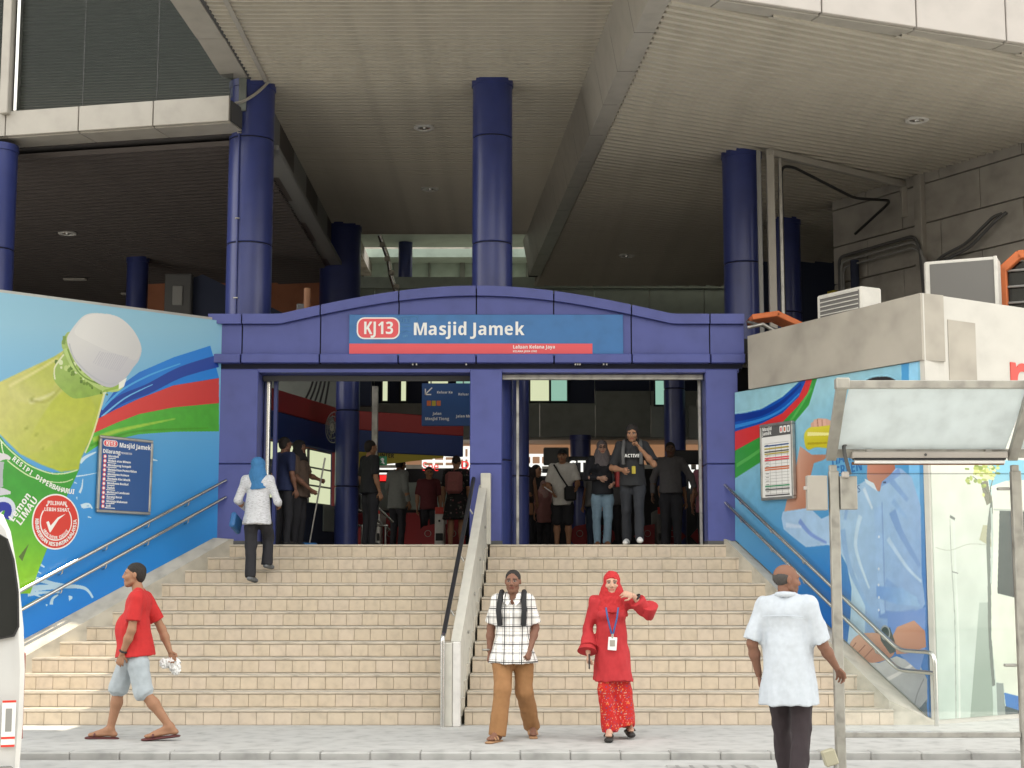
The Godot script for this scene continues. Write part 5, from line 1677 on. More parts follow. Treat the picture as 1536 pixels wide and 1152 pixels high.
# ---------------------------------------------------------------- notice boards
func notices() -> void:
	var lf := left_frame()
	var n := thing("notice_board", "steel framed blue notice board with a list of prohibitions on the drink poster", "notice board")
	n.transform = lf * Transform3D(Basis(Vector3(0, 0, 1), -0.015), Vector3(-1.52, 2.785, 0.03))
	put("board", box_mesh(Vector3(0, 0, 0), Vector3(0.78, 0.90, 0.03), 0.004), M.sign_navy, n)
	frame_bars(n, 0.80, 0.92, 0.034, M.dull_steel)
	put("code_ring", prism_mesh(lozenge(-0.35, -0.14, 0.335, 0.415, 0.038), 0.015, 0.018), M.letter, n)
	put("code_field", prism_mesh(lozenge(-0.343, -0.147, 0.342, 0.408, 0.032), 0.017, 0.020), M.sign_red, n)
	var b := MB.new()
	b.add_mesh(text_mesh("KJ13", 0.05, true, 0.002, true), Transform3D(Basis(), Vector3(-0.245, 0.375, 0.021)))
	b.add_mesh(text_mesh("Masjid Jamek", 0.056, true, 0.002), Transform3D(Basis().scaled(Vector3(0.95, 1, 1)), Vector3(-0.115, 0.365, 0.016)))
	b.add_mesh(text_mesh("Dilarang", 0.046, true, 0.002), Transform3D(Basis(), Vector3(-0.355, 0.275, 0.016)))
	b.add_mesh(text_mesh("PROHIBITED", 0.022, false, 0.002), Transform3D(Basis(), Vector3(-0.09, 0.27, 0.016)))
	var rows := ["Merokok", "Makan atau Minum", "Membuang Sampah", "Melekatkan Poster/Iklan", "Membawa Haiwan", "Bermain Alat Muzik", "Membawa Basikal", "Duduk", "Melintasi Landasan", "Barang Berat", "Menjaja Makanan", "Judi"]
	var k := MB.new()
	for i in rows.size():
		var y := 0.212 - 0.0545 * i
		b.add_mesh(text_mesh(rows[i], 0.026, true, 0.002), Transform3D(Basis(), Vector3(-0.27, y + 0.008, 0.016)))
		b.box(Vector3(-0.215, y - 0.018, 0.0165), Vector3(0.11 + 0.02 * (i % 3), 0.008, 0.002))
		var c := []
		var c2 := []
		for j in 16:
			c.append(Vector2(-0.318 + cos(TAU * j / 16.0) * 0.025, y + sin(TAU * j / 16.0) * 0.025))
			c2.append(Vector2(-0.318 + cos(TAU * j / 16.0) * 0.016, y + sin(TAU * j / 16.0) * 0.016))
		k.prism(PackedVector2Array(c), 0.014, 0.017)
		b.prism(PackedVector2Array(c2), 0.015, 0.0185)
	put("lettering", b.mesh(), M.letter, n)
	put("prohibition_rings", k.mesh(), M.sign_red, n)
	# the line map on the shirt poster
	var rf := right_frame()
	var m := thing("line_notice", "steel framed white fare and timetable board with coloured rows on the shirt poster", "notice board")
	m.transform = rf * Transform3D(Basis(), Vector3(1.0, 2.985, 0.035))
	put("board", box_mesh(Vector3(0, 0, 0), Vector3(0.64, 0.92, 0.03), 0.004), M.white_plain, m)
	put("header", box_mesh(Vector3(0, 0.385, 0.016), Vector3(0.63, 0.14, 0.004)), M.grey_dark, m)
	frame_bars(m, 0.67, 0.95, 0.045, M.dull_steel)
	var h := MB.new()
	h.add_mesh(text_mesh("Masjid", 0.045, true, 0.002), Transform3D(Basis(), Vector3(-0.29, 0.415, 0.018)))
	h.add_mesh(text_mesh("Jamek", 0.045, true, 0.002), Transform3D(Basis(), Vector3(-0.29, 0.36, 0.018)))
	for i in 3:
		h.prism(PackedVector2Array(lozenge(0.075 + 0.075 * i, 0.135 + 0.075 * i, 0.345, 0.43, 0.015)), 0.016, 0.020)
	put("lettering", h.mesh(), M.letter, m)
	for i in 3:
		put("pictogram", box_mesh(Vector3(0.105 + 0.075 * i, 0.385, 0.020), Vector3(0.028, 0.05, 0.003)), [M.sign_red, M.orange, M.grey_mid][i], m)
	var bars := [[0.20, M.sign_navy], [0.165, M.yellow_band], [0.125, M.grey_dark], [0.10, M.yellow_band], [0.045, M.sign_red], [0.02, M.sign_red], [-0.075, M.orange], [-0.10, M.orange], [-0.305, M.green_sign], [-0.345, M.grey_dark], [-0.42, M.grey_dark]]
	for r in bars:
		put("colour_row", box_mesh(Vector3(0.0, r[0], 0.017), Vector3(0.50, 0.016, 0.003)), r[1], m)
	var g := MB.new()
	for i in 18:
		g.box(Vector3(0.0, 0.23 - 0.037 * i, 0.0165), Vector3(0.50, 0.003, 0.002))
	for i in 4:
		g.box(Vector3(-0.14 + 0.12 * i, -0.10, 0.0165), Vector3(0.003, 0.62, 0.002))
	for i in 14:
		g.box(Vector3(-0.20, 0.212 - 0.045 * i, 0.0165), Vector3(0.06, 0.008, 0.002))
	put("table_lines", g.mesh(), M.grey_mid, m)


func frame_bars(n: Node3D, w: float, h: float, d: float, m: Material) -> void:
	var t := 0.035
	for s in [-1, 1]:
		put("frame_bar", box_mesh(Vector3(0, s * (h * 0.5 - t * 0.4), 0.004), Vector3(w, t, d + 0.01), 0.008), m, n)
		put("frame_bar", box_mesh(Vector3(s * (w * 0.5 - t * 0.4), 0, 0.004), Vector3(t, h - t * 1.9, d + 0.01), 0.008), m, n)


# ---------------------------------------------------------------- stair rails
func rails() -> void:
	var lf := left_frame()
	var l := thing("wall_handrail", "pair of steel handrails sloping along the drink poster left of the stairs", "handrail")
	for k in 2:
		var dy := -0.22 * k
		put("rail", tube_mesh(rounded([lf * Vector3(0.05, 2.80 + dy, 0.09), lf * Vector3(-3.55, 1.135 + dy, 0.09), lf * Vector3(-4.2, 1.135 + dy, 0.09)], 0.15), 0.022, 12), M.steel, l)
		for i in 6:
			var s := -0.55 - 0.62 * i
			var y := 2.80 + dy + (s - 0.05) * 0.4625
			put("bracket", tube_mesh(rounded([lf * Vector3(s, y - 0.01, 0.09), lf * Vector3(s, y - 0.07, 0.07), lf * Vector3(s, y - 0.08, 0.0)], 0.03), 0.009, 8), M.steel, l)
	put("end_post", tube_mesh([lf * Vector3(-4.2, 0.0, 0.09), lf * Vector3(-4.2, 1.16, 0.09)], 0.022, 12), M.steel, l)
	var rf := right_frame()
	var r := thing("wall_handrail", "pair of steel handrails sloping down along the shirt poster to a bent end post", "handrail")
	put("rail", tube_mesh(rounded([rf * Vector3(-0.13, 2.78, 0.10), rf * Vector3(3.22, 0.765, 0.10), rf * Vector3(3.80, 0.765, 0.12), rf * Vector3(3.80, 0.0, 0.12)], 0.12), 0.024, 12), M.steel, r)
	put("rail", tube_mesh(rounded([rf * Vector3(-0.13, 2.55, 0.10), rf * Vector3(3.20, 0.55, 0.10), rf * Vector3(3.79, 0.55, 0.12)], 0.12), 0.024, 12), M.steel, r)
	for k in 2:
		for i in 5:
			var s := 0.25 + 0.64 * i
			var y := 2.78 - 0.23 * k - (s + 0.13) * 0.6012
			put("bracket", tube_mesh(rounded([rf * Vector3(s, y - 0.01, 0.10), rf * Vector3(s, y - 0.07, 0.08), rf * Vector3(s, y - 0.08, 0.0)], 0.03), 0.009, 8), M.steel, r)


# ---------------------------------------------------------------- street shelter, right foreground
func shelter() -> void:
	var s := thing("street_shelter", "grey metal street shelter with a pale sloping roof panel at right", "shelter", Vector3(2.70, -0.055, -12.9))
	var w := 1.53
	for k in 3:
		var x := w * k
		put("post", box_mesh(Vector3(x, 1.28, 0), Vector3(0.060, 2.56, 0.060), 0.006), M.shelter_metal, s)
		put("post_sleeve", box_mesh(Vector3(x + 0.004, 1.26, 0.004), Vector3(0.080, 2.5, 0.075), 0.008), M.shelter_metal, s)
		put("base_plate", box_mesh(Vector3(x, 0.01, 0), Vector3(0.2, 0.02, 0.2), 0.004), M.dull_steel, s)
		# side arm of the roof, up towards the street
		var a := Vector3(x - 0.01, 2.63, 0.0)
		var e := Vector3(x - 0.06, 3.13, 0.70)
		var d := (e - a).normalized()
		put("roof_arm", box_mesh((a + e) * 0.5, Vector3(0.085, 0.055, a.distance_to(e) + 0.05), 0.006, Basis(Vector3(1, 0, 0), d.cross(Vector3(1, 0, 0)).normalized(), d)), M.shelter_metal, s)
		put("arm_cap", box_mesh(e + Vector3(0, 0.03, 0.03), Vector3(0.11, 0.09, 0.10), 0.01), M.shelter_metal, s)
	put("lower_rail", box_mesh(Vector3(w, 2.66, -0.01), Vector3(w * 2 + 0.02, 0.075, 0.06), 0.006), M.shelter_metal, s)
	put("upper_rail", box_mesh(Vector3(w - 0.06, 3.155, 0.71), Vector3(w * 2 + 0.1, 0.065, 0.06), 0.006), M.shelter_metal, s)
	for k in 2:
		var a := Vector3(0, 2.685, 0.03)
		var e := Vector3(0, 3.14, 0.69)
		var d := (e - a).normalized()
		put("roof_panel", box_mesh((a + e) * 0.5 + Vector3(w * (k + 0.5) - 0.035, 0.01, 0), Vector3(w - 0.09, 0.008, a.distance_to(e)), 0.0, Basis(Vector3(1, 0, 0), d.cross(Vector3(1, 0, 0)).normalized(), d)), M.frosted, s)
		put("glass_panel", box_mesh(Vector3(w * (k + 0.5), 1.42, -0.01), Vector3(w - 0.10, 2.12, 0.010)), M.shelter_glass, s)
		put("bottom_rail", box_mesh(Vector3(w * (k + 0.5), 0.335, 0), Vector3(w - 0.075, 0.045, 0.05), 0.006), M.dull_steel, s)
		put("glass_edge", box_mesh(Vector3(w * (k + 0.5), 2.488, -0.01), Vector3(w - 0.10, 0.012, 0.016)), M.pane, s)
		for y in [0.9, 2.36]:
			put("glass_clamp", box_mesh(Vector3(w * (k + 1) - 0.10, y, 0.0), Vector3(0.10, 0.025, 0.05), 0.006), M.dull_steel, s)
	put("foot_box", box_mesh(Vector3(-0.10, 0.16, 0.07), Vector3(0.11, 0.13, 0.09), 0.01, Basis(Vector3(0, 0, 1), 0.3)), M.yellow_grey, s)
	put("foot_pipe", tube_mesh([Vector3(-0.05, 0.0, 0.08), Vector3(-0.05, 0.12, 0.08)], 0.022, 8), M.dull_steel, s)
	var f := thing("tube_lamp", "long batten lamp fitting hung under the shelter roof", "lamp", Vector3(3.50, 2.53, -12.86), 0.0)
	put("housing", box_mesh(Vector3(0, 0.055, 0), Vector3(1.30, 0.055, 0.11), 0.008), M.panel_white, f)
	put("slot", box_mesh(Vector3(0, 0.022, 0.01), Vector3(1.27, 0.014, 0.08)), M.black, f)
	put("tube", tube_mesh([Vector3(-0.63, 0.0, 0.02), Vector3(0.63, 0.0, 0.02)], 0.017, 10), M.white_plain, f)
	put("reflector", box_mesh(Vector3(0, -0.012, -0.03), Vector3(1.28, 0.025, 0.03), 0.004), M.brown_leather, f)
	put("screw", tube_mesh([Vector3(-0.04, 0.055, 0.05), Vector3(-0.04, 0.055, 0.062)], 0.012, 8), M.grey_dark, f)
	for k in [-1, 1]:
		put("hanger", box_mesh(Vector3(k * 0.5, 0.09, 0), Vector3(0.05, 0.03, 0.05)), M.dull_steel, f)
	var c := thing("switch_box", "grey metal switch box with a bent cable on the left shelter post", "switch box", Vector3(2.70, 2.26, -12.9))
	put("case", box_mesh(Vector3(-0.14, 0.01, 0.0), Vector3(0.17, 0.29, 0.09), 0.006), M.panel, c)
	put("case", box_mesh(Vector3(0.12, 0.01, 0.02), Vector3(0.14, 0.28, 0.08), 0.006), M.shelter_metal, c)
	put("hinge", box_mesh(Vector3(-0.235, 0.05, 0.02), Vector3(0.035, 0.03, 0.03), 0.004), M.panel_white, c)
	put("plug", box_mesh(Vector3(0.09, 0.16, 0.07), Vector3(0.06, 0.05, 0.05), 0.01), M.panel_white, c)
	put("cable", tube_mesh(rounded([Vector3(0.13, 0.16, 0.07), Vector3(0.09, 0.32, 0.07), Vector3(0.08, 0.42, 0.07), Vector3(0.17, 0.42, 0.06)], 0.07), 0.016, 8), M.grey_dark, c)


# outline of the tailgate window, narrower at the top
func tail_window(g: float) -> Array:
	var half := [Vector2(0.70, 0.29 - g), Vector2(0.77 + g, 0.305 - g), Vector2(0.795 + g, 0.35), Vector2(0.785 + g, 0.55), Vector2(0.755 + g, 0.74), Vector2(0.715 + g, 0.86), Vector2(0.64, 0.90 + g)]
	var out := half.duplicate()
	for i in range(half.size() - 1, -1, -1):
		out.append(Vector2(-half[i].x, half[i].y))
	return out


# ---------------------------------------------------------------- van, left foreground
func van() -> void:
	var th := 0.36
	var v := thing("parked_van", "white van at the left edge seen from behind", "van", Vector3(-2.81 - 0.85 * cos(th), -0.055, -9.0 + 0.85 * sin(th)), th)
	# half profile from sill to roof: half width, height
	var prof := [Vector2(0.80, 0.36), Vector2(0.838, 0.50), Vector2(0.85, 0.80), Vector2(0.85, 1.10), Vector2(0.835, 1.34), Vector2(0.80, 1.62), Vector2(0.745, 1.90), Vector2(0.70, 2.00), Vector2(0.60, 2.055), Vector2(0.35, 2.085), Vector2(0.0, 2.09)]
	var ring := []
	for p in prof:
		ring.append(p)
	for i in range(prof.size() - 2, -1, -1):
		ring.append(Vector2(-prof[i].x, prof[i].y))
	var b := MB.new()
	# stations along the length: z, inset; the tail is rounded
	var st := [[0.0, 0.032, 0.0], [-0.008, 0.014, 0.0], [-0.03, 0.004, 0.0], [-0.09, 0.0, 0.0], [-3.5, 0.0, 0.0], [-4.1, 0.02, -0.05], [-4.6, 0.10, -0.5]]
	for i in st.size() - 1:
		for k in ring.size() - 1:
			var q := []
			var nn := []
			for e in [[i, k], [i, k + 1], [i + 1, k + 1], [i + 1, k]]:
				var r: Vector2 = ring[e[1]]
				var tz: float = st[e[0]][0] - maxf(0.0, r.y - 1.0) * 0.11
				q.append(Vector3(r.x - signf(r.x) * st[e[0]][1], minf(r.y, 2.09 + st[e[0]][2]) - (st[e[0]][1] if r.y > 1.9 else 0.0), tz))
				var pr: Vector2 = ring[maxi(e[1] - 1, 0)]
				var nx: Vector2 = ring[mini(e[1] + 1, ring.size() - 1)]
				var tg := nx - pr
				nn.append((Vector3(tg.y, -tg.x, 0).normalized() + Vector3(0, 0, clampf(1.2 - 16.0 * absf(st[e[0]][0]), 0.0, 1.2))).normalized())
			b.squad(q[0], q[1], q[2], q[3], nn[0], nn[1], nn[2], nn[3])
	# tailgate face
	var face := PackedVector2Array()
	for r in ring:
		face.append(Vector2(r.x - signf(r.x) * 0.032, r.y - (0.032 if r.y > 1.9 else 0.0)))
	var idx := Geometry2D.triangulate_polygon(face)
	for i in range(0, idx.size(), 3):
		var q := []
		for j in 3:
			var p := face[idx[i + j]]
			q.append(Vector3(p.x, p.y, -maxf(0.0, p.y - 1.0) * 0.11))
		b.stri(q[0], q[1], q[2], Vector3(0, 0.1, 1), Vector3(0, 0.1, 1), Vector3(0, 0.1, 1))
	put("body", b.mesh(), M.van_white, v)
	# rear window, following the slope of the tailgate
	var tilt := Transform3D(Basis(Vector3(1, 0, 0), -0.11), Vector3(0, 1.0, 0.0))
	put("rear_window", prism_mesh(tail_window(0.0), 0.0, 0.012, tilt), M.van_glass, v)
	put("window_seal", prism_mesh(tail_window(0.012), -0.004, 0.006, tilt), M.rubber, v)
	put("third_stop_lamp", box_mesh(tilt * Vector3(0.6, 0.83, 0.014), Vector3(0.12, 0.05, 0.012), 0.004, tilt.basis), M.black, v)
	put("handle_strip", box_mesh(Vector3(0.20, 0.99, 0.02), Vector3(0.90, 0.085, 0.05), 0.02), M.grey_dark, v)
	put("number_plate", box_mesh(Vector3(0.21, 0.80, 0.012), Vector3(0.62, 0.17, 0.016), 0.004), M.black, v)
	put("plate_recess", box_mesh(Vector3(0.20, 0.80, 0.004), Vector3(0.72, 0.25, 0.012), 0.01), M.panel_white, v)
	var em := MB.new()
	var ring_path := PackedVector3Array()
	for i in 25:
		ring_path.append(Vector3(0.43 + cos(TAU * i / 24.0) * 0.08, 1.17 + sin(TAU * i / 24.0) * 0.055, 0.012))
	em.tube(ring_path, 0.010, 6)
	put("emblem", em.mesh(), M.steel, v)
	for sd in [-1, 1]:
		put("tail_lamp", box_mesh(Vector3(sd * 0.838, 0.95, -0.12), Vector3(0.022, 0.50, 0.14), 0.008), M.lamp_red, v)
		var w := MB.new()
		w.lathe(Vector3.ZERO, PackedVector2Array([Vector2(0.0, -0.1), Vector2(0.30, -0.1), Vector2(0.33, -0.07), Vector2(0.33, 0.07), Vector2(0.30, 0.1), Vector2(0.0, 0.1)]), 24)
		for z in [-0.95, -3.6]:
			var wh := put("wheel", w.mesh(), M.rubber, v, Transform3D(Basis(Vector3(0, 0, 1), PI / 2), Vector3(sd * 0.70, 0.33, z)))
			put("hub", tube_mesh([Vector3(0, -0.11, 0), Vector3(0, 0.11, 0)], 0.17, 16), M.dull_steel, wh)
	put("bumper", box_mesh(Vector3(0, 0.46, 0.03), Vector3(1.66, 0.20, 0.16), 0.04), M.grey_dark, v)
	var sk := put("sticker", box_mesh(Vector3(0.765, 0.80, 0.006), Vector3(0.075, 0.26, 0.006)), M.white_plain, v)
	for y in [0.925, 0.72, 0.675]:
		put("sticker_line", box_mesh(Vector3(0.765, y, 0.010), Vector3(0.075, 0.012, 0.003)), M.badge_red, sk)
	put("sticker_print", box_mesh(Vector3(0.765, 0.82, 0.010), Vector3(0.035, 0.13, 0.003)), M.grey_mid, sk)
	put("plate_character", text_mesh("A", 0.11, true, 0.003, true), M.letter, v, Transform3D(Basis(), Vector3(0.46, 0.80, 0.022)))


# ---------------------------------------------------------------- inside the station
func hall() -> void:
	struct("hall_floor", box_mesh(Vector3(0, TOP - 0.11, -27.4), Vector3(13.0, 0.2, 12.6)), M.floor)
	column(Vector3(-2.5, TOP, -23.2), 0.18, 5.3, [2.9, 4.05], "slim dark blue column inside the left doorway", "columns inside the hall")
	column(Vector3(0.10, TOP, -22.3), 0.15, 5.4, [3.0], "dark blue column just inside the right doorway beside the middle pillar", "columns inside the hall")
	column(Vector3(3.20, TOP, -30.0), 0.21, 6.2, [3.6, 5.2], "dark blue column far inside the right doorway", "columns inside the hall")
	column(Vector3(1.45, TOP, -32.4), 0.22, 4.5, [3.4], "dark column between the lit shops at the back", "columns inside the hall")
	# ticket office with its red and blue fascia, an L in plan
	var k := thing("ticket_office", "ticket office with red and blue fascia and lit windows inside the left doorway", "ticket office")
	var a := Vector3(-3.62, 0, -21.2)
	var e := Vector3(-2.72, 0, -25.0)
	var t := frame_at(a, e - a)
	# the frame's z points away from the hall, so its outer face is the other way
	var u := frame_at(e, a - e)
	u = frame_at(a, e - a)
	var l := a.distance_to(e)
	put("red_fascia", box_mesh(Vector3(l * 0.5, 4.08, 0.0), Vector3(l, 0.31, 0.10), 0.01), M.red_band, k, t)
	put("blue_fascia", box_mesh(Vector3(l * 0.5, 3.72, -0.01), Vector3(l, 0.40, 0.10), 0.01), M.blue_band, k, t)
	put("sill_wall", box_mesh(Vector3(l * 0.5, 2.32, 0.0), Vector3(l, 0.68, 0.08)), M.dark_blue_wall, k, t)
	put("end_wall", box_mesh(Vector3(l - 0.28, 2.76, 0.01), Vector3(0.50, 1.56, 0.1)), M.red_wall, k, t)
	for i in 3:
		var x0 := 0.15 + 1.05 * i
		var wd := put("window", box_mesh(Vector3(x0 + 0.48, 3.08, -0.02), Vector3(0.98, 0.84, 0.04)), M.grey_dark, k, t)
		for j in 3:
			put("pane", box_mesh(Vector3(x0 + 0.48, 2.80 + 0.275 * j, 0.004), Vector3(0.90, 0.245, 0.016)), M.window_glow if (i + j) % 4 != 1 else M.grey_panel, wd)
	put("counter_panel", box_mesh(Vector3(3.05, 2.45, 0.05), Vector3(0.55, 0.4, 0.03), 0.006), M.grey_panel, k, t)
	var c := Vector3(-2.62, 0, -24.9)
	var d := Vector3(-0.85, 0, -26.1)
	var t2 := frame_at(c, d - c)
	var l2 := c.distance_to(d)
	put("red_fascia", box_mesh(Vector3(l2 * 0.5, 4.08, 0.0), Vector3(l2, 0.31, 0.10), 0.01), M.red_band, k, t2)
	put("blue_fascia", box_mesh(Vector3(l2 * 0.5, 3.75, -0.01), Vector3(l2, 0.36, 0.10), 0.01), M.blue_band, k, t2)
	var yb := put("yellow_strip", prism_mesh([Vector2(0.0, 3.60), Vector2(l2 * 0.82, 3.60), Vector2(l2 * 0.82, 3.54), Vector2(0.25, 3.33), Vector2(0.0, 3.30)], -0.03, 0.02), M.yellow_band, k, t2)
	put("lettering", text_mesh("KAUNTER", 0.07, true, 0.004), M.black, yb, Transform3D(Basis(), Vector3(0.35, 3.53, 0.024)))
	put("roof", plate([Vector2(-6.5, -21.2), Vector2(-3.66, -21.2), Vector2(-2.75, -25.0), Vector2(-0.9, -26.2), Vector2(-6.5, -28)], 4.2, 4.26), M.dark, k)
	# things above the fascia: pale wall with cables
	tag(put("service_wall", box_mesh(Vector3(-3.6, 4.75, -25.9), Vector3(1.3, 1.1, 0.1)), M.grey_panel), "grey wall with service cables above the ticket office", "wall")
	var cb := thing("cable_bundle", "bundle of dark cables looping above the ticket office fascia", "cable")
	for i in 5:
		put("cable", tube_mesh(rounded([Vector3(-3.3 + 0.07 * i, 5.3, -25.7), Vector3(-3.35 + 0.07 * i, 4.75, -25.6 + 0.03 * i), Vector3(-3.55 + 0.1 * i, 4.35, -25.6), Vector3(-3.7 + 0.14 * i, 4.27, -25.5)], 0.2), 0.018, 6), M.black, cb)
	var fan := thing("wall_fan", "round wall fan on the blue fascia inside the left doorway", "fan", Vector3(-2.72, 3.82, -23.4), -0.9)
	var fm := MB.new()
	for r in [0.10, 0.17, 0.235]:
		var pth := PackedVector3Array()
		for i in 21:
			pth.append(Vector3(cos(TAU * i / 20.0) * r, sin(TAU * i / 20.0) * r, 0.06 - r * 0.2))
		fm.tube(pth, 0.008, 5)
	for i in 14:
		fm.tube(PackedVector3Array([Vector3(0, 0, 0.05), Vector3(cos(TAU * i / 14.0) * 0.235, sin(TAU * i / 14.0) * 0.235, 0.01)]), 0.004, 4)
	put("guard", fm.mesh(), M.grey_mid, fan)
	for i in 3:
		var an := TAU * i / 3.0
		put("blade", box_mesh(Vector3(cos(an) * 0.11, sin(an) * 0.11, 0.02), Vector3(0.17, 0.10, 0.008), 0.003, Basis(Vector3(0, 0, 1), an) * Basis(Vector3(1, 0, 0), 0.4)), M.grille, fan)
	put("motor", tube_mesh([Vector3(0, 0, -0.12), Vector3(0, 0, 0.05)], 0.06, 12), M.panel, fan)
	put("arm", tube_mesh([Vector3(0, 0, -0.1), Vector3(-0.12, -0.1, -0.2)], 0.02, 8), M.grey_mid, fan)
	# blue direction sign hanging in the left doorway
	var s := thing("direction_sign", "hanging dark blue direction sign with a white arrow inside the left doorway", "sign", Vector3(-1.0, 4.2, -23.5))
	put("board", box_mesh(Vector3(0.0, -0.02, 0), Vector3(0.78, 0.66, 0.05), 0.006), M.sign_navy, s)
	for x in [-0.25, 0.25]:
		put("hanger", tube_mesh([Vector3(x, 0.3, 0), Vector3(x, 0.75, 0)], 0.012, 6), M.grey_mid, s)
	var ar := MB.new()
	ar.box(Vector3(-0.285, 0.19, 0.027), Vector3(0.15, 0.018, 0.003), 0.0, Basis(Vector3(0, 0, 1), PI / 4))
	ar.box(Vector3(-0.335, 0.175, 0.027), Vector3(0.018, 0.10, 0.003))
	ar.box(Vector3(-0.295, 0.135, 0.027), Vector3(0.10, 0.018, 0.003))
	ar.add_mesh(text_mesh("Keluar Ke", 0.038, true, 0.002), Transform3D(Basis(), Vector3(-0.16, 0.17, 0.026)))
	ar.add_mesh(text_mesh("Keluar Ke", 0.038, true, 0.002), Transform3D(Basis(), Vector3(0.17, 0.14, 0.026)))
	ar.add_mesh(text_mesh("Jalan", 0.04, true, 0.002), Transform3D(Basis(), Vector3(-0.22, -0.16, 0.026)))
	ar.add_mesh(text_mesh("Masjid Tiong", 0.044, true, 0.002), Transform3D(Basis(), Vector3(-0.34, -0.24, 0.026)))
	ar.add_mesh(text_mesh("Jalan Mun", 0.04, true, 0.002), Transform3D(Basis(), Vector3(0.14, -0.20, 0.026)))
	put("lettering", ar.mesh(), M.letter, s)
	for i in 3:
		put("platform_tile", box_mesh(Vector3(-0.28 + 0.075 * i, 0.0, 0.027), Vector3(0.062, 0.08, 0.004)), M.orange if i != 1 else M.yellow_band, s)
	# exit sign on the steel post
	var ex := thing("exit_sign", "small green running man sign on the post inside the left doorway", "sign", Vector3(-1.94, 3.27, -22.9))
	put("board", box_mesh(Vector3.ZERO, Vector3(0.14, 0.135, 0.03), 0.005), M.green_sign, ex)
	put("figure", prism_mesh([Vector2(-0.03, -0.045), Vector2(0.0, -0.01), Vector2(-0.03, 0.02), Vector2(0.0, 0.045), Vector2(0.03, 0.03), Vector2(0.02, -0.01), Vector2(0.04, -0.05), Vector2(0.02, -0.05), Vector2(0.0, -0.03)], 0.014, 0.018), M.letter, ex)
	tag(put("door_post", box_mesh(Vector3(-2.06, 3.2, -22.95), Vector3(0.09, 2.4, 0.08), 0.008), M.dull_steel), "thin steel door post inside the left doorway carrying the green sign", "post")
	back_of_hall()
	gates()


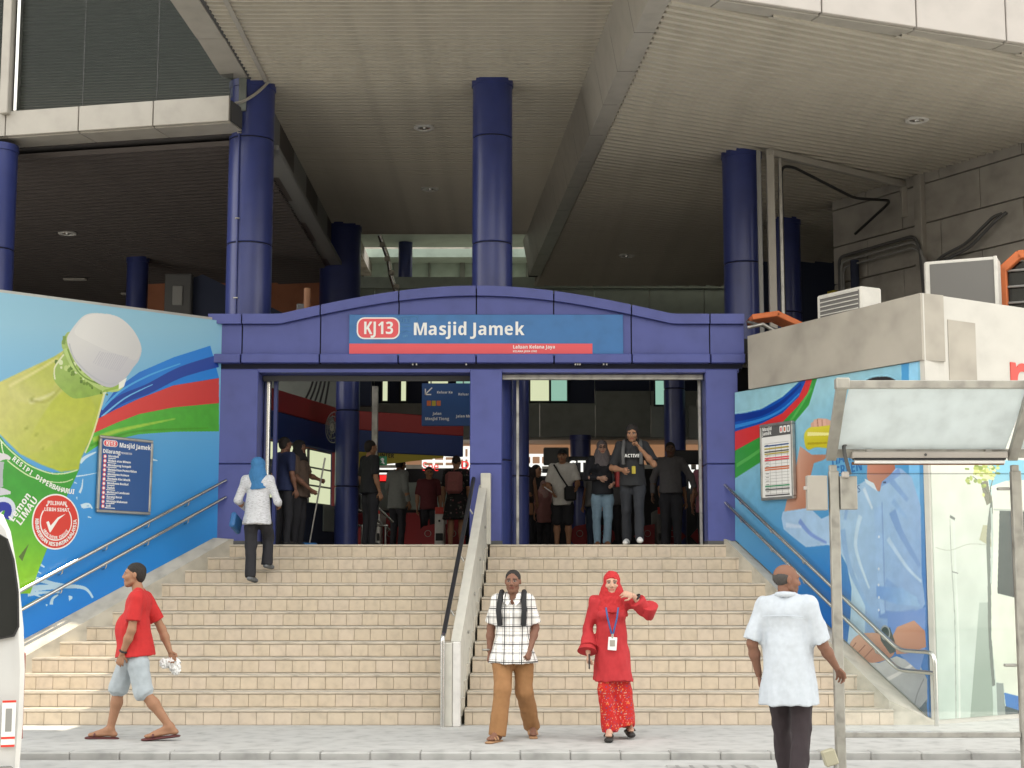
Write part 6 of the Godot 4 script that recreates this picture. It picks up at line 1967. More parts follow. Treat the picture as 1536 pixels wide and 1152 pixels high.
func back_of_hall() -> void:
	var w := thing("back_building", "grey green panelled wall with bright windows over lit shops at the back of the hall", "building")
	# panels over the shop fronts
	var x := -4.2
	while x < 5.4:
		var top := 5.25 if x < 1.1 else (5.52 if x < 3.2 else 5.25)
		put("wall_panel", box_mesh(Vector3(x + 0.6, (4.52 + top) * 0.5, -33.0), Vector3(1.185, top - 4.52, 0.08), 0.008), M.grey_panel, w)
		put("upper_panel", box_mesh(Vector3(x + 0.6, 6.95, -33.05), Vector3(1.185, 2.0, 0.08), 0.008), M.green_panel, w)
		put("spandrel", box_mesh(Vector3(x + 0.6, 5.62, -33.12), Vector3(1.19, 0.78, 0.06)), M.dark_blue_wall, w)
		x += 1.2
	var wins := [[0.26, 0.16, 0], [0.60, 0.40, 0], [1.02, 0.34, 1], [-1.60, 0.42, 0], [-1.00, 0.42, 1], [-0.62, 0.30, 0], [-2.35, 0.1, 0], [-2.75, 0.1, 0]]
	for i in wins.size():
		var v: Array = wins[i]
		var wd := put("window", box_mesh(Vector3(v[0], 5.60, -33.04), Vector3(v[1] + 0.08, 0.66, 0.06), 0.006), M.dark, w)
		put("pane", box_mesh(Vector3(v[0], 5.60, -33.0), Vector3(v[1], 0.58, 0.02)), M.window_glow_green if v[2] else M.window_glow, wd)
	# windows in the side return at the right
	for v in [[3.04, 5.2, -30.6, 0.32, 0.48], [3.92, 5.12, -30.2, 0.26, 0.42]]:
		var wd := put("window", box_mesh(Vector3(v[0], v[1], v[2]), Vector3(v[3] + 0.06, v[4] + 0.06, 0.06), 0.006), M.dark, w)
		put("pane", box_mesh(Vector3(v[0], v[1], v[2] + 0.035), Vector3(v[3], v[4], 0.02)), M.window_glow_green, wd)
	put("return_panel", box_mesh(Vector3(3.05, 4.62, -30.7), Vector3(0.50, 0.64, 0.08), 0.008), M.grey_panel, w)
	put("return_panel", box_mesh(Vector3(3.83, 4.58, -30.3), Vector3(0.66, 0.66, 0.08), 0.008), M.grey_panel, w)
	put("return_panel", box_mesh(Vector3(3.4, 5.7, -30.8), Vector3(1.6, 0.42, 0.08), 0.008), M.green_panel, w)
	# lit shops: back wall, counters and bright grids
	put("shop_back", box_mesh(Vector3(1.5, 4.30, -34.4), Vector3(9.5, 0.55, 0.1)), M.shop_glow, w)  # wall made to glow in place of lamplight inside the shops
	put("shop_ceiling", box_mesh(Vector3(1.0, 4.5, -33.8), Vector3(10.5, 0.06, 1.4)), M.panel, w)
	put("shop_lower", box_mesh(Vector3(0.5, 2.85, -34.0), Vector3(11.0, 2.1, 0.1)), M.dark, w)
	for g in [[0.22, 3.75, 0.62, 0.42], [3.9, 3.45, 0.5, 0.75], [-1.95, 3.92, 0.7, 0.24], [-1.15, 3.88, 0.30, 0.46]]:
		var gr := MB.new()
		for i in 4:
			gr.box(Vector3(g[0] + g[2] * i / 3.0, g[1] + g[3] * 0.5, -33.6), Vector3(0.05, g[3], 0.05))
		for i in 3:
			gr.box(Vector3(g[0] + g[2] * 0.5, g[1] + g[3] * i / 2.0, -33.57), Vector3(g[2], 0.06, 0.05))
		put("lit_grid", gr.mesh(), M.white_glow, w)
	for i in 7:
		put("spot_lamp", box_mesh(Vector3(1.5 + 0.13 * i, 3.98 + 0.03 * (i % 2), -33.5), Vector3(0.07, 0.05, 0.05), 0.01), M.white_glow, w)
	for i in 3:
		put("tube_lamp", box_mesh(Vector3(-2.65, 3.90 - 0.10 * i, -32.5), Vector3(0.8, 0.035, 0.05), 0.01), M.white_glow, w)
	put("shop_lettering", text_mesh("STAR", 0.23, true, 0.02), M.white_glow, w, Transform3D(Basis(), Vector3(1.16, 3.76, -31.2)))
	put("sign_board", box_mesh(Vector3(1.75, 3.72, -31.3), Vector3(1.7, 0.5, 0.08), 0.01), M.black, w)
	var n1 := put("neon_word", text_mesh("See", 0.17, false, 0.02), M.neon_red, w, Transform3D(Basis(), Vector3(-1.82, 3.74, -31.0)))
	n1.scale = Vector3(0.9, 1, 1)
	put("neon_word", text_mesh("R", 0.24, false, 0.02), M.neon_red, w, Transform3D(Basis(), Vector3(-1.05, 3.72, -31.0)))
	put("red_counter", box_mesh(Vector3(-2.0, 2.35, -30.2), Vector3(2.6, 0.85, 0.4), 0.03), M.red_wall, w)
	put("green_display", box_mesh(Vector3(-1.9, 3.12, -30.5), Vector3(2.2, 0.55, 0.1), 0.02), M.green_panel, w)
	put("rust_panel", box_mesh(Vector3(-2.75, 3.55, -31.6), Vector3(0.6, 0.12, 0.1)), M.neon_red, w)  # panel that glows red
	put("dark_box", box_mesh(Vector3(0.88, 3.92, -30.6), Vector3(0.5, 0.34, 0.3), 0.02), M.grey_dark, w)
	put("dark_box", box_mesh(Vector3(3.3, 3.75, -28.6), Vector3(0.7, 0.26, 0.2), 0.02), M.black, w)
	put("roof_beam", box_mesh(Vector3(0.0, 7.9, -33.1), Vector3(11, 0.25, 0.3)), M.green_panel, w)
	# unseen walls and roofs, placed to keep daylight off the deep ceiling
	put("side_wall", box_mesh(Vector3(-14.4, 6.0, -31.5), Vector3(0.4, 12.0, 20.0)), M.concrete, w)
	put("side_wall", box_mesh(Vector3(9.6, 6.0, -31.5), Vector3(0.4, 12.0, 20.0)), M.concrete, w)
	put("rear_wall", box_mesh(Vector3(-2.4, 6.0, -41.7), Vector3(24.4, 12.0, 0.4)), M.concrete, w)
	put("rear_roof", box_mesh(Vector3(5.6, 8.9, -36.9), Vector3(8.0, 0.3, 9.4)), M.concrete, w)
	put("rear_roof", box_mesh(Vector3(-8.9, 8.9, -36.6), Vector3(11.0, 0.3, 10.0)), M.concrete, w)
	# the open court seen over the arch
	var at := thing("court_end", "pale green far end of the open court seen over the arch", "building")
	put("terrace", box_mesh(Vector3(-1.2, 6.9, -34.9), Vector3(8.0, 0.2, 3.4)), M.panel, at)  # unseen pale floor under the ceiling gap, placed to bounce sun into the court
	put("ceiling", box_mesh(Vector3(-1.2, 9.16, -32.6), Vector3(8.0, 0.2, 4.2)), M.mint, at)
	put("ceiling", box_mesh(Vector3(-1.2, 9.16, -36.2), Vector3(8.0, 0.2, 0.8)), M.mint, at)
	put("end_wall", box_mesh(Vector3(-0.8, 7.6, -36.6), Vector3(8.0, 3.2, 0.1)), M.mint, at)
	for i in 7:
		put("mullion", box_mesh(Vector3(-3.6 + 0.8 * i, 7.8, -36.5), Vector3(0.13 if i % 2 else 0.05, 2.6, 0.10), 0.01), M.grey_panel, at)
	put("side_truss", tube_mesh([Vector3(-2.80, 8.7, -31.8), Vector3(-2.62, 8.2, -32.0), Vector3(-2.58, 7.9, -32.0), Vector3(-2.42, 7.4, -32.2)], 0.05, 8), M.steel, at)
	for i in 4:
		put("truss_clamp", box_mesh(Vector3(-2.74 + 0.10 * i, 8.5 - 0.3 * i, -31.85), Vector3(0.12, 0.10, 0.12), 0.02), M.panel, at)
	put("blue_post", tube_mesh([Vector3(-2.42, 7.0, -34.2), Vector3(-2.42, 9.06, -34.2)], 0.16, 16), M.blue_column, at)

func gates() -> void:
	var xs := [-2.38, -1.27, 1.42, 2.62, 3.62]
	for i in xs.size():
		var g := thing("ticket_gate", ["white ticket gate post nearest the slim column in the left doorway", "white ticket gate post beside the middle pillar in the left doorway", "ticket gate post behind the standing people at the left of the right doorway", "ticket gate post left of the person in grey long-sleeved shirt", "ticket gate post farthest right behind the right pillar"][i], "ticket gate", Vector3(xs[i], TOP, -27.0), 0.0, "ticket gates across the hall")
		put("cabinet", box_mesh(Vector3(0, 0.37, -0.5), Vector3(0.16, 0.74, 1.2), 0.02), M.grey_mid if i > 1 else M.white_paint, g)
		put("front_plate", box_mesh(Vector3(0, 0.34, 0.105), Vector3(0.15, 0.62, 0.012), 0.004), M.white_paint if i < 2 else M.grille, g)
		put("top_light", box_mesh(Vector3(0, 0.72, 0.11), Vector3(0.15, 0.12, 0.02), 0.006), M.badge_red, g)
		put("card_reader", box_mesh(Vector3(0, 0.26, 0.113), Vector3(0.13, 0.13, 0.01), 0.004), M.black, g)
		put("keyhole", tube_mesh([Vector3(0, 0.54, 0.108), Vector3(0, 0.54, 0.118)], 0.02, 10), M.black, g)
		for s in [-1, 1]:
			var fl := put("flap", prism_mesh([Vector2(s * 0.09, 0.12), Vector2(s * 0.30, 0.12), Vector2(s * 0.46, 0.28), Vector2(s * 0.30, 0.46), Vector2(s * 0.09, 0.50)], -0.32, -0.28), M.red_wall, g)
			var ring := PackedVector3Array()
			for j in 17:
				ring.append(Vector3(s * 0.22 + cos(TAU * j / 16.0) * 0.055, 0.33 + sin(TAU * j / 16.0) * 0.055, -0.275))
			var rb := MB.new()
			rb.tube(ring, 0.006, 5)
			put("emblem", rb.mesh(), M.panel, fl)
	var b := thing("barrier_rail", "steel railing beside the ticket gates in the left doorway", "railing", Vector3(-2.2, TOP, -23.6))
	put("rail", tube_mesh(rounded([Vector3(-0.15, 0.85, 0), Vector3(0.02, 0.75, 0), Vector3(0.35, 0.42, -0.3)], 0.05), 0.02, 8), M.steel, b)
	put("rail", tube_mesh(rounded([Vector3(-0.2, 0.62, 0), Vector3(0.02, 0.52, 0), Vector3(0.3, 0.30, -0.3)], 0.05), 0.02, 8), M.steel, b)
	put("rail", tube_mesh([Vector3(-0.3, 0.36, 0), Vector3(0.3, 0.36, 0)], 0.02, 8), M.steel, b)
	for i in 4:
		put("post", tube_mesh([Vector3(-0.28 + 0.18 * i, 0, 0), Vector3(-0.28 + 0.18 * i, 0.36, 0)], 0.016, 8), M.dull_steel, b)



# colours of a face by place: eyes, brows, lips
class Face:
	var skin: Color
	var hair: Color
	var male := true
	var moustache := false
	var even := false

	func at(p: Vector3) -> Color:
		if even:
			return skin
		for s in [-1.0, 1.0]:
			var e := p - Vector3(0.031 * s, 0.004, 0.084)
			if absf(e.x) < 0.0145 and absf(e.y) < 0.006 and p.z > 0.070:
				return Color(0.02, 0.015, 0.012) if e.x * e.x + e.y * e.y < 0.000045 else Color(0.24, 0.21, 0.19)
			if absf(e.x) < 0.017 and e.y > 0.004 and e.y < 0.011 and p.z > 0.066:
				return skin * 0.4
		if p.z > 0.060 and absf(p.y - 0.027 + absf(p.x) * 0.06) < 0.0055 and absf(p.x) > 0.012 and absf(p.x) < 0.052:
			return hair * 1.5 + skin * 0.12
		if moustache and p.z > 0.07 and absf(p.y + 0.047) < 0.006 and absf(p.x) < 0.026:
			return hair * 1.3
		if p.z > 0.072 and absf(p.y + 0.0635) < 0.0125 and absf(p.x) < 0.024:
			return Color(skin.r * 0.85, skin.g * 0.55, skin.b * 0.55)
		if male and p.y < -0.05 and p.z > 0.0:
			return skin * 0.88
		return skin


# ---------------------------------------------------------------- rounded bodies: distance fields meshed as surface nets
class Blob:
	var v := PackedVector3Array()
	var n := PackedVector3Array()
	var c := PackedColorArray()
	var ix := PackedInt32Array()
	var nz := FastNoiseLite.new()

	func _init() -> void:
		nz.seed = 41
		nz.frequency = 1.0
		nz.fractal_octaves = 2

	# prims: [kind, a, b, ra, rb, flat_dir, flat_factor, cut_a, cut_b, blend]; kinds 0 tapered capsule, 1 ellipsoid (centre a, radii b), 2 ellipsoid taken away
	func add(prims: Array, cell: float, xf: Transform3D, tint: Face, fold := 0.0, fx := 12.0, fy := 5.0) -> void:
		var lo := Vector3.ONE * 1e6
		var hi := -lo
		for p in prims:
			if p[0] == 2:
				continue
			var a: Vector3 = p[1]
			var b: Vector3 = p[2]
			if p[0] == 1:
				lo = lo.min(a - b)
				hi = hi.max(a + b)
			else:
				var r: float = maxf(p[3], p[4])
				lo = lo.min(a.min(b) - Vector3.ONE * r)
				hi = hi.max(a.max(b) + Vector3.ONE * r)
		lo -= Vector3.ONE * cell * 3.0
		hi += Vector3.ONE * cell * 3.0
		var nx := int((hi.x - lo.x) / cell) + 2
		var ny := int((hi.y - lo.y) / cell) + 2
		var nzz := int((hi.z - lo.z) / cell) + 2
		var f := PackedFloat32Array()
		f.resize(nx * ny * nzz)
		f.fill(1.0)
		for p in prims:
			_prim(f, p, lo, cell, nx, ny, nzz)
		if fold > 0.0:
			var i0 := 0
			for z in nzz:
				for y in ny:
					for x in nx:
						var d := f[i0]
						if d < 0.06 and d > -0.06:
							var q := lo + Vector3(x, y, z) * cell
							f[i0] = d + fold * nz.get_noise_3d(q.x * fx, q.y * fy, q.z * fx)
						i0 += 1
		_net(f, lo, cell, nx, ny, nzz, xf, tint)

	func _prim(f: PackedFloat32Array, p: Array, lo: Vector3, cell: float, nx: int, ny: int, nzz: int) -> void:
		var kind: int = p[0]
		var a: Vector3 = p[1]
		var b: Vector3 = p[2]
		var ra: float = p[3]
		var rb: float = p[4]
		var fd: Vector3 = p[5]
		var ff: float = p[6]
		var ca: bool = p[7]
		var cb: bool = p[8]
		var k: float = p[9]
		var mg := k + cell * 2.5
		var l: Vector3
		var h: Vector3
		if kind == 0:
			var r := maxf(ra, rb)
			l = a.min(b) - Vector3.ONE * (r + mg)
			h = a.max(b) + Vector3.ONE * (r + mg)
		else:
			l = a - b - Vector3.ONE * mg
			h = a + b + Vector3.ONE * mg
		var x0 := maxi(0, int((l.x - lo.x) / cell))
		var x1 := mini(nx - 1, int((h.x - lo.x) / cell) + 1)
		var y0 := maxi(0, int((l.y - lo.y) / cell))
		var y1 := mini(ny - 1, int((h.y - lo.y) / cell) + 1)
		var z0 := maxi(0, int((l.z - lo.z) / cell))
		var z1 := mini(nzz - 1, int((h.z - lo.z) / cell) + 1)
		var ba := b - a
		if kind == 0 and ff != 1.0:
			ba += fd * (ba.dot(fd) * (ff - 1.0))
		var bl := ba.length()
		var bb := maxf(ba.length_squared(), 1e-9)
		var inv := Vector3(1.0 / maxf(b.x, 1e-5), 1.0 / maxf(b.y, 1e-5), 1.0 / maxf(b.z, 1e-5)) if kind > 0 else Vector3.ONE
		var rmin := minf(absf(b.x), minf(absf(b.y), absf(b.z)))
		for z in range(z0, z1 + 1):
			for y in range(y0, y1 + 1):
				var i := (z * ny + y) * nx + x0
				for x in range(x0, x1 + 1):
					var q := lo + Vector3(x, y, z) * cell - a
					var d: float
					if kind == 0:
						if ff != 1.0:
							q += fd * (q.dot(fd) * (ff - 1.0))
						var t := q.dot(ba) / bb
						var tc := clampf(t, -0.3 if ca else 0.0, 1.3 if cb else 1.0)
						d = (q - ba * tc).length() - (ra + (rb - ra) * tc)
						if ca:
							d = maxf(d, -t * bl)
						if cb:
							d = maxf(d, (t - 1.0) * bl)
					else:
						var e := q * inv
						var el := e.length()
						var g := (e * inv).length()
						d = el * (el - 1.0) / g if g > 1e-6 else -rmin
					var o := f[i]
					if kind == 2:
						d = -d
						var s := maxf(k - absf(o - d), 0.0) / k
						f[i] = maxf(o, d) + s * s * k * 0.25
					elif k > 0.0:
						var s := maxf(k - absf(o - d), 0.0) / k
						f[i] = minf(o, d) - s * s * k * 0.25
					else:
						f[i] = minf(o, d)
					i += 1

	func _net(f: PackedFloat32Array, lo: Vector3, cell: float, nx: int, ny: int, nzz: int, xf: Transform3D, tint: Face) -> void:
		var id := PackedInt32Array()
		id.resize(f.size())
		id.fill(-1)
		var sy := nx
		var sz := nx * ny
		var col := tint != null
		for z in nzz - 1:
			for y in ny - 1:
				var i := (z * ny + y) * nx
				for x in nx - 1:
					var a := f[i]
					var m := 0
					if a < 0.0: m += 1
					if f[i + 1] < 0.0: m += 1
					if f[i + sy] < 0.0: m += 1
					if f[i + sy + 1] < 0.0: m += 1
					if f[i + sz] < 0.0: m += 1
					if f[i + sz + 1] < 0.0: m += 1
					if f[i + sz + sy] < 0.0: m += 1
					if f[i + sz + sy + 1] < 0.0: m += 1
					if m > 0 and m < 8:
						var d := [a, f[i + 1], f[i + sy], f[i + sy + 1], f[i + sz], f[i + sz + 1], f[i + sz + sy], f[i + sz + sy + 1]]
						var s := Vector3.ZERO
						var cnt := 0
						for e in [[0, 1], [2, 3], [4, 5], [6, 7], [0, 2], [1, 3], [4, 6], [5, 7], [0, 4], [1, 5], [2, 6], [3, 7]]:
							var da: float = d[e[0]]
							var db: float = d[e[1]]
							if (da < 0.0) != (db < 0.0):
								var t := da / (da - db)
								var pa := Vector3(e[0] & 1, (e[0] >> 1) & 1, e[0] >> 2)
								var pb := Vector3(e[1] & 1, (e[1] >> 1) & 1, e[1] >> 2)
								s += pa.lerp(pb, t)
								cnt += 1
						var q := lo + (Vector3(x, y, z) + s / cnt) * cell
						var g := Vector3(d[1] - d[0] + d[3] - d[2] + d[5] - d[4] + d[7] - d[6], d[2] - d[0] + d[3] - d[1] + d[6] - d[4] + d[7] - d[5], d[4] - d[0] + d[5] - d[1] + d[6] - d[2] + d[7] - d[3])
						id[i] = v.size()
						v.append(xf * q)
						n.append((xf.basis * g).normalized())
						c.append(tint.at(q) if col else Color.WHITE)
					i += 1
		for z in range(1, nzz - 1):
			for y in range(1, ny - 1):
				var i := (z * ny + y) * nx + 1
				for x in range(1, nx - 1):
					var a := f[i] < 0.0
					if a != (f[i + 1] < 0.0):
						_quad(id[i - sy - sz], id[i - sz], id[i], id[i - sy], a)
					if a != (f[i + sy] < 0.0):
						_quad(id[i - 1 - sz], id[i - 1], id[i], id[i - sz], a)
					if a != (f[i + sz] < 0.0):
						_quad(id[i - 1 - sy], id[i - sy], id[i], id[i - 1], a)
					i += 1

	func _quad(a: int, b: int, d: int, e: int, flip: bool) -> void:
		if a < 0 or b < 0 or d < 0 or e < 0:
			return
		if flip:
			ix.append_array(PackedInt32Array([a, d, b, a, e, d]))
		else:
			ix.append_array(PackedInt32Array([a, b, d, a, d, e]))

	func mesh(colored := false) -> ArrayMesh:
		var a := []
		a.resize(Mesh.ARRAY_MAX)
		a[Mesh.ARRAY_VERTEX] = v
		a[Mesh.ARRAY_NORMAL] = n
		if colored:
			a[Mesh.ARRAY_COLOR] = c
		a[Mesh.ARRAY_INDEX] = ix
		var m := ArrayMesh.new()
		m.add_surface_from_arrays(Mesh.PRIMITIVE_TRIANGLES, a)
		return m


func cap(a: Vector3, b: Vector3, ra: float, rb: float, k := 0.03, fd := Vector3.ZERO, ff := 1.0, ca := false, cb := false) -> Array:
	return [0, a, b, ra, rb, fd, ff, ca, cb, k]


func ell(c: Vector3, r: Vector3, k := 0.02) -> Array:
	return [1, c, r, 0.0, 0.0, Vector3.ZERO, 1.0, false, false, k]


func cut(c: Vector3, r: Vector3, k := 0.01) -> Array:
	return [2, c, r, 0.0, 0.0, Vector3.ZERO, 1.0, false, false, k]


func skin_mat() -> StandardMaterial3D:
	if not M.has("skin"):
		var m := StandardMaterial3D.new()
		m.resource_name = "skin"
		m.vertex_color_use_as_albedo = true
		m.roughness = 0.7
		m.subsurf_scatter_enabled = true
		m.subsurf_scatter_strength = 0.05
		M.skin = m
	return M.skin


# cloth in its own axes; pattern size in metres
func cloth(key: String, r: float, g: float, b: float, texture := "cloth", size := 0.5, rough := 0.85) -> StandardMaterial3D:
	if M.has(key):
		return M[key]
	var m := mat(key, r, g, b, rough, 0.0, texture, size)
	m.uv1_world_triplanar = false
	m.rim_enabled = true
	m.rim = 0.12
	m.rim_tint = 0.7
	return m


func head_prims(male: bool) -> Array:
	var h := [
		ell(Vector3(0, 0.028, -0.014), Vector3(0.074, 0.086, 0.094), 0.03),
		ell(Vector3(0, -0.03, 0.018), Vector3(0.060, 0.086, 0.072), 0.03),
		ell(Vector3(0, -0.092, 0.056), Vector3(0.028 if male else 0.023, 0.022, 0.026), 0.03),
		cap(Vector3(-0.046, -0.07, 0.012), Vector3(-0.014, -0.098, 0.056), 0.016, 0.014, 0.03),
		cap(Vector3(0.046, -0.07, 0.012), Vector3(0.014, -0.098, 0.056), 0.016, 0.014, 0.03),
		ell(Vector3(0.040, -0.026, 0.056), Vector3(0.024, 0.02, 0.024), 0.03),
		ell(Vector3(-0.040, -0.026, 0.056), Vector3(0.024, 0.02, 0.024), 0.03),
		cap(Vector3(-0.042, 0.026, 0.070), Vector3(0.042, 0.026, 0.070), 0.012, 0.012, 0.025),
		cut(Vector3(0.031, 0.006, 0.099), Vector3(0.021, 0.013, 0.018), 0.012),
		cut(Vector3(-0.031, 0.006, 0.099), Vector3(0.021, 0.013, 0.018), 0.012),
		ell(Vector3(0.031, 0.004, 0.074), Vector3(0.015, 0.011, 0.0125), 0.004),
		ell(Vector3(-0.031, 0.004, 0.074), Vector3(0.015, 0.011, 0.0125), 0.004),
		cap(Vector3(0, 0.012, 0.086), Vector3(0, -0.026, 0.102), 0.008, 0.0125, 0.014),
		ell(Vector3(0.012, -0.034, 0.096), Vector3(0.010, 0.008, 0.011), 0.008),
		ell(Vector3(-0.012, -0.034, 0.096), Vector3(0.010, 0.008, 0.011), 0.008),
		cap(Vector3(-0.018, -0.058, 0.083), Vector3(0.018, -0.058, 0.083), 0.0065, 0.0065, 0.01),
		cap(Vector3(-0.015, -0.069, 0.082), Vector3(0.015, -0.069, 0.082), 0.0075, 0.0075, 0.01),
		ell(Vector3(0.076, -0.004, -0.010), Vector3(0.010, 0.030, 0.018), 0.008),
		ell(Vector3(-0.076, -0.004, -0.010), Vector3(0.010, 0.030, 0.018), 0.008)]
	return h


# five bent fingers on a palm; d points along the hand, n out of the palm, s towards the thumb
func hand_prims(w: Vector3, d: Vector3, n: Vector3, s: Vector3, curl: float, k: float) -> Array:
	var o := [cap(w - d * 0.01, w + d * 0.080 * k, 0.024 * k, 0.040 * k, 0.012, n, 2.1)]
	var len := [0.070, 0.080, 0.074, 0.058]
	for i in 4:
		var root := w + d * (0.078 - 0.006 * absf(i - 1.0)) * k + s * (0.029 - 0.0195 * i) * k
		var dir := (d + s * (0.06 - 0.05 * i)).normalized()
		var p := root
		for j in 3:
			var a := curl * (0.55 + 0.75 * j)
			var dd := dir * cos(a) + n * sin(a)
			var e: Vector3 = p + dd * len[i] * k * [0.45, 0.32, 0.23][j]
			o.append(cap(p, e, (0.0092 - 0.0008 * j) * k, (0.0085 - 0.0008 * j) * k, 0.004))
			p = e
	var t0 := w + d * 0.022 * k + s * 0.024 * k
	var t1 := t0 + (d * 0.6 + s * 0.7 + n * 0.35).normalized() * 0.042 * k
	var t2 := t1 + (d * 0.85 + s * 0.2 + n * (0.3 + 0.3 * curl)).normalized() * 0.034 * k
	o.append(cap(t0, t1, 0.0135 * k, 0.0105 * k, 0.01))
	o.append(cap(t1, t2, 0.0105 * k, 0.0085 * k, 0.004))
	return o


func sc(a: Array, k: float) -> Dictionary:
	var j := {}
	for i in range(0, a.size(), 2):
		j[a[i]] = a[i + 1] * k
	return j


# builds one person; q holds joints (metres, facing +z), colours and clothes
func person(label: String, at: Vector3, turn: float, q: Dictionary, group := "") -> Node3D:
	var o := thing("person", label, "person", at, turn, group)
	var H: float = q.get("h", 1.7)
	var k := H / 1.7
	var res: float = q.get("res", 1.0)
	var j := sc(["neck", Vector3(0, 1.455, -0.015), "chest", Vector3(0, 1.30, 0), "waist", Vector3(0, 1.08, 0.005), "pelvis", Vector3(0, 0.94, 0),
		"head", Vector3(0, 1.588, 0.012), "hipl", Vector3(0.088, 0.91, 0), "hipr", Vector3(-0.088, 0.91, 0), "kneel", Vector3(0.095, 0.49, 0.02), "kneer", Vector3(-0.095, 0.49, 0.02),
		"ankl", Vector3(0.10, 0.085, -0.02), "ankr", Vector3(-0.10, 0.085, -0.02), "toel", Vector3(0.125, 0.03, 0.15), "toer", Vector3(-0.125, 0.03, 0.15),
		"shl", Vector3(0.172, 1.395, -0.015), "shr", Vector3(-0.172, 1.395, -0.015), "ell", Vector3(0.225, 1.12, -0.03), "elr", Vector3(-0.225, 1.12, -0.03),
		"wrl", Vector3(0.235, 0.875, 0.04), "wrr", Vector3(-0.235, 0.875, 0.04)], k)
	var over: Dictionary = q.get("j", {})
	for key in over:
		j[key] = over[key]
	var girth: float = q.get("girth", 1.0)
	var skin: Color = q.skin
	var hair_c: Color = q.get("hair_colour", Color(0.018, 0.014, 0.012))
	var male: bool = q.get("male", true)
	var hx := Transform3D(Basis.from_euler(q.get("look", Vector3.ZERO)).scaled(Vector3.ONE * k * q.get("head_size", 1.0)), j.head)
	var face := Face.new()
	face.skin = skin
	face.hair = hair_c
	face.male = male
	face.moustache = q.get("moustache", false)
	var plain := Face.new()
	plain.skin = skin
	plain.even = true
	# --- skin: one continuous body, with finer head and hands joined in
	var body := Blob.new()
	var bp := [cap(j.neck - Vector3(0, 0.05 * k, 0), j.head + hx.basis * Vector3(0, -0.05, -0.02), 0.060 * k, 0.050 * k, 0.03),
		cap(j.chest, j.pelvis, 0.075 * k, 0.07 * k, 0.05, Vector3(0, 0, 1), 1.4),
		cap(j.shl, j.shr, 0.036 * k, 0.036 * k, 0.05)]
	for s in ["l", "r"]:
		var sh: Vector3 = j["sh" + s]
		var el_: Vector3 = j["el" + s]
		var wr: Vector3 = j["wr" + s]
		bp.append(cap(sh, el_, 0.046 * k * girth, 0.039 * k, 0.04))
		bp.append(cap(el_, el_.lerp(wr, 0.35), 0.038 * k, 0.041 * k, 0.03))
		bp.append(cap(el_.lerp(wr, 0.35), wr, 0.040 * k, 0.026 * k, 0.03))
		var hip: Vector3 = j["hip" + s]
		var kn: Vector3 = j["knee" + s]
		var an: Vector3 = j["ank" + s]
		var slim := 0.62 if q.has("legs") and q.get("legs_end", 1.0) > 0.9 else 1.0
		bp.append(cap(hip, kn, (0.072 if not q.has("legs") else 0.05) * k, 0.052 * k * slim, 0.03))
		bp.append(cap(kn, kn.lerp(an, 0.35) + Vector3(0, 0, -0.012 * k), 0.052 * k * slim, 0.056 * k * slim, 0.03))
		bp.append(cap(kn.lerp(an, 0.35) + Vector3(0, 0, -0.012 * k), an, 0.055 * k * slim, 0.035 * k * (0.85 if slim < 1.0 else 1.0), 0.03))
		if q.get("bare_feet", false):
			var to: Vector3 = j["toe" + s]
			var back: Vector3 = an + (an - to) * Vector3(1, 0, 1) * 0.22 + Vector3(0, -0.045 * k, 0)
			bp.append(cap(an, back, 0.034 * k, 0.030 * k, 0.03))
			bp.append(cap(back, to, 0.030 * k, 0.036 * k, 0.03, Vector3.UP, 1.7))
			bp.append(cap(an, to.lerp(an, 0.25), 0.034 * k, 0.026 * k, 0.03))
	body.add(bp, 0.013 * res, Transform3D(), plain)
	body.add(head_prims(male), 0.0045 * (1.0 if res < 1.2 else 1.7), hx, face)
	for s in ["l", "r"]:
		if q.get("hide_" + s, false):
			continue
		var wr: Vector3 = j["wr" + s]
		var el_: Vector3 = j["el" + s]
		var d: Vector3 = q.get("hand_" + s, (wr - el_).normalized())
		var side := 1.0 if s == "l" else -1.0
		var n: Vector3 = q.get("palm_" + s, Vector3(-side, 0, 0.2))
		n = (n - d * n.dot(d)).normalized()
		body.add(hand_prims(wr, d, n, q.get("thumb_" + s, d.cross(n) * side), q.get("curl_" + s, 0.45), k * 0.97), 0.0042 * (1.0 if res < 1.2 else 1.8), Transform3D(), plain)
	put("body", body.mesh(true), skin_mat(), o)
	# --- hair
	if q.get("hair", "") != "":
		var hp := []
		match q.hair:
			"short":
				hp = [ell(Vector3(0, 0.040, -0.020), Vector3(0.078, 0.084, 0.096), 0.01), ell(Vector3(0, -0.01, -0.055), Vector3(0.070, 0.07, 0.055), 0.03), cut(Vector3(0, -0.050, 0.070), Vector3(0.105, 0.102, 0.085), 0.01), cut(Vector3(0, -0.06, 0.02), Vector3(0.12, 0.06, 0.06), 0.01)]
			"balding":
				hp = [ell(Vector3(0, 0.012, -0.030), Vector3(0.0775, 0.068, 0.082), 0.02), cut(Vector3(0, 0.105, 0.03), Vector3(0.066, 0.075, 0.13), 0.01), cut(Vector3(0, -0.02, 0.075), Vector3(0.12, 0.12, 0.080), 0.01), cut(Vector3(0, -0.085, 0.03), Vector3(0.12, 0.06, 0.08), 0.01)]
			"tied":
				hp = [ell(Vector3(0, 0.036, -0.018), Vector3(0.0785, 0.083, 0.096), 0.01), ell(Vector3(0, 0.0, -0.105), Vector3(0.032, 0.032, 0.026), 0.02), cut(Vector3(0, -0.020, 0.080), Vector3(0.069, 0.098, 0.078), 0.01), cut(Vector3(0, -0.085, 0.03), Vector3(0.12, 0.07, 0.10), 0.01)]
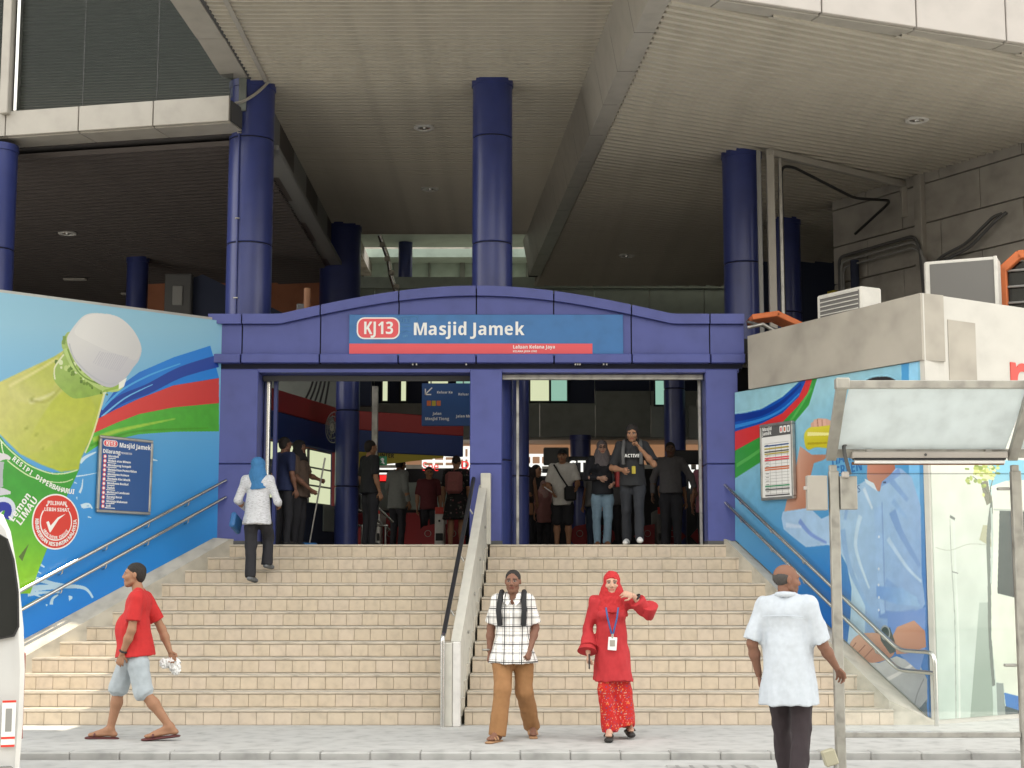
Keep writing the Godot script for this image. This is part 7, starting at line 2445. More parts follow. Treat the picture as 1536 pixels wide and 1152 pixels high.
			"long":
				hp = [ell(Vector3(0, 0.036, -0.018), Vector3(0.086, 0.088, 0.102), 0.01), cap(Vector3(0.064, 0.0, -0.03), Vector3(0.080, -0.19, -0.01), 0.036, 0.030, 0.03, Vector3(1, 0, 0), 1.3), cap(Vector3(-0.064, 0.0, -0.03), Vector3(-0.080, -0.19, -0.01), 0.036, 0.030, 0.03, Vector3(1, 0, 0), 1.3), cap(Vector3(0, 0.0, -0.06), Vector3(0, -0.20, -0.07), 0.07, 0.075, 0.03, Vector3(0, 0, 1), 1.5), cut(Vector3(0.012, -0.032, 0.085), Vector3(0.060, 0.094, 0.085), 0.012)]
			"cap":
				hp = [ell(Vector3(0, 0.046, -0.012), Vector3(0.083, 0.075, 0.104), 0.01), cap(Vector3(0, 0.045, 0.07), Vector3(0, 0.035, 0.15), 0.06, 0.05, 0.01, Vector3.UP, 6.0), cut(Vector3(0, -0.055, 0.03), Vector3(0.13, 0.075, 0.2), 0.005)]
		var hb := Blob.new()
		hb.add(hp, 0.0055 * (1.0 if res < 1.2 else 1.7), hx, null, 0.003, 60.0, 25.0)
		var hk := "hair_%d" % int(hair_c.r * 1000.0)
		if not M.has(hk):
			mat(hk, hair_c.r, hair_c.g, hair_c.b, 0.8)
		put("cap" if q.hair == "cap" else "hair", hb.mesh(), q.get("cap_mat", M[hk]), o)
	# --- headscarf
	if q.has("scarf"):
		var low: float = q.get("scarf_low", 0.20)
		var sb := Blob.new()
		var inv := hx.affine_inverse()
		var cn: Vector3 = inv * (j.neck as Vector3)
		var sp := [ell(Vector3(0, 0.028, -0.014), Vector3(0.088, 0.100, 0.108), 0.02), ell(Vector3(0, -0.055, 0.005), Vector3(0.082, 0.085, 0.088), 0.04), cap(Vector3(0, -0.09, -0.01), cn + Vector3(0, -0.01, 0.01), 0.080, 0.105, 0.05),
			cap(cn + Vector3(0, 0.0, 0.0), cn + Vector3(0, -low, 0.035), 0.13, 0.165, 0.05, Vector3(0, 0, 1), 1.25, false, true),
			cut(Vector3(0, -0.022, 0.098), Vector3(0.053, 0.079, 0.085), 0.012)]
		sb.add(sp, 0.0065 * (1.0 if res < 1.2 else 1.6), hx, null, 0.007, 26.0, 14.0)
		put("headscarf", sb.mesh(), q.scarf, o)
	# --- top
	if q.has("top"):
		var tb := Blob.new()
		var hem: float = q.get("hem", 0.86 * k)
		var w: float = q.get("top_w", 1.0)
		var belly: float = q.get("belly", 0.0)
		var flare: float = q.get("flare", 1.0)
		var pel: Vector3 = j.pelvis
		var ch: Vector3 = j.chest
		var hemp := Vector3(pel.x, hem, pel.z)
		var z1 := Vector3(0, 0, 1)
		var tp := [cap((j.shl as Vector3).lerp(j.shr, 0.22) + Vector3(0, -0.035 * k, 0), (j.shr as Vector3).lerp(j.shl, 0.22) + Vector3(0, -0.035 * k, 0), 0.075 * k, 0.075 * k, 0.05),
			cap(j.shl + Vector3(0, -0.004, 0), j.neck + Vector3(0.04 * k, -0.01 * k, 0), 0.052 * k, 0.036 * k, 0.05),
			cap(j.shr + Vector3(0, -0.004, 0), j.neck + Vector3(-0.04 * k, -0.01 * k, 0), 0.052 * k, 0.036 * k, 0.05),
			cap(ch, j.waist, 0.163 * k * w, 0.155 * k * w, 0.06, z1, 1.38),
			cap(j.waist, hemp, 0.157 * k * w, 0.188 * k * w * flare, 0.06, z1, 1.10, false, true)]
		if not male:
			for s in [-1.0, 1.0]:
				tp.append(ell(ch + Vector3(0.075 * s, -0.035, 0.085) * k, Vector3(0.068, 0.065, 0.06) * k, 0.05))
		if belly > 0.0:
			tp.append(ell((j.waist as Vector3) + Vector3(0, 0.0, 0.055 * k), Vector3(0.13, 0.15, 0.09 + belly) * k, 0.08))
		var sl: float = q.get("sleeve", 0.45)   # 0.5 = elbow, 1 = wrist
		var bell: float = q.get("bell", 0.0)
		for s in ["l", "r"]:
			var sh: Vector3 = j["sh" + s]
			var el_: Vector3 = j["el" + s]
			var wr: Vector3 = j["wr" + s]
			var r0 := 0.064 * k * girth
			if sl <= 0.5:
				tp.append(cap(sh, sh.lerp(el_, sl * 2.0), r0, r0 * q.get("sleeve_w", 1.0), 0.05, Vector3.ZERO, 1.0, false, true))
			else:
				tp.append(cap(sh, el_, r0, 0.053 * k * girth, 0.05))
				tp.append(cap(el_, el_.lerp(wr, (sl - 0.5) * 2.0), 0.052 * k, (0.040 + bell) * k, 0.035, Vector3.ZERO, 1.0, false, true))
		if not q.has("scarf"):
			tp.append(cut((j.neck as Vector3) + Vector3(0, 0.035 * k, 0.01), Vector3(0.056, 0.05, 0.060) * k, 0.012))
			var vn: float = q.get("open_neck", 0.0)
			if vn > 0.0:
				tp.append(cut((j.neck as Vector3) + Vector3(0, -0.03 * k, 0.09 * k), Vector3(0.032, vn, 0.07) * k, 0.012))
		tb.add(tp, 0.012 * res, Transform3D(), null, q.get("fold", 0.011), 8.0, 3.2)
		put(q.get("top_name", "shirt"), tb.mesh(), q.top, o)
	# --- trousers, shorts or skirt
	if q.has("legs"):
		var lb := Blob.new()
		var lw: float = q.get("legs_w", 1.0)
		var lp := [cap((j.hipl as Vector3) + Vector3(-0.02, 0.03, 0) * k, (j.hipr as Vector3) + Vector3(0.02, 0.03, 0) * k, 0.080 * k * lw, 0.080 * k * lw, 0.04), cap(j.waist + Vector3(0, -0.03, 0), j.pelvis, 0.12 * k, 0.13 * k, 0.04, Vector3(0, 0, 1), 1.3)]
		var stop: float = q.get("legs_end", 1.0)     # 0.5 = knee, 1 = ankle
		var lr: float = q.get("hem_w", 1.0)
		for s in ["l", "r"]:
			var hip: Vector3 = j["hip" + s]
			var kn: Vector3 = j["knee" + s]
			var an: Vector3 = j["ank" + s] + Vector3(0, -0.03 * k, 0)
			var mid := hip.lerp(kn, 0.4)
			lp.append(cap(hip, mid, 0.078 * k * lw, 0.090 * k * lw, 0.03))
			lp.append(cap(mid, kn, 0.090 * k * lw, 0.068 * k * lw * sqrt(lr), 0.03))
			if stop > 0.5:
				lp.append(cap(kn, kn.lerp(an, (stop - 0.5) * 2.0), 0.067 * k * lw * sqrt(lr), 0.056 * k * lw * lr, 0.03, Vector3.ZERO, 1.0, false, true))
		if q.has("skirt"):
			var y: float = q.skirt
			lp.append(cap((j.pelvis as Vector3) + Vector3(0, -0.12, 0), Vector3((j.ankl.x + j.ankr.x) * 0.5, y, (j.ankl.z + j.ankr.z) * 0.5), 0.115 * k, q.get("skirt_w", 0.19) * k, 0.06, Vector3(0, 0, 1), 1.25, false, true))
		lb.add(lp, 0.012 * res, Transform3D(), null, q.get("leg_fold", 0.011), 9.0, 4.0)
		put(q.get("legs_name", "trousers"), lb.mesh(), q.legs, o)
	# --- shoes
	if q.has("shoes"):
		for s in ["l", "r"]:
			var an: Vector3 = j["ank" + s]
			var to: Vector3 = j["toe" + s]
			var back: Vector3 = an + (an - to) * Vector3(1, 0, 1) * 0.20 + Vector3(0, -0.045 * k, 0)
			var b := Blob.new()
			var sp := [cap(back, to, 0.036 * k, 0.042 * k, 0.03, Vector3.UP, 1.35), cap(an + Vector3(0, -0.02, 0), to.lerp(an, 0.35), 0.040 * k, 0.034 * k, 0.03)]
			b.add(sp, 0.009 * res, Transform3D(), null)
			put("shoe", b.mesh(), q.shoes, o)
	if q.has("sandals"):
		for s in ["l", "r"]:
			var an: Vector3 = j["ank" + s]
			var to: Vector3 = j["toe" + s]
			var back: Vector3 = an + (an - to) * Vector3(1, 0, 1) * 0.30 + Vector3(0, -0.055 * k, 0)
			var tip := to + (to - back).normalized() * 0.02
			var hgt: float = q.get("platform", 0.012)
			var b := Blob.new()
			b.add([cap(back + Vector3(0, -0.024 - hgt * 0.5, 0), tip + Vector3(0, -0.024 - hgt * 0.5, 0), 0.040 * k, 0.046 * k, 0.02, Vector3.UP, 0.046 / (0.008 + hgt * 0.6))], 0.007, Transform3D(), null)
			var so := put("sandal", b.mesh(), q.sandals, o)
			var st := MB.new()
			var fw := (to - back).normalized()
			var sd := Vector3.UP.cross(fw).normalized()
			var mid := back.lerp(to, 0.62)
			for m in q.get("straps", 1):
				var c: Vector3 = mid + fw * (0.05 - 0.06 * m)
				var pth := PackedVector3Array()
				for i in 9:
					var a := PI * i / 8.0
					pth.append(c + sd * cos(a) * 0.045 * k + Vector3.UP * (sin(a) * (0.030 + 0.012 * m) * k - 0.012))
				st.tube(pth, 0.011, 6)
			put("strap", st.mesh(), q.get("strap_mat", q.sandals), so)
	return o


func pattern_tex(kind: String) -> ImageTexture:
	var im := Image.create(128, 128, false, Image.FORMAT_RGB8)
	var rng := RandomNumberGenerator.new()
	rng.seed = 77
	match kind:
		"plaid":
			im.fill(Color(0.93, 0.92, 0.90))
			for l in [[8, 5, 0.16], [18, 2, 0.4], [60, 3, 0.55], [72, 9, 0.30], [88, 2, 0.5], [112, 2, 0.62]]:
				for x in range(l[0], l[0] + l[1]):
					for y in 128:
						for sw in 2:
							var px: int = x if sw == 0 else y
							var py: int = y if sw == 0 else x
							var c: Color = im.get_pixel(px, py)
							var m: float = lerpf(1.0, l[2], 0.85)
							im.set_pixel(px, py, Color(c.r * m, c.g * m, c.b * m * 1.02))
		"batik":
			im.fill(Color(0.72, 0.10, 0.08))
			var cols := [Color(0.85, 0.45, 0.12), Color(0.40, 0.20, 0.45), Color(0.86, 0.60, 0.45), Color(0.55, 0.05, 0.08), Color(0.35, 0.30, 0.50), Color(0.90, 0.30, 0.20)]
			for i in 120:
				var x := rng.randi_range(0, 124)
				var y := rng.randi_range(0, 124)
				var s := rng.randi_range(3, 8)
				im.fill_rect(Rect2i(x, y, s, s), cols[i % 6])
				im.fill_rect(Rect2i(x + 1, y + 1, maxi(1, s / 2), maxi(1, s / 2)), cols[(i + 2) % 6])
		"floral":
			im.fill(Color(0.08, 0.075, 0.085))
			for i in 60:
				var s := rng.randi_range(3, 8)
				im.fill_rect(Rect2i(rng.randi_range(0, 120), rng.randi_range(0, 120), s, s), [Color(0.45, 0.40, 0.38), Color(0.40, 0.22, 0.24), Color(0.22, 0.26, 0.22)][i % 3])
		"heather":
			im.fill(Color(0.80, 0.81, 0.83))
			for i in 700:
				var g := rng.randf_range(0.55, 0.92)
				im.fill_rect(Rect2i(rng.randi_range(0, 120), rng.randi_range(0, 127), rng.randi_range(3, 9), 1), Color(g, g, g * 1.03))
	return ImageTexture.create_from_image(im)


func print_cloth(key: String, kind: String, size: float) -> StandardMaterial3D:
	var m := StandardMaterial3D.new()
	m.resource_name = key
	m.albedo_texture = pattern_tex(kind)
	m.uv1_triplanar = true
	m.uv1_scale = Vector3.ONE / size
	m.uv1_triplanar_sharpness = 8.0
	m.roughness = 0.85
	M[key] = m
	return m


const SKIN_TAN := Color(0.34, 0.175, 0.10)
const SKIN_BROWN := Color(0.20, 0.098, 0.06)
const SKIN_DARK := Color(0.11, 0.055, 0.033)
const SKIN_FAIR := Color(0.52, 0.31, 0.22)


func street_people() -> void:
	# man in red, walking to the left
	var red := person("person in red T-shirt and pale shorts walking left past the steps", Vector3(-3.67, 0, -15.15), -PI / 2 + 0.06, {
		"h": 1.69, "skin": SKIN_TAN, "hair": "short", "bare_feet": true, "girth": 1.06,
		"j": {"head": Vector3(0, 1.585, 0.035), "neck": Vector3(0, 1.44, -0.02), "chest": Vector3(0, 1.28, -0.01), "waist": Vector3(0, 1.06, 0.01), "pelvis": Vector3(0, 0.92, 0),
			"hipl": Vector3(0.088, 0.90, -0.01), "hipr": Vector3(-0.088, 0.90, 0.02), "kneel": Vector3(0.10, 0.47, -0.10), "kneer": Vector3(-0.09, 0.49, 0.17),
			"ankl": Vector3(0.10, 0.13, -0.37), "ankr": Vector3(-0.10, 0.09, 0.24), "toel": Vector3(0.11, 0.045, -0.16), "toer": Vector3(-0.11, 0.04, 0.42),
			"shl": Vector3(0.185, 1.36, -0.03), "shr": Vector3(-0.185, 1.36, -0.05), "ell": Vector3(0.235, 1.06, 0.0), "wrl": Vector3(0.20, 0.83, 0.09), "elr": Vector3(-0.24, 1.05, -0.21), "wrr": Vector3(-0.22, 0.83, -0.30)},
		"look": Vector3(-0.06, 0.12, 0), "hand_l": Vector3(-0.15, -0.95, 0.25), "palm_l": Vector3(-1, 0, 0), "curl_l": 0.6, "curl_r": 0.9,
		"top": cloth("red_jersey", 0.52, 0.020, 0.020), "sleeve": 0.36, "sleeve_w": 1.12, "hem": 0.80, "top_w": 1.02, "flare": 1.12, "belly": 0.045, "fold": 0.010,
		"legs": cloth("pale_grey_cotton", 0.42, 0.47, 0.50), "legs_name": "shorts", "legs_end": 0.54, "legs_w": 1.12, "hem_w": 1.42,
		"sandals": M.sandal_maroon, "straps": 1})
	put("wrist_watch", watch(Vector3(0.20, 0.855, 0.08), Vector3(-0.1, -0.9, 0.3)), M.black, red)
	put("pocket_flap", box_mesh(Vector3(0.165, 0.79, 0.10), Vector3(0.03, 0.02, 0.13), 0.006, Basis(Vector3(1, 0, 0), 0.5)), M.pale_grey_cotton, red)
	var bag := Blob.new()
	bag.add([ell(Vector3(-0.22, 0.72, -0.33), Vector3(0.04, 0.06, 0.07), 0.03), ell(Vector3(-0.22, 0.66, -0.36), Vector3(0.03, 0.06, 0.05), 0.03), ell(Vector3(-0.21, 0.72, -0.24), Vector3(0.03, 0.05, 0.04), 0.03)], 0.008, Transform3D(), null, 0.02, 40.0, 30.0)
	var pk := thing("plastic_bag", "crumpled white plastic packet held by the walker in red T-shirt", "packet")
	pk.transform = red.transform
	put("film", bag.mesh(), M.white_plain, pk)
	put("label_patch", box_mesh(Vector3(-0.262, 0.725, -0.32), Vector3(0.01, 0.03, 0.06), 0.004), M.sign_blue, pk)

	# woman in the checked shirt
	var pl := person("person in white checked shirt and tan trousers with a black backpack", Vector3(0.01, 0, -15.2), -0.10, {
		"h": 1.63, "male": false, "skin": SKIN_BROWN, "hair": "tied", "girth": 1.05, "bare_feet": true,
		"j": {"hipl": Vector3(0.095, 0.87, 0), "hipr": Vector3(-0.095, 0.87, 0), "kneel": Vector3(0.11, 0.46, 0.0), "kneer": Vector3(-0.085, 0.48, 0.17),
			"ankl": Vector3(0.165, 0.12, -0.26), "ankr": Vector3(-0.13, 0.085, 0.22), "toel": Vector3(0.19, 0.04, -0.09), "toer": Vector3(-0.18, 0.04, 0.39),
			"shl": Vector3(0.150, 1.335, -0.015), "shr": Vector3(-0.150, 1.335, -0.015), "ell": Vector3(0.215, 1.07, -0.05), "wrl": Vector3(0.175, 0.86, 0.11), "elr": Vector3(-0.225, 1.07, -0.07), "wrr": Vector3(-0.235, 0.84, -0.03)},
		"look": Vector3(0.02, -0.05, 0.0), "curl_l": 0.7, "curl_r": 0.7, "palm_l": Vector3(-0.8, 0, -0.6),
		"top": print_cloth("checked_cotton", "plaid", 0.17), "sleeve": 0.42, "sleeve_w": 1.1, "hem": 0.735, "top_w": 1.02, "flare": 1.32, "fold": 0.009, "open_neck": 0.085,
		"legs": cloth("tan_twill", 0.33, 0.165, 0.065), "legs_w": 1.12, "hem_w": 1.35, "leg_fold": 0.010,
		"sandals": M.sandal_tan, "straps": 2})
	for s in [-1, 1]:
		put("backpack_strap", tube_mesh([Vector3(s * 0.115, 1.10, 0.135), Vector3(s * 0.125, 1.24, 0.165), Vector3(s * 0.115, 1.36, 0.10), Vector3(s * 0.11, 1.42, 0.0), Vector3(s * 0.11, 1.38, -0.10)], 0.027, 8), M.strap, pl)
		put("collar", prism_mesh([Vector2(0, 0), Vector2(s * 0.075, 0.06), Vector2(s * 0.07, -0.015), Vector2(s * 0.03, -0.06)], 0.0, 0.012, Transform3D(Basis(Vector3(1, 0, 0), -0.5), Vector3(s * 0.012, 1.335, 0.105))), M.checked_cotton, pl)
	put("backpack", box_mesh(Vector3(0, 1.18, -0.20), Vector3(0.30, 0.42, 0.14), 0.05), M.strap, pl)
	put("placket", box_mesh(Vector3(0.0, 1.04, 0.168), Vector3(0.026, 0.40, 0.02), 0.004), M.checked_cotton, pl)
	put("bracelet", watch(Vector3(-0.265, 0.855, -0.03), Vector3(0, -1, 0.1)), M.dull_steel, pl)

	# woman in red with a headscarf
	var batik := print_cloth("red_batik", "batik", 0.20)
	var rl := person("person in bright red tunic and headscarf with one hand raised to the shoulder", Vector3(0.98, 0, -15.2), -0.05, {
		"h": 1.61, "male": false, "skin": SKIN_FAIR, "bare_feet": true,
		"j": {"kneel": Vector3(0.115, 0.47, -0.04), "kneer": Vector3(-0.075, 0.48, 0.10), "ankl": Vector3(0.155, 0.15, -0.18), "ankr": Vector3(-0.035, 0.11, 0.12), "toel": Vector3(0.175, 0.085, -0.02), "toer": Vector3(-0.045, 0.065, 0.29),
			"shl": Vector3(0.165, 1.335, -0.01), "ell": Vector3(0.355, 1.21, 0.05), "wrl": Vector3(0.205, 1.385, 0.15), "elr": Vector3(-0.235, 1.06, -0.02), "wrr": Vector3(-0.235, 0.83, 0.10)},
		"hand_l": Vector3(-0.90, 0.20, 0.15), "palm_l": Vector3(-0.1, -0.5, -0.8), "curl_l": 0.6, "curl_r": 0.8, "palm_r": Vector3(1, 0, 0.1),
		"scarf": cloth("red_scarf", 0.50, 0.020, 0.024), "scarf_low": 0.20,
		"top": cloth("red_crepe", 0.48, 0.026, 0.032), "top_name": "tunic", "sleeve": 0.86, "bell": 0.045, "hem": 0.56, "top_w": 0.93, "flare": 1.22, "fold": 0.016,
		"legs": batik, "legs_name": "skirt", "skirt": 0.13, "skirt_w": 0.17, "legs_w": 0.85, "hem_w": 1.55,
		"sandals": M.sole_black, "straps": 1, "platform": 0.035})
	put("bell_cuff", tube_mesh([Vector3(-0.235, 1.0, 0.01), Vector3(-0.24, 0.90, 0.05), Vector3(-0.245, 0.845, 0.08)], 0.05, 16, 0.098), M.red_crepe, rl)
	put("bell_cuff", tube_mesh([Vector3(0.28, 1.27, 0.03), Vector3(0.36, 1.215, 0.05), Vector3(0.365, 1.29, 0.10)], 0.065, 16, 0.085), M.red_crepe, rl)
	put("bracelet", watch(Vector3(0.245, 1.37, 0.125), Vector3(-0.7, 0.6, 0.3)), M.black, rl)
	for s in [-1, 1]:
		put("lanyard", tube_mesh([Vector3(s * 0.06, 1.27, 0.165), Vector3(s * 0.045, 1.17, 0.20), Vector3(s * 0.008, 1.02, 0.185)], 0.010, 6), M.sign_navy, rl)
	put("lanyard_clip", box_mesh(Vector3(0, 1.0, 0.185), Vector3(0.02, 0.05, 0.012), 0.003), M.steel, rl)
	var card := put("pass_card", box_mesh(Vector3(0.0, 0.925, 0.185), Vector3(0.085, 0.125, 0.008), 0.003, Basis(Vector3(0, 0, 1), -0.08)), M.white_plain, rl)
	put("card_picture", box_mesh(Vector3(0.0, 0.93, 0.190), Vector3(0.05, 0.06, 0.003)), M.plaster, card)
	var ph := put("phone", box_mesh(Vector3(-0.225, 0.755, 0.155), Vector3(0.014, 0.14, 0.07), 0.005, Basis(Vector3(1, 0, 0), -0.3)), M.black, null, rl.transform)
	tag(ph, "black phone held low by the person in red tunic", "phone")

	# older man in the white shirt, nearest, from behind
	var ws := person("person in white short-sleeved shirt seen from behind beside the shelter, looking right", Vector3(2.13, -0.055, -12.0), deg_to_rad(156), {
		"h": 1.72, "skin": SKIN_BROWN, "hair": "balding", "hair_colour": Color(0.05, 0.045, 0.042), "moustache": true, "girth": 1.1,
		"j": {"ell": Vector3(0.265, 1.12, -0.06), "wrl": Vector3(0.25, 0.87, 0.06), "elr": Vector3(-0.265, 1.11, 0.03), "wrr": Vector3(-0.33, 0.93, 0.20),
			"kneel": Vector3(0.09, 0.49, 0.12), "kneer": Vector3(-0.10, 0.49, -0.02), "ankl": Vector3(0.09, 0.085, 0.22), "ankr": Vector3(-0.09, 0.10, -0.16), "toel": Vector3(0.10, 0.03, 0.40), "toer": Vector3(-0.10, 0.03, 0.0)},
		"look": Vector3(0.05, -0.95, 0.0), "curl_r": 0.9, "palm_r": Vector3(0.3, -0.4, -0.8),
		"top": cloth("white_cotton", 0.50, 0.545, 0.60), "sleeve": 0.47, "sleeve_w": 1.12, "hem": 0.655, "top_w": 1.10, "flare": 1.12, "fold": 0.015,
		"legs": cloth("plum_wool", 0.030, 0.020, 0.024), "legs_w": 1.04, "hem_w": 1.1, "shoes": M.black})
	put("collar", tube_mesh([Vector3(0.075, 1.475, 0.02), Vector3(0.06, 1.49, -0.055), Vector3(0.0, 1.495, -0.085), Vector3(-0.06, 1.49, -0.055), Vector3(-0.075, 1.475, 0.02)], 0.024, 8), M.white_cotton, ws)
	put("yoke_seam", tube_mesh([Vector3(0.16, 1.325, -0.135), Vector3(0.0, 1.335, -0.150), Vector3(-0.16, 1.325, -0.135)], 0.004, 5), M.white_cotton, ws)

	# woman going up the steps
	var up := person("person in blue headscarf and pale top climbing the left flight of steps", Vector3(-3.14, TOP - 3 * RISE, -18.96), deg_to_rad(168), {
		"h": 1.54, "male": false, "skin": SKIN_TAN, "res": 1.2,
		"j": {"kneel": Vector3(0.09, 0.47, 0.03), "kneer": Vector3(-0.06, 0.56, 0.24), "ankl": Vector3(0.06, 0.10, -0.04), "ankr": Vector3(-0.05, 0.255, 0.22), "toel": Vector3(0.06, 0.035, 0.13), "toer": Vector3(-0.05, 0.20, 0.39),
			"ell": Vector3(0.25, 1.02, -0.03), "wrl": Vector3(0.20, 0.90, 0.19), "elr": Vector3(-0.26, 1.0, 0.0), "wrr": Vector3(-0.20, 0.97, 0.22)},
		"look": Vector3(0.1, -0.35, 0), "scarf": cloth("blue_scarf", 0.045, 0.19, 0.42), "scarf_low": 0.16, "curl_r": 0.8,
		"top": print_cloth("heather_knit", "heather", 0.4), "top_name": "blouse", "sleeve": 0.9, "hem": 0.72, "flare": 1.12, "top_w": 0.98,
		"legs": cloth("black_drill", 0.022, 0.022, 0.028), "hem_w": 1.35, "shoes": M.shoe_grey})
	var bg := put("blue_pouch", box_mesh(Vector3(0.30, 0.74, 0.05), Vector3(0.07, 0.20, 0.26), 0.02, Basis(Vector3(1, 0, 0), 0.4)), M.sign_blue, null, up.transform)
	tag(bg, "bright blue pouch hanging by the hip of the person climbing the steps", "bag")


func watch(at: Vector3, along: Vector3) -> ArrayMesh:
	var d := along.normalized()
	var a := d.cross(Vector3(0, 0, 1)).normalized()
	var e := d.cross(a)
	var b := MB.new()
	var p := PackedVector3Array()
	for i in 13:
		p.append(at + (a * cos(TAU * i / 12.0) + e * sin(TAU * i / 12.0)) * 0.033)
	b.tube(p, 0.010, 6)
	return b.mesh()


func hall_people() -> void:
	var g := "people inside the station hall"
	# attendant with a mop by the left pillar
	var cl := person("attendant in brown shirt and dark headscarf holding a mop", Vector3(-3.02, TOP, -21.7), 1.25, {
		"h": 1.50, "male": false, "skin": SKIN_BROWN, "res": 1.4, "girth": 1.1,
		"j": {"ell": Vector3(0.25, 1.02, 0.04), "wrl": Vector3(0.19, 0.95, 0.24), "elr": Vector3(-0.24, 0.96, 0.08), "wrr": Vector3(-0.15, 0.80, 0.26)},
		"scarf": cloth("black_scarf", 0.014, 0.013, 0.016), "scarf_low": 0.12, "top": cloth("brown_drill", 0.105, 0.070, 0.052), "sleeve": 0.45, "top_w": 1.12, "hem": 0.70, "legs": M.black_drill, "shoes": M.black}, g)
	var mop := thing("mop", "mop with a pale handle held by the attendant in brown", "mop", Vector3(-2.78, TOP, -21.62))
	put("handle", tube_mesh([Vector3(-0.06, 0.05, 0.0), Vector3(0.14, 1.25, 0.0)], 0.012, 8), M.dull_steel, mop)
	put("mop_head", box_mesh(Vector3(-0.10, 0.03, 0), Vector3(0.30, 0.05, 0.12), 0.02), M.sign_blue, mop)
	person("person in dark blue top standing behind the one climbing the steps", Vector3(-3.15, TOP, -21.2), 2.4, {"h": 1.50, "skin": SKIN_BROWN, "res": 1.6, "hair": "short", "top": cloth("navy_knit", 0.016, 0.026, 0.085), "sleeve": 0.45, "legs": M.black_drill, "shoes": M.black}, g)
	person("person in charcoal T-shirt standing right of the slim column", Vector3(-2.12, TOP, -22.9), 2.2, {"h": 1.60, "skin": SKIN_TAN, "res": 1.6, "hair": "short", "top": cloth("charcoal_knit", 0.018, 0.019, 0.023), "sleeve": 0.45, "legs": M.black_drill, "shoes": M.black}, g)
	# through the gates
	person("person in pale grey hooded top reaching to the left at the gates", Vector3(-1.95, TOP, -26.2), 2.5, {
		"h": 1.60, "male": false, "skin": SKIN_TAN, "res": 1.6, "hair": "short",
		"j": {"ell": Vector3(0.29, 1.10, 0.08), "wrl": Vector3(0.40, 0.98, 0.24), "head": Vector3(0.02, 1.48, 0.10)},
		"top": cloth("grey_fleece", 0.22, 0.23, 0.215), "top_name": "hooded_top", "sleeve": 0.95, "hem": 0.72, "top_w": 1.08, "legs": M.black_drill, "shoes": M.black}, g)
	var fl := person("person in dark floral dress with a pink backpack seen from behind", Vector3(-0.93, TOP, -25.6), 3.0, {
		"h": 1.58, "male": false, "skin": SKIN_TAN, "res": 1.5, "hair": "tied", "hair_colour": Color(0.03, 0.02, 0.015),
		"top": print_cloth("dark_floral", "floral", 0.5), "top_name": "dress", "sleeve": 0.45, "hem": 0.52, "flare": 1.3, "top_w": 1.02, "shoes": M.black}, g)
	put("backpack", box_mesh(Vector3(0, 1.12, -0.22), Vector3(0.28, 0.36, 0.15), 0.05), cloth("pink_canvas", 0.30, 0.10, 0.095), fl)
	put("backpack_pocket", box_mesh(Vector3(0, 1.05, -0.30), Vector3(0.22, 0.17, 0.04), 0.018), M.pink_canvas, fl)
	# right doorway, from the left
	var lh := person("person in dark top and long skirt with a brown handbag beside the middle pillar", Vector3(0.20, TOP, -25.4), 0.5, {
		"h": 1.60, "male": false, "skin": SKIN_TAN, "res": 1.5, "hair": "long", "hair_colour": Color(0.035, 0.02, 0.014),
		"j": {"elr": Vector3(-0.24, 1.03, -0.02), "wrr": Vector3(-0.10, 0.94, 0.20)}, "look": Vector3(0.05, 0.6, 0),
		"top": cloth("brown_knit", 0.035, 0.026, 0.026), "sleeve": 0.2, "hem": 0.80, "legs": M.black_drill, "legs_name": "skirt", "skirt": 0.15, "skirt_w": 0.18, "shoes": M.black}, g)
	put("hand_bag", box_mesh(Vector3(-0.02, 0.68, 0.20), Vector3(0.16, 0.20, 0.05), 0.02), M.brown_leather, lh)
	var wt := person("person in white T-shirt and black shorts with a black sling bag and cap", Vector3(0.83, TOP, -25.2), -0.15, {
		"h": 1.66, "skin": SKIN_TAN, "res": 1.3, "hair": "cap", "cap_mat": M.black,
		"j": {"ell": Vector3(0.25, 1.10, 0.0), "wrl": Vector3(0.26, 1.02, 0.22), "elr": Vector3(-0.24, 1.06, 0.02), "wrr": Vector3(-0.14, 0.93, 0.22)},
		"top": cloth("white_jersey", 0.66, 0.64, 0.60), "sleeve": 0.42, "sleeve_w": 1.2, "hem": 0.74, "legs": cloth("black_cotton", 0.016, 0.016, 0.02), "legs_name": "shorts", "legs_end": 0.55, "legs_w": 1.1, "hem_w": 1.3, "shoes": M.grey_dark}, g)
	put("sling_strap", tube_mesh([Vector3(-0.13, 1.40, 0.09), Vector3(-0.02, 1.22, 0.185), Vector3(0.14, 0.98, 0.17)], 0.014, 6), M.strap, wt)
	put("sling_bag", box_mesh(Vector3(0.15, 0.92, 0.19), Vector3(0.20, 0.24, 0.08), 0.03), M.strap, wt)
	put("leaflet", box_mesh(Vector3(-0.20, 0.98, 0.27), Vector3(0.16, 0.015, 0.10), 0.003, Basis(Vector3(0, 0, 1), -0.6)), M.white_plain, wt)
	person("short person in pink headscarf standing behind the one with the sling bag", Vector3(0.55, TOP, -26.6), 0.1, {"h": 1.22, "male": false, "skin": SKIN_TAN, "res": 1.7, "scarf": cloth("pale_pink_scarf", 0.36, 0.22, 0.20), "top": cloth("pink_knit", 0.30, 0.13, 0.12), "sleeve": 0.9, "hem": 0.5, "legs": M.black_drill, "shoes": M.black}, g)
	person("person in grey sleeveless top half hidden behind the white T-shirt", Vector3(1.36, TOP, -25.5), -0.7, {"h": 1.45, "skin": SKIN_TAN, "res": 1.7, "hair": "short", "top": cloth("grey_jersey", 0.24, 0.24, 0.24), "sleeve": 0.3, "legs": cloth("dark_denim", 0.03, 0.045, 0.08), "shoes": M.grey_dark}, g)
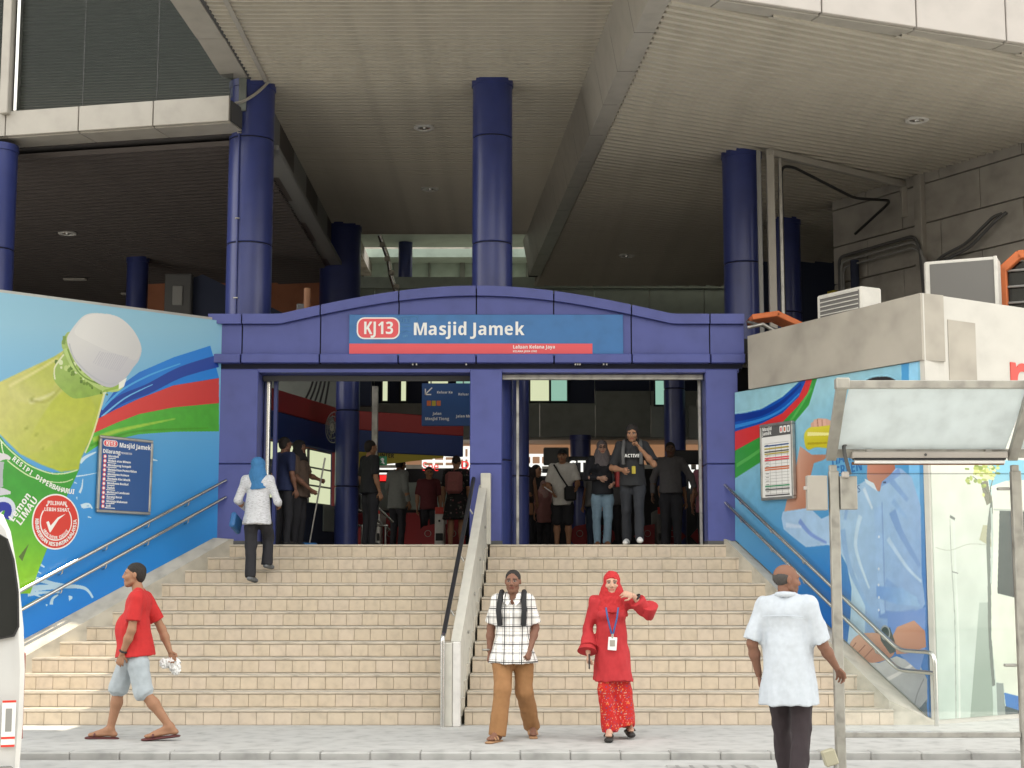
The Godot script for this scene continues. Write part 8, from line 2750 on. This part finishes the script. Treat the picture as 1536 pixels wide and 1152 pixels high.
	var hj := person("person in grey headscarf, black top and pale blue jeans at the stair head", Vector3(1.30, TOP, -22.1), 0.05, {
		"h": 1.53, "male": false, "skin": SKIN_FAIR, "res": 1.15,
		"j": {"elr": Vector3(-0.24, 1.0, 0.0), "wrr": Vector3(-0.06, 0.98, 0.20), "ell": Vector3(0.24, 1.0, 0.0), "wrl": Vector3(0.14, 0.90, 0.20), "kneel": Vector3(0.075, 0.44, 0.06), "kneer": Vector3(-0.085, 0.44, 0.0), "ankl": Vector3(0.05, 0.08, 0.10), "ankr": Vector3(-0.07, 0.08, -0.03), "toel": Vector3(0.06, 0.03, 0.25), "toer": Vector3(-0.09, 0.03, 0.12)},
		"scarf": cloth("grey_scarf", 0.17, 0.15, 0.155), "scarf_low": 0.20, "top": cloth("black_knit", 0.014, 0.015, 0.02), "sleeve": 0.95, "hem": 0.76, "top_w": 0.95,
		"legs": cloth("pale_denim", 0.22, 0.33, 0.42), "legs_name": "jeans", "hem_w": 1.05, "shoes": M.brown_leather}, g)
	for s in [-1, 1]:
		put("spectacle_rim", watch_ring(Vector3(s * 0.03, 1.437, 0.10)), M.black, hj)
	var fd := put("folder", box_mesh(Vector3(0.19, 0.98, 0.22), Vector3(0.05, 0.26, 0.20), 0.008), M.red_band, null, hj.transform)
	tag(fd, "red folder under the arm of the person in the grey headscarf", "folder")
	var ac := person("person in printed black T-shirt with backpack straps stepping down, hand at chin", Vector3(1.60, TOP, -20.35), -0.1, {
		"h": 1.60, "male": false, "skin": SKIN_TAN, "res": 1.1, "hair": "long", "girth": 1.08, "look": Vector3(0.30, -0.05, 0),
		"j": {"head": Vector3(0, 1.485, 0.04), "ell": Vector3(0.285, 1.06, 0.06), "wrl": Vector3(0.10, 1.27, 0.19), "elr": Vector3(-0.27, 1.02, 0.0), "wrr": Vector3(-0.13, 0.98, 0.22),
			"kneel": Vector3(0.085, 0.50, 0.16), "ankl": Vector3(0.09, 0.09, 0.22), "toel": Vector3(0.10, 0.05, 0.40), "kneer": Vector3(-0.085, 0.46, 0.0), "ankr": Vector3(-0.085, 0.08, -0.1), "toer": Vector3(-0.10, 0.03, 0.07)},
		"hand_l": Vector3(-0.5, 0.75, -0.2), "curl_l": 1.0, "top": cloth("black_jersey", 0.020, 0.021, 0.024), "sleeve": 0.44, "sleeve_w": 1.2, "hem": 0.78, "top_w": 1.02,
		"legs": cloth("black_denim", 0.022, 0.025, 0.032), "legs_name": "jeans", "hem_w": 1.1, "shoes": M.white_plain}, g)
	put("shirt_print", text_mesh("ACTIVE", 0.042, true, 0.05, true), M.letter, ac, Transform3D(Basis(Vector3(1, 0, 0), 0.05), Vector3(0.0, 1.17, 0.165)))
	for s in [-1, 1]:
		put("backpack_strap", tube_mesh([Vector3(s * 0.115, 1.06, 0.13), Vector3(s * 0.12, 1.22, 0.16), Vector3(s * 0.11, 1.36, 0.07), Vector3(s * 0.11, 1.38, -0.08)], 0.026, 8), M.grey_dark, ac)
	put("backpack", box_mesh(Vector3(0, 1.15, -0.20), Vector3(0.30, 0.42, 0.14), 0.05), M.strap, ac)
	put("pass_card", box_mesh(Vector3(0.02, 0.98, 0.185), Vector3(0.05, 0.10, 0.012), 0.004), M.yellow_band, ac)
	person("person in grey long-sleeved shirt and black trousers at the right of the doorway", Vector3(2.40, TOP, -23.2), -0.05, {
		"h": 1.60, "skin": SKIN_DARK, "res": 1.25, "hair": "short", "girth": 1.05,
		"j": {"ell": Vector3(0.30, 1.08, 0.02), "wrl": Vector3(0.36, 0.88, 0.12), "elr": Vector3(-0.26, 1.05, -0.02), "wrr": Vector3(-0.28, 0.80, 0.05)},
		"top": cloth("slate_cotton", 0.10, 0.095, 0.10), "sleeve": 0.95, "hem": 0.83, "top_w": 1.05, "legs": M.black_drill, "legs_w": 1.12, "shoes": M.black}, g)
	var extra := [[0.45, -28.3, 1.0, 1.62, "dark"], [1.75, -26.6, -0.5, 1.58, "grey"], [2.75, -26.3, 0.3, 1.64, "navy"], [-1.55, -28.6, 0.2, 1.6, "wine"], [-0.75, -29.0, -0.6, 1.63, "dark"], [3.55, -28.4, 0.0, 1.6, "grey"]]
	var says := ["person in black beyond the gates, between the brown handbag and the white T-shirt", "person in grey behind the pale blue jeans at the gates", "person in navy behind the grey long-sleeved shirt at the gates", "person in wine red beyond the gates behind the hooded figure", "person in black beyond the gates behind the floral dress", "person in grey farthest right beyond the gates"]
	var tones := {"dark": cloth("soot_knit", 0.02, 0.02, 0.022), "grey": cloth("ash_knit", 0.12, 0.12, 0.125), "navy": M.navy_knit, "wine": cloth("wine_knit", 0.12, 0.02, 0.025)}
	for i in extra.size():
		var e: Array = extra[i]
		person(says[i], Vector3(e[0], TOP, e[1]), e[2], {"h": e[3], "skin": SKIN_TAN, "res": 1.9, "hair": "short" if i % 2 else "tied", "male": i % 2 == 1, "top": tones[e[4]], "sleeve": 0.45, "legs": M.black_drill, "shoes": M.black}, g)
	person("person in pink top mostly hidden behind the right pillar", Vector3(3.10, TOP, -24.6), -0.6, {"h": 1.50, "male": false, "skin": SKIN_TAN, "res": 1.7, "hair": "long", "top": cloth("rose_knit", 0.40, 0.14, 0.20), "sleeve": 0.5, "hem": 0.6, "legs": M.black_drill, "shoes": M.black}, g)


func watch_ring(at: Vector3) -> ArrayMesh:
	var b := MB.new()
	var p := PackedVector3Array()
	for i in 13:
		p.append(at + Vector3(cos(TAU * i / 12.0) * 0.022, sin(TAU * i / 12.0) * 0.018, 0))
	b.tube(p, 0.003, 5)
	return b.mesh()


func small_things() -> void:
	pass
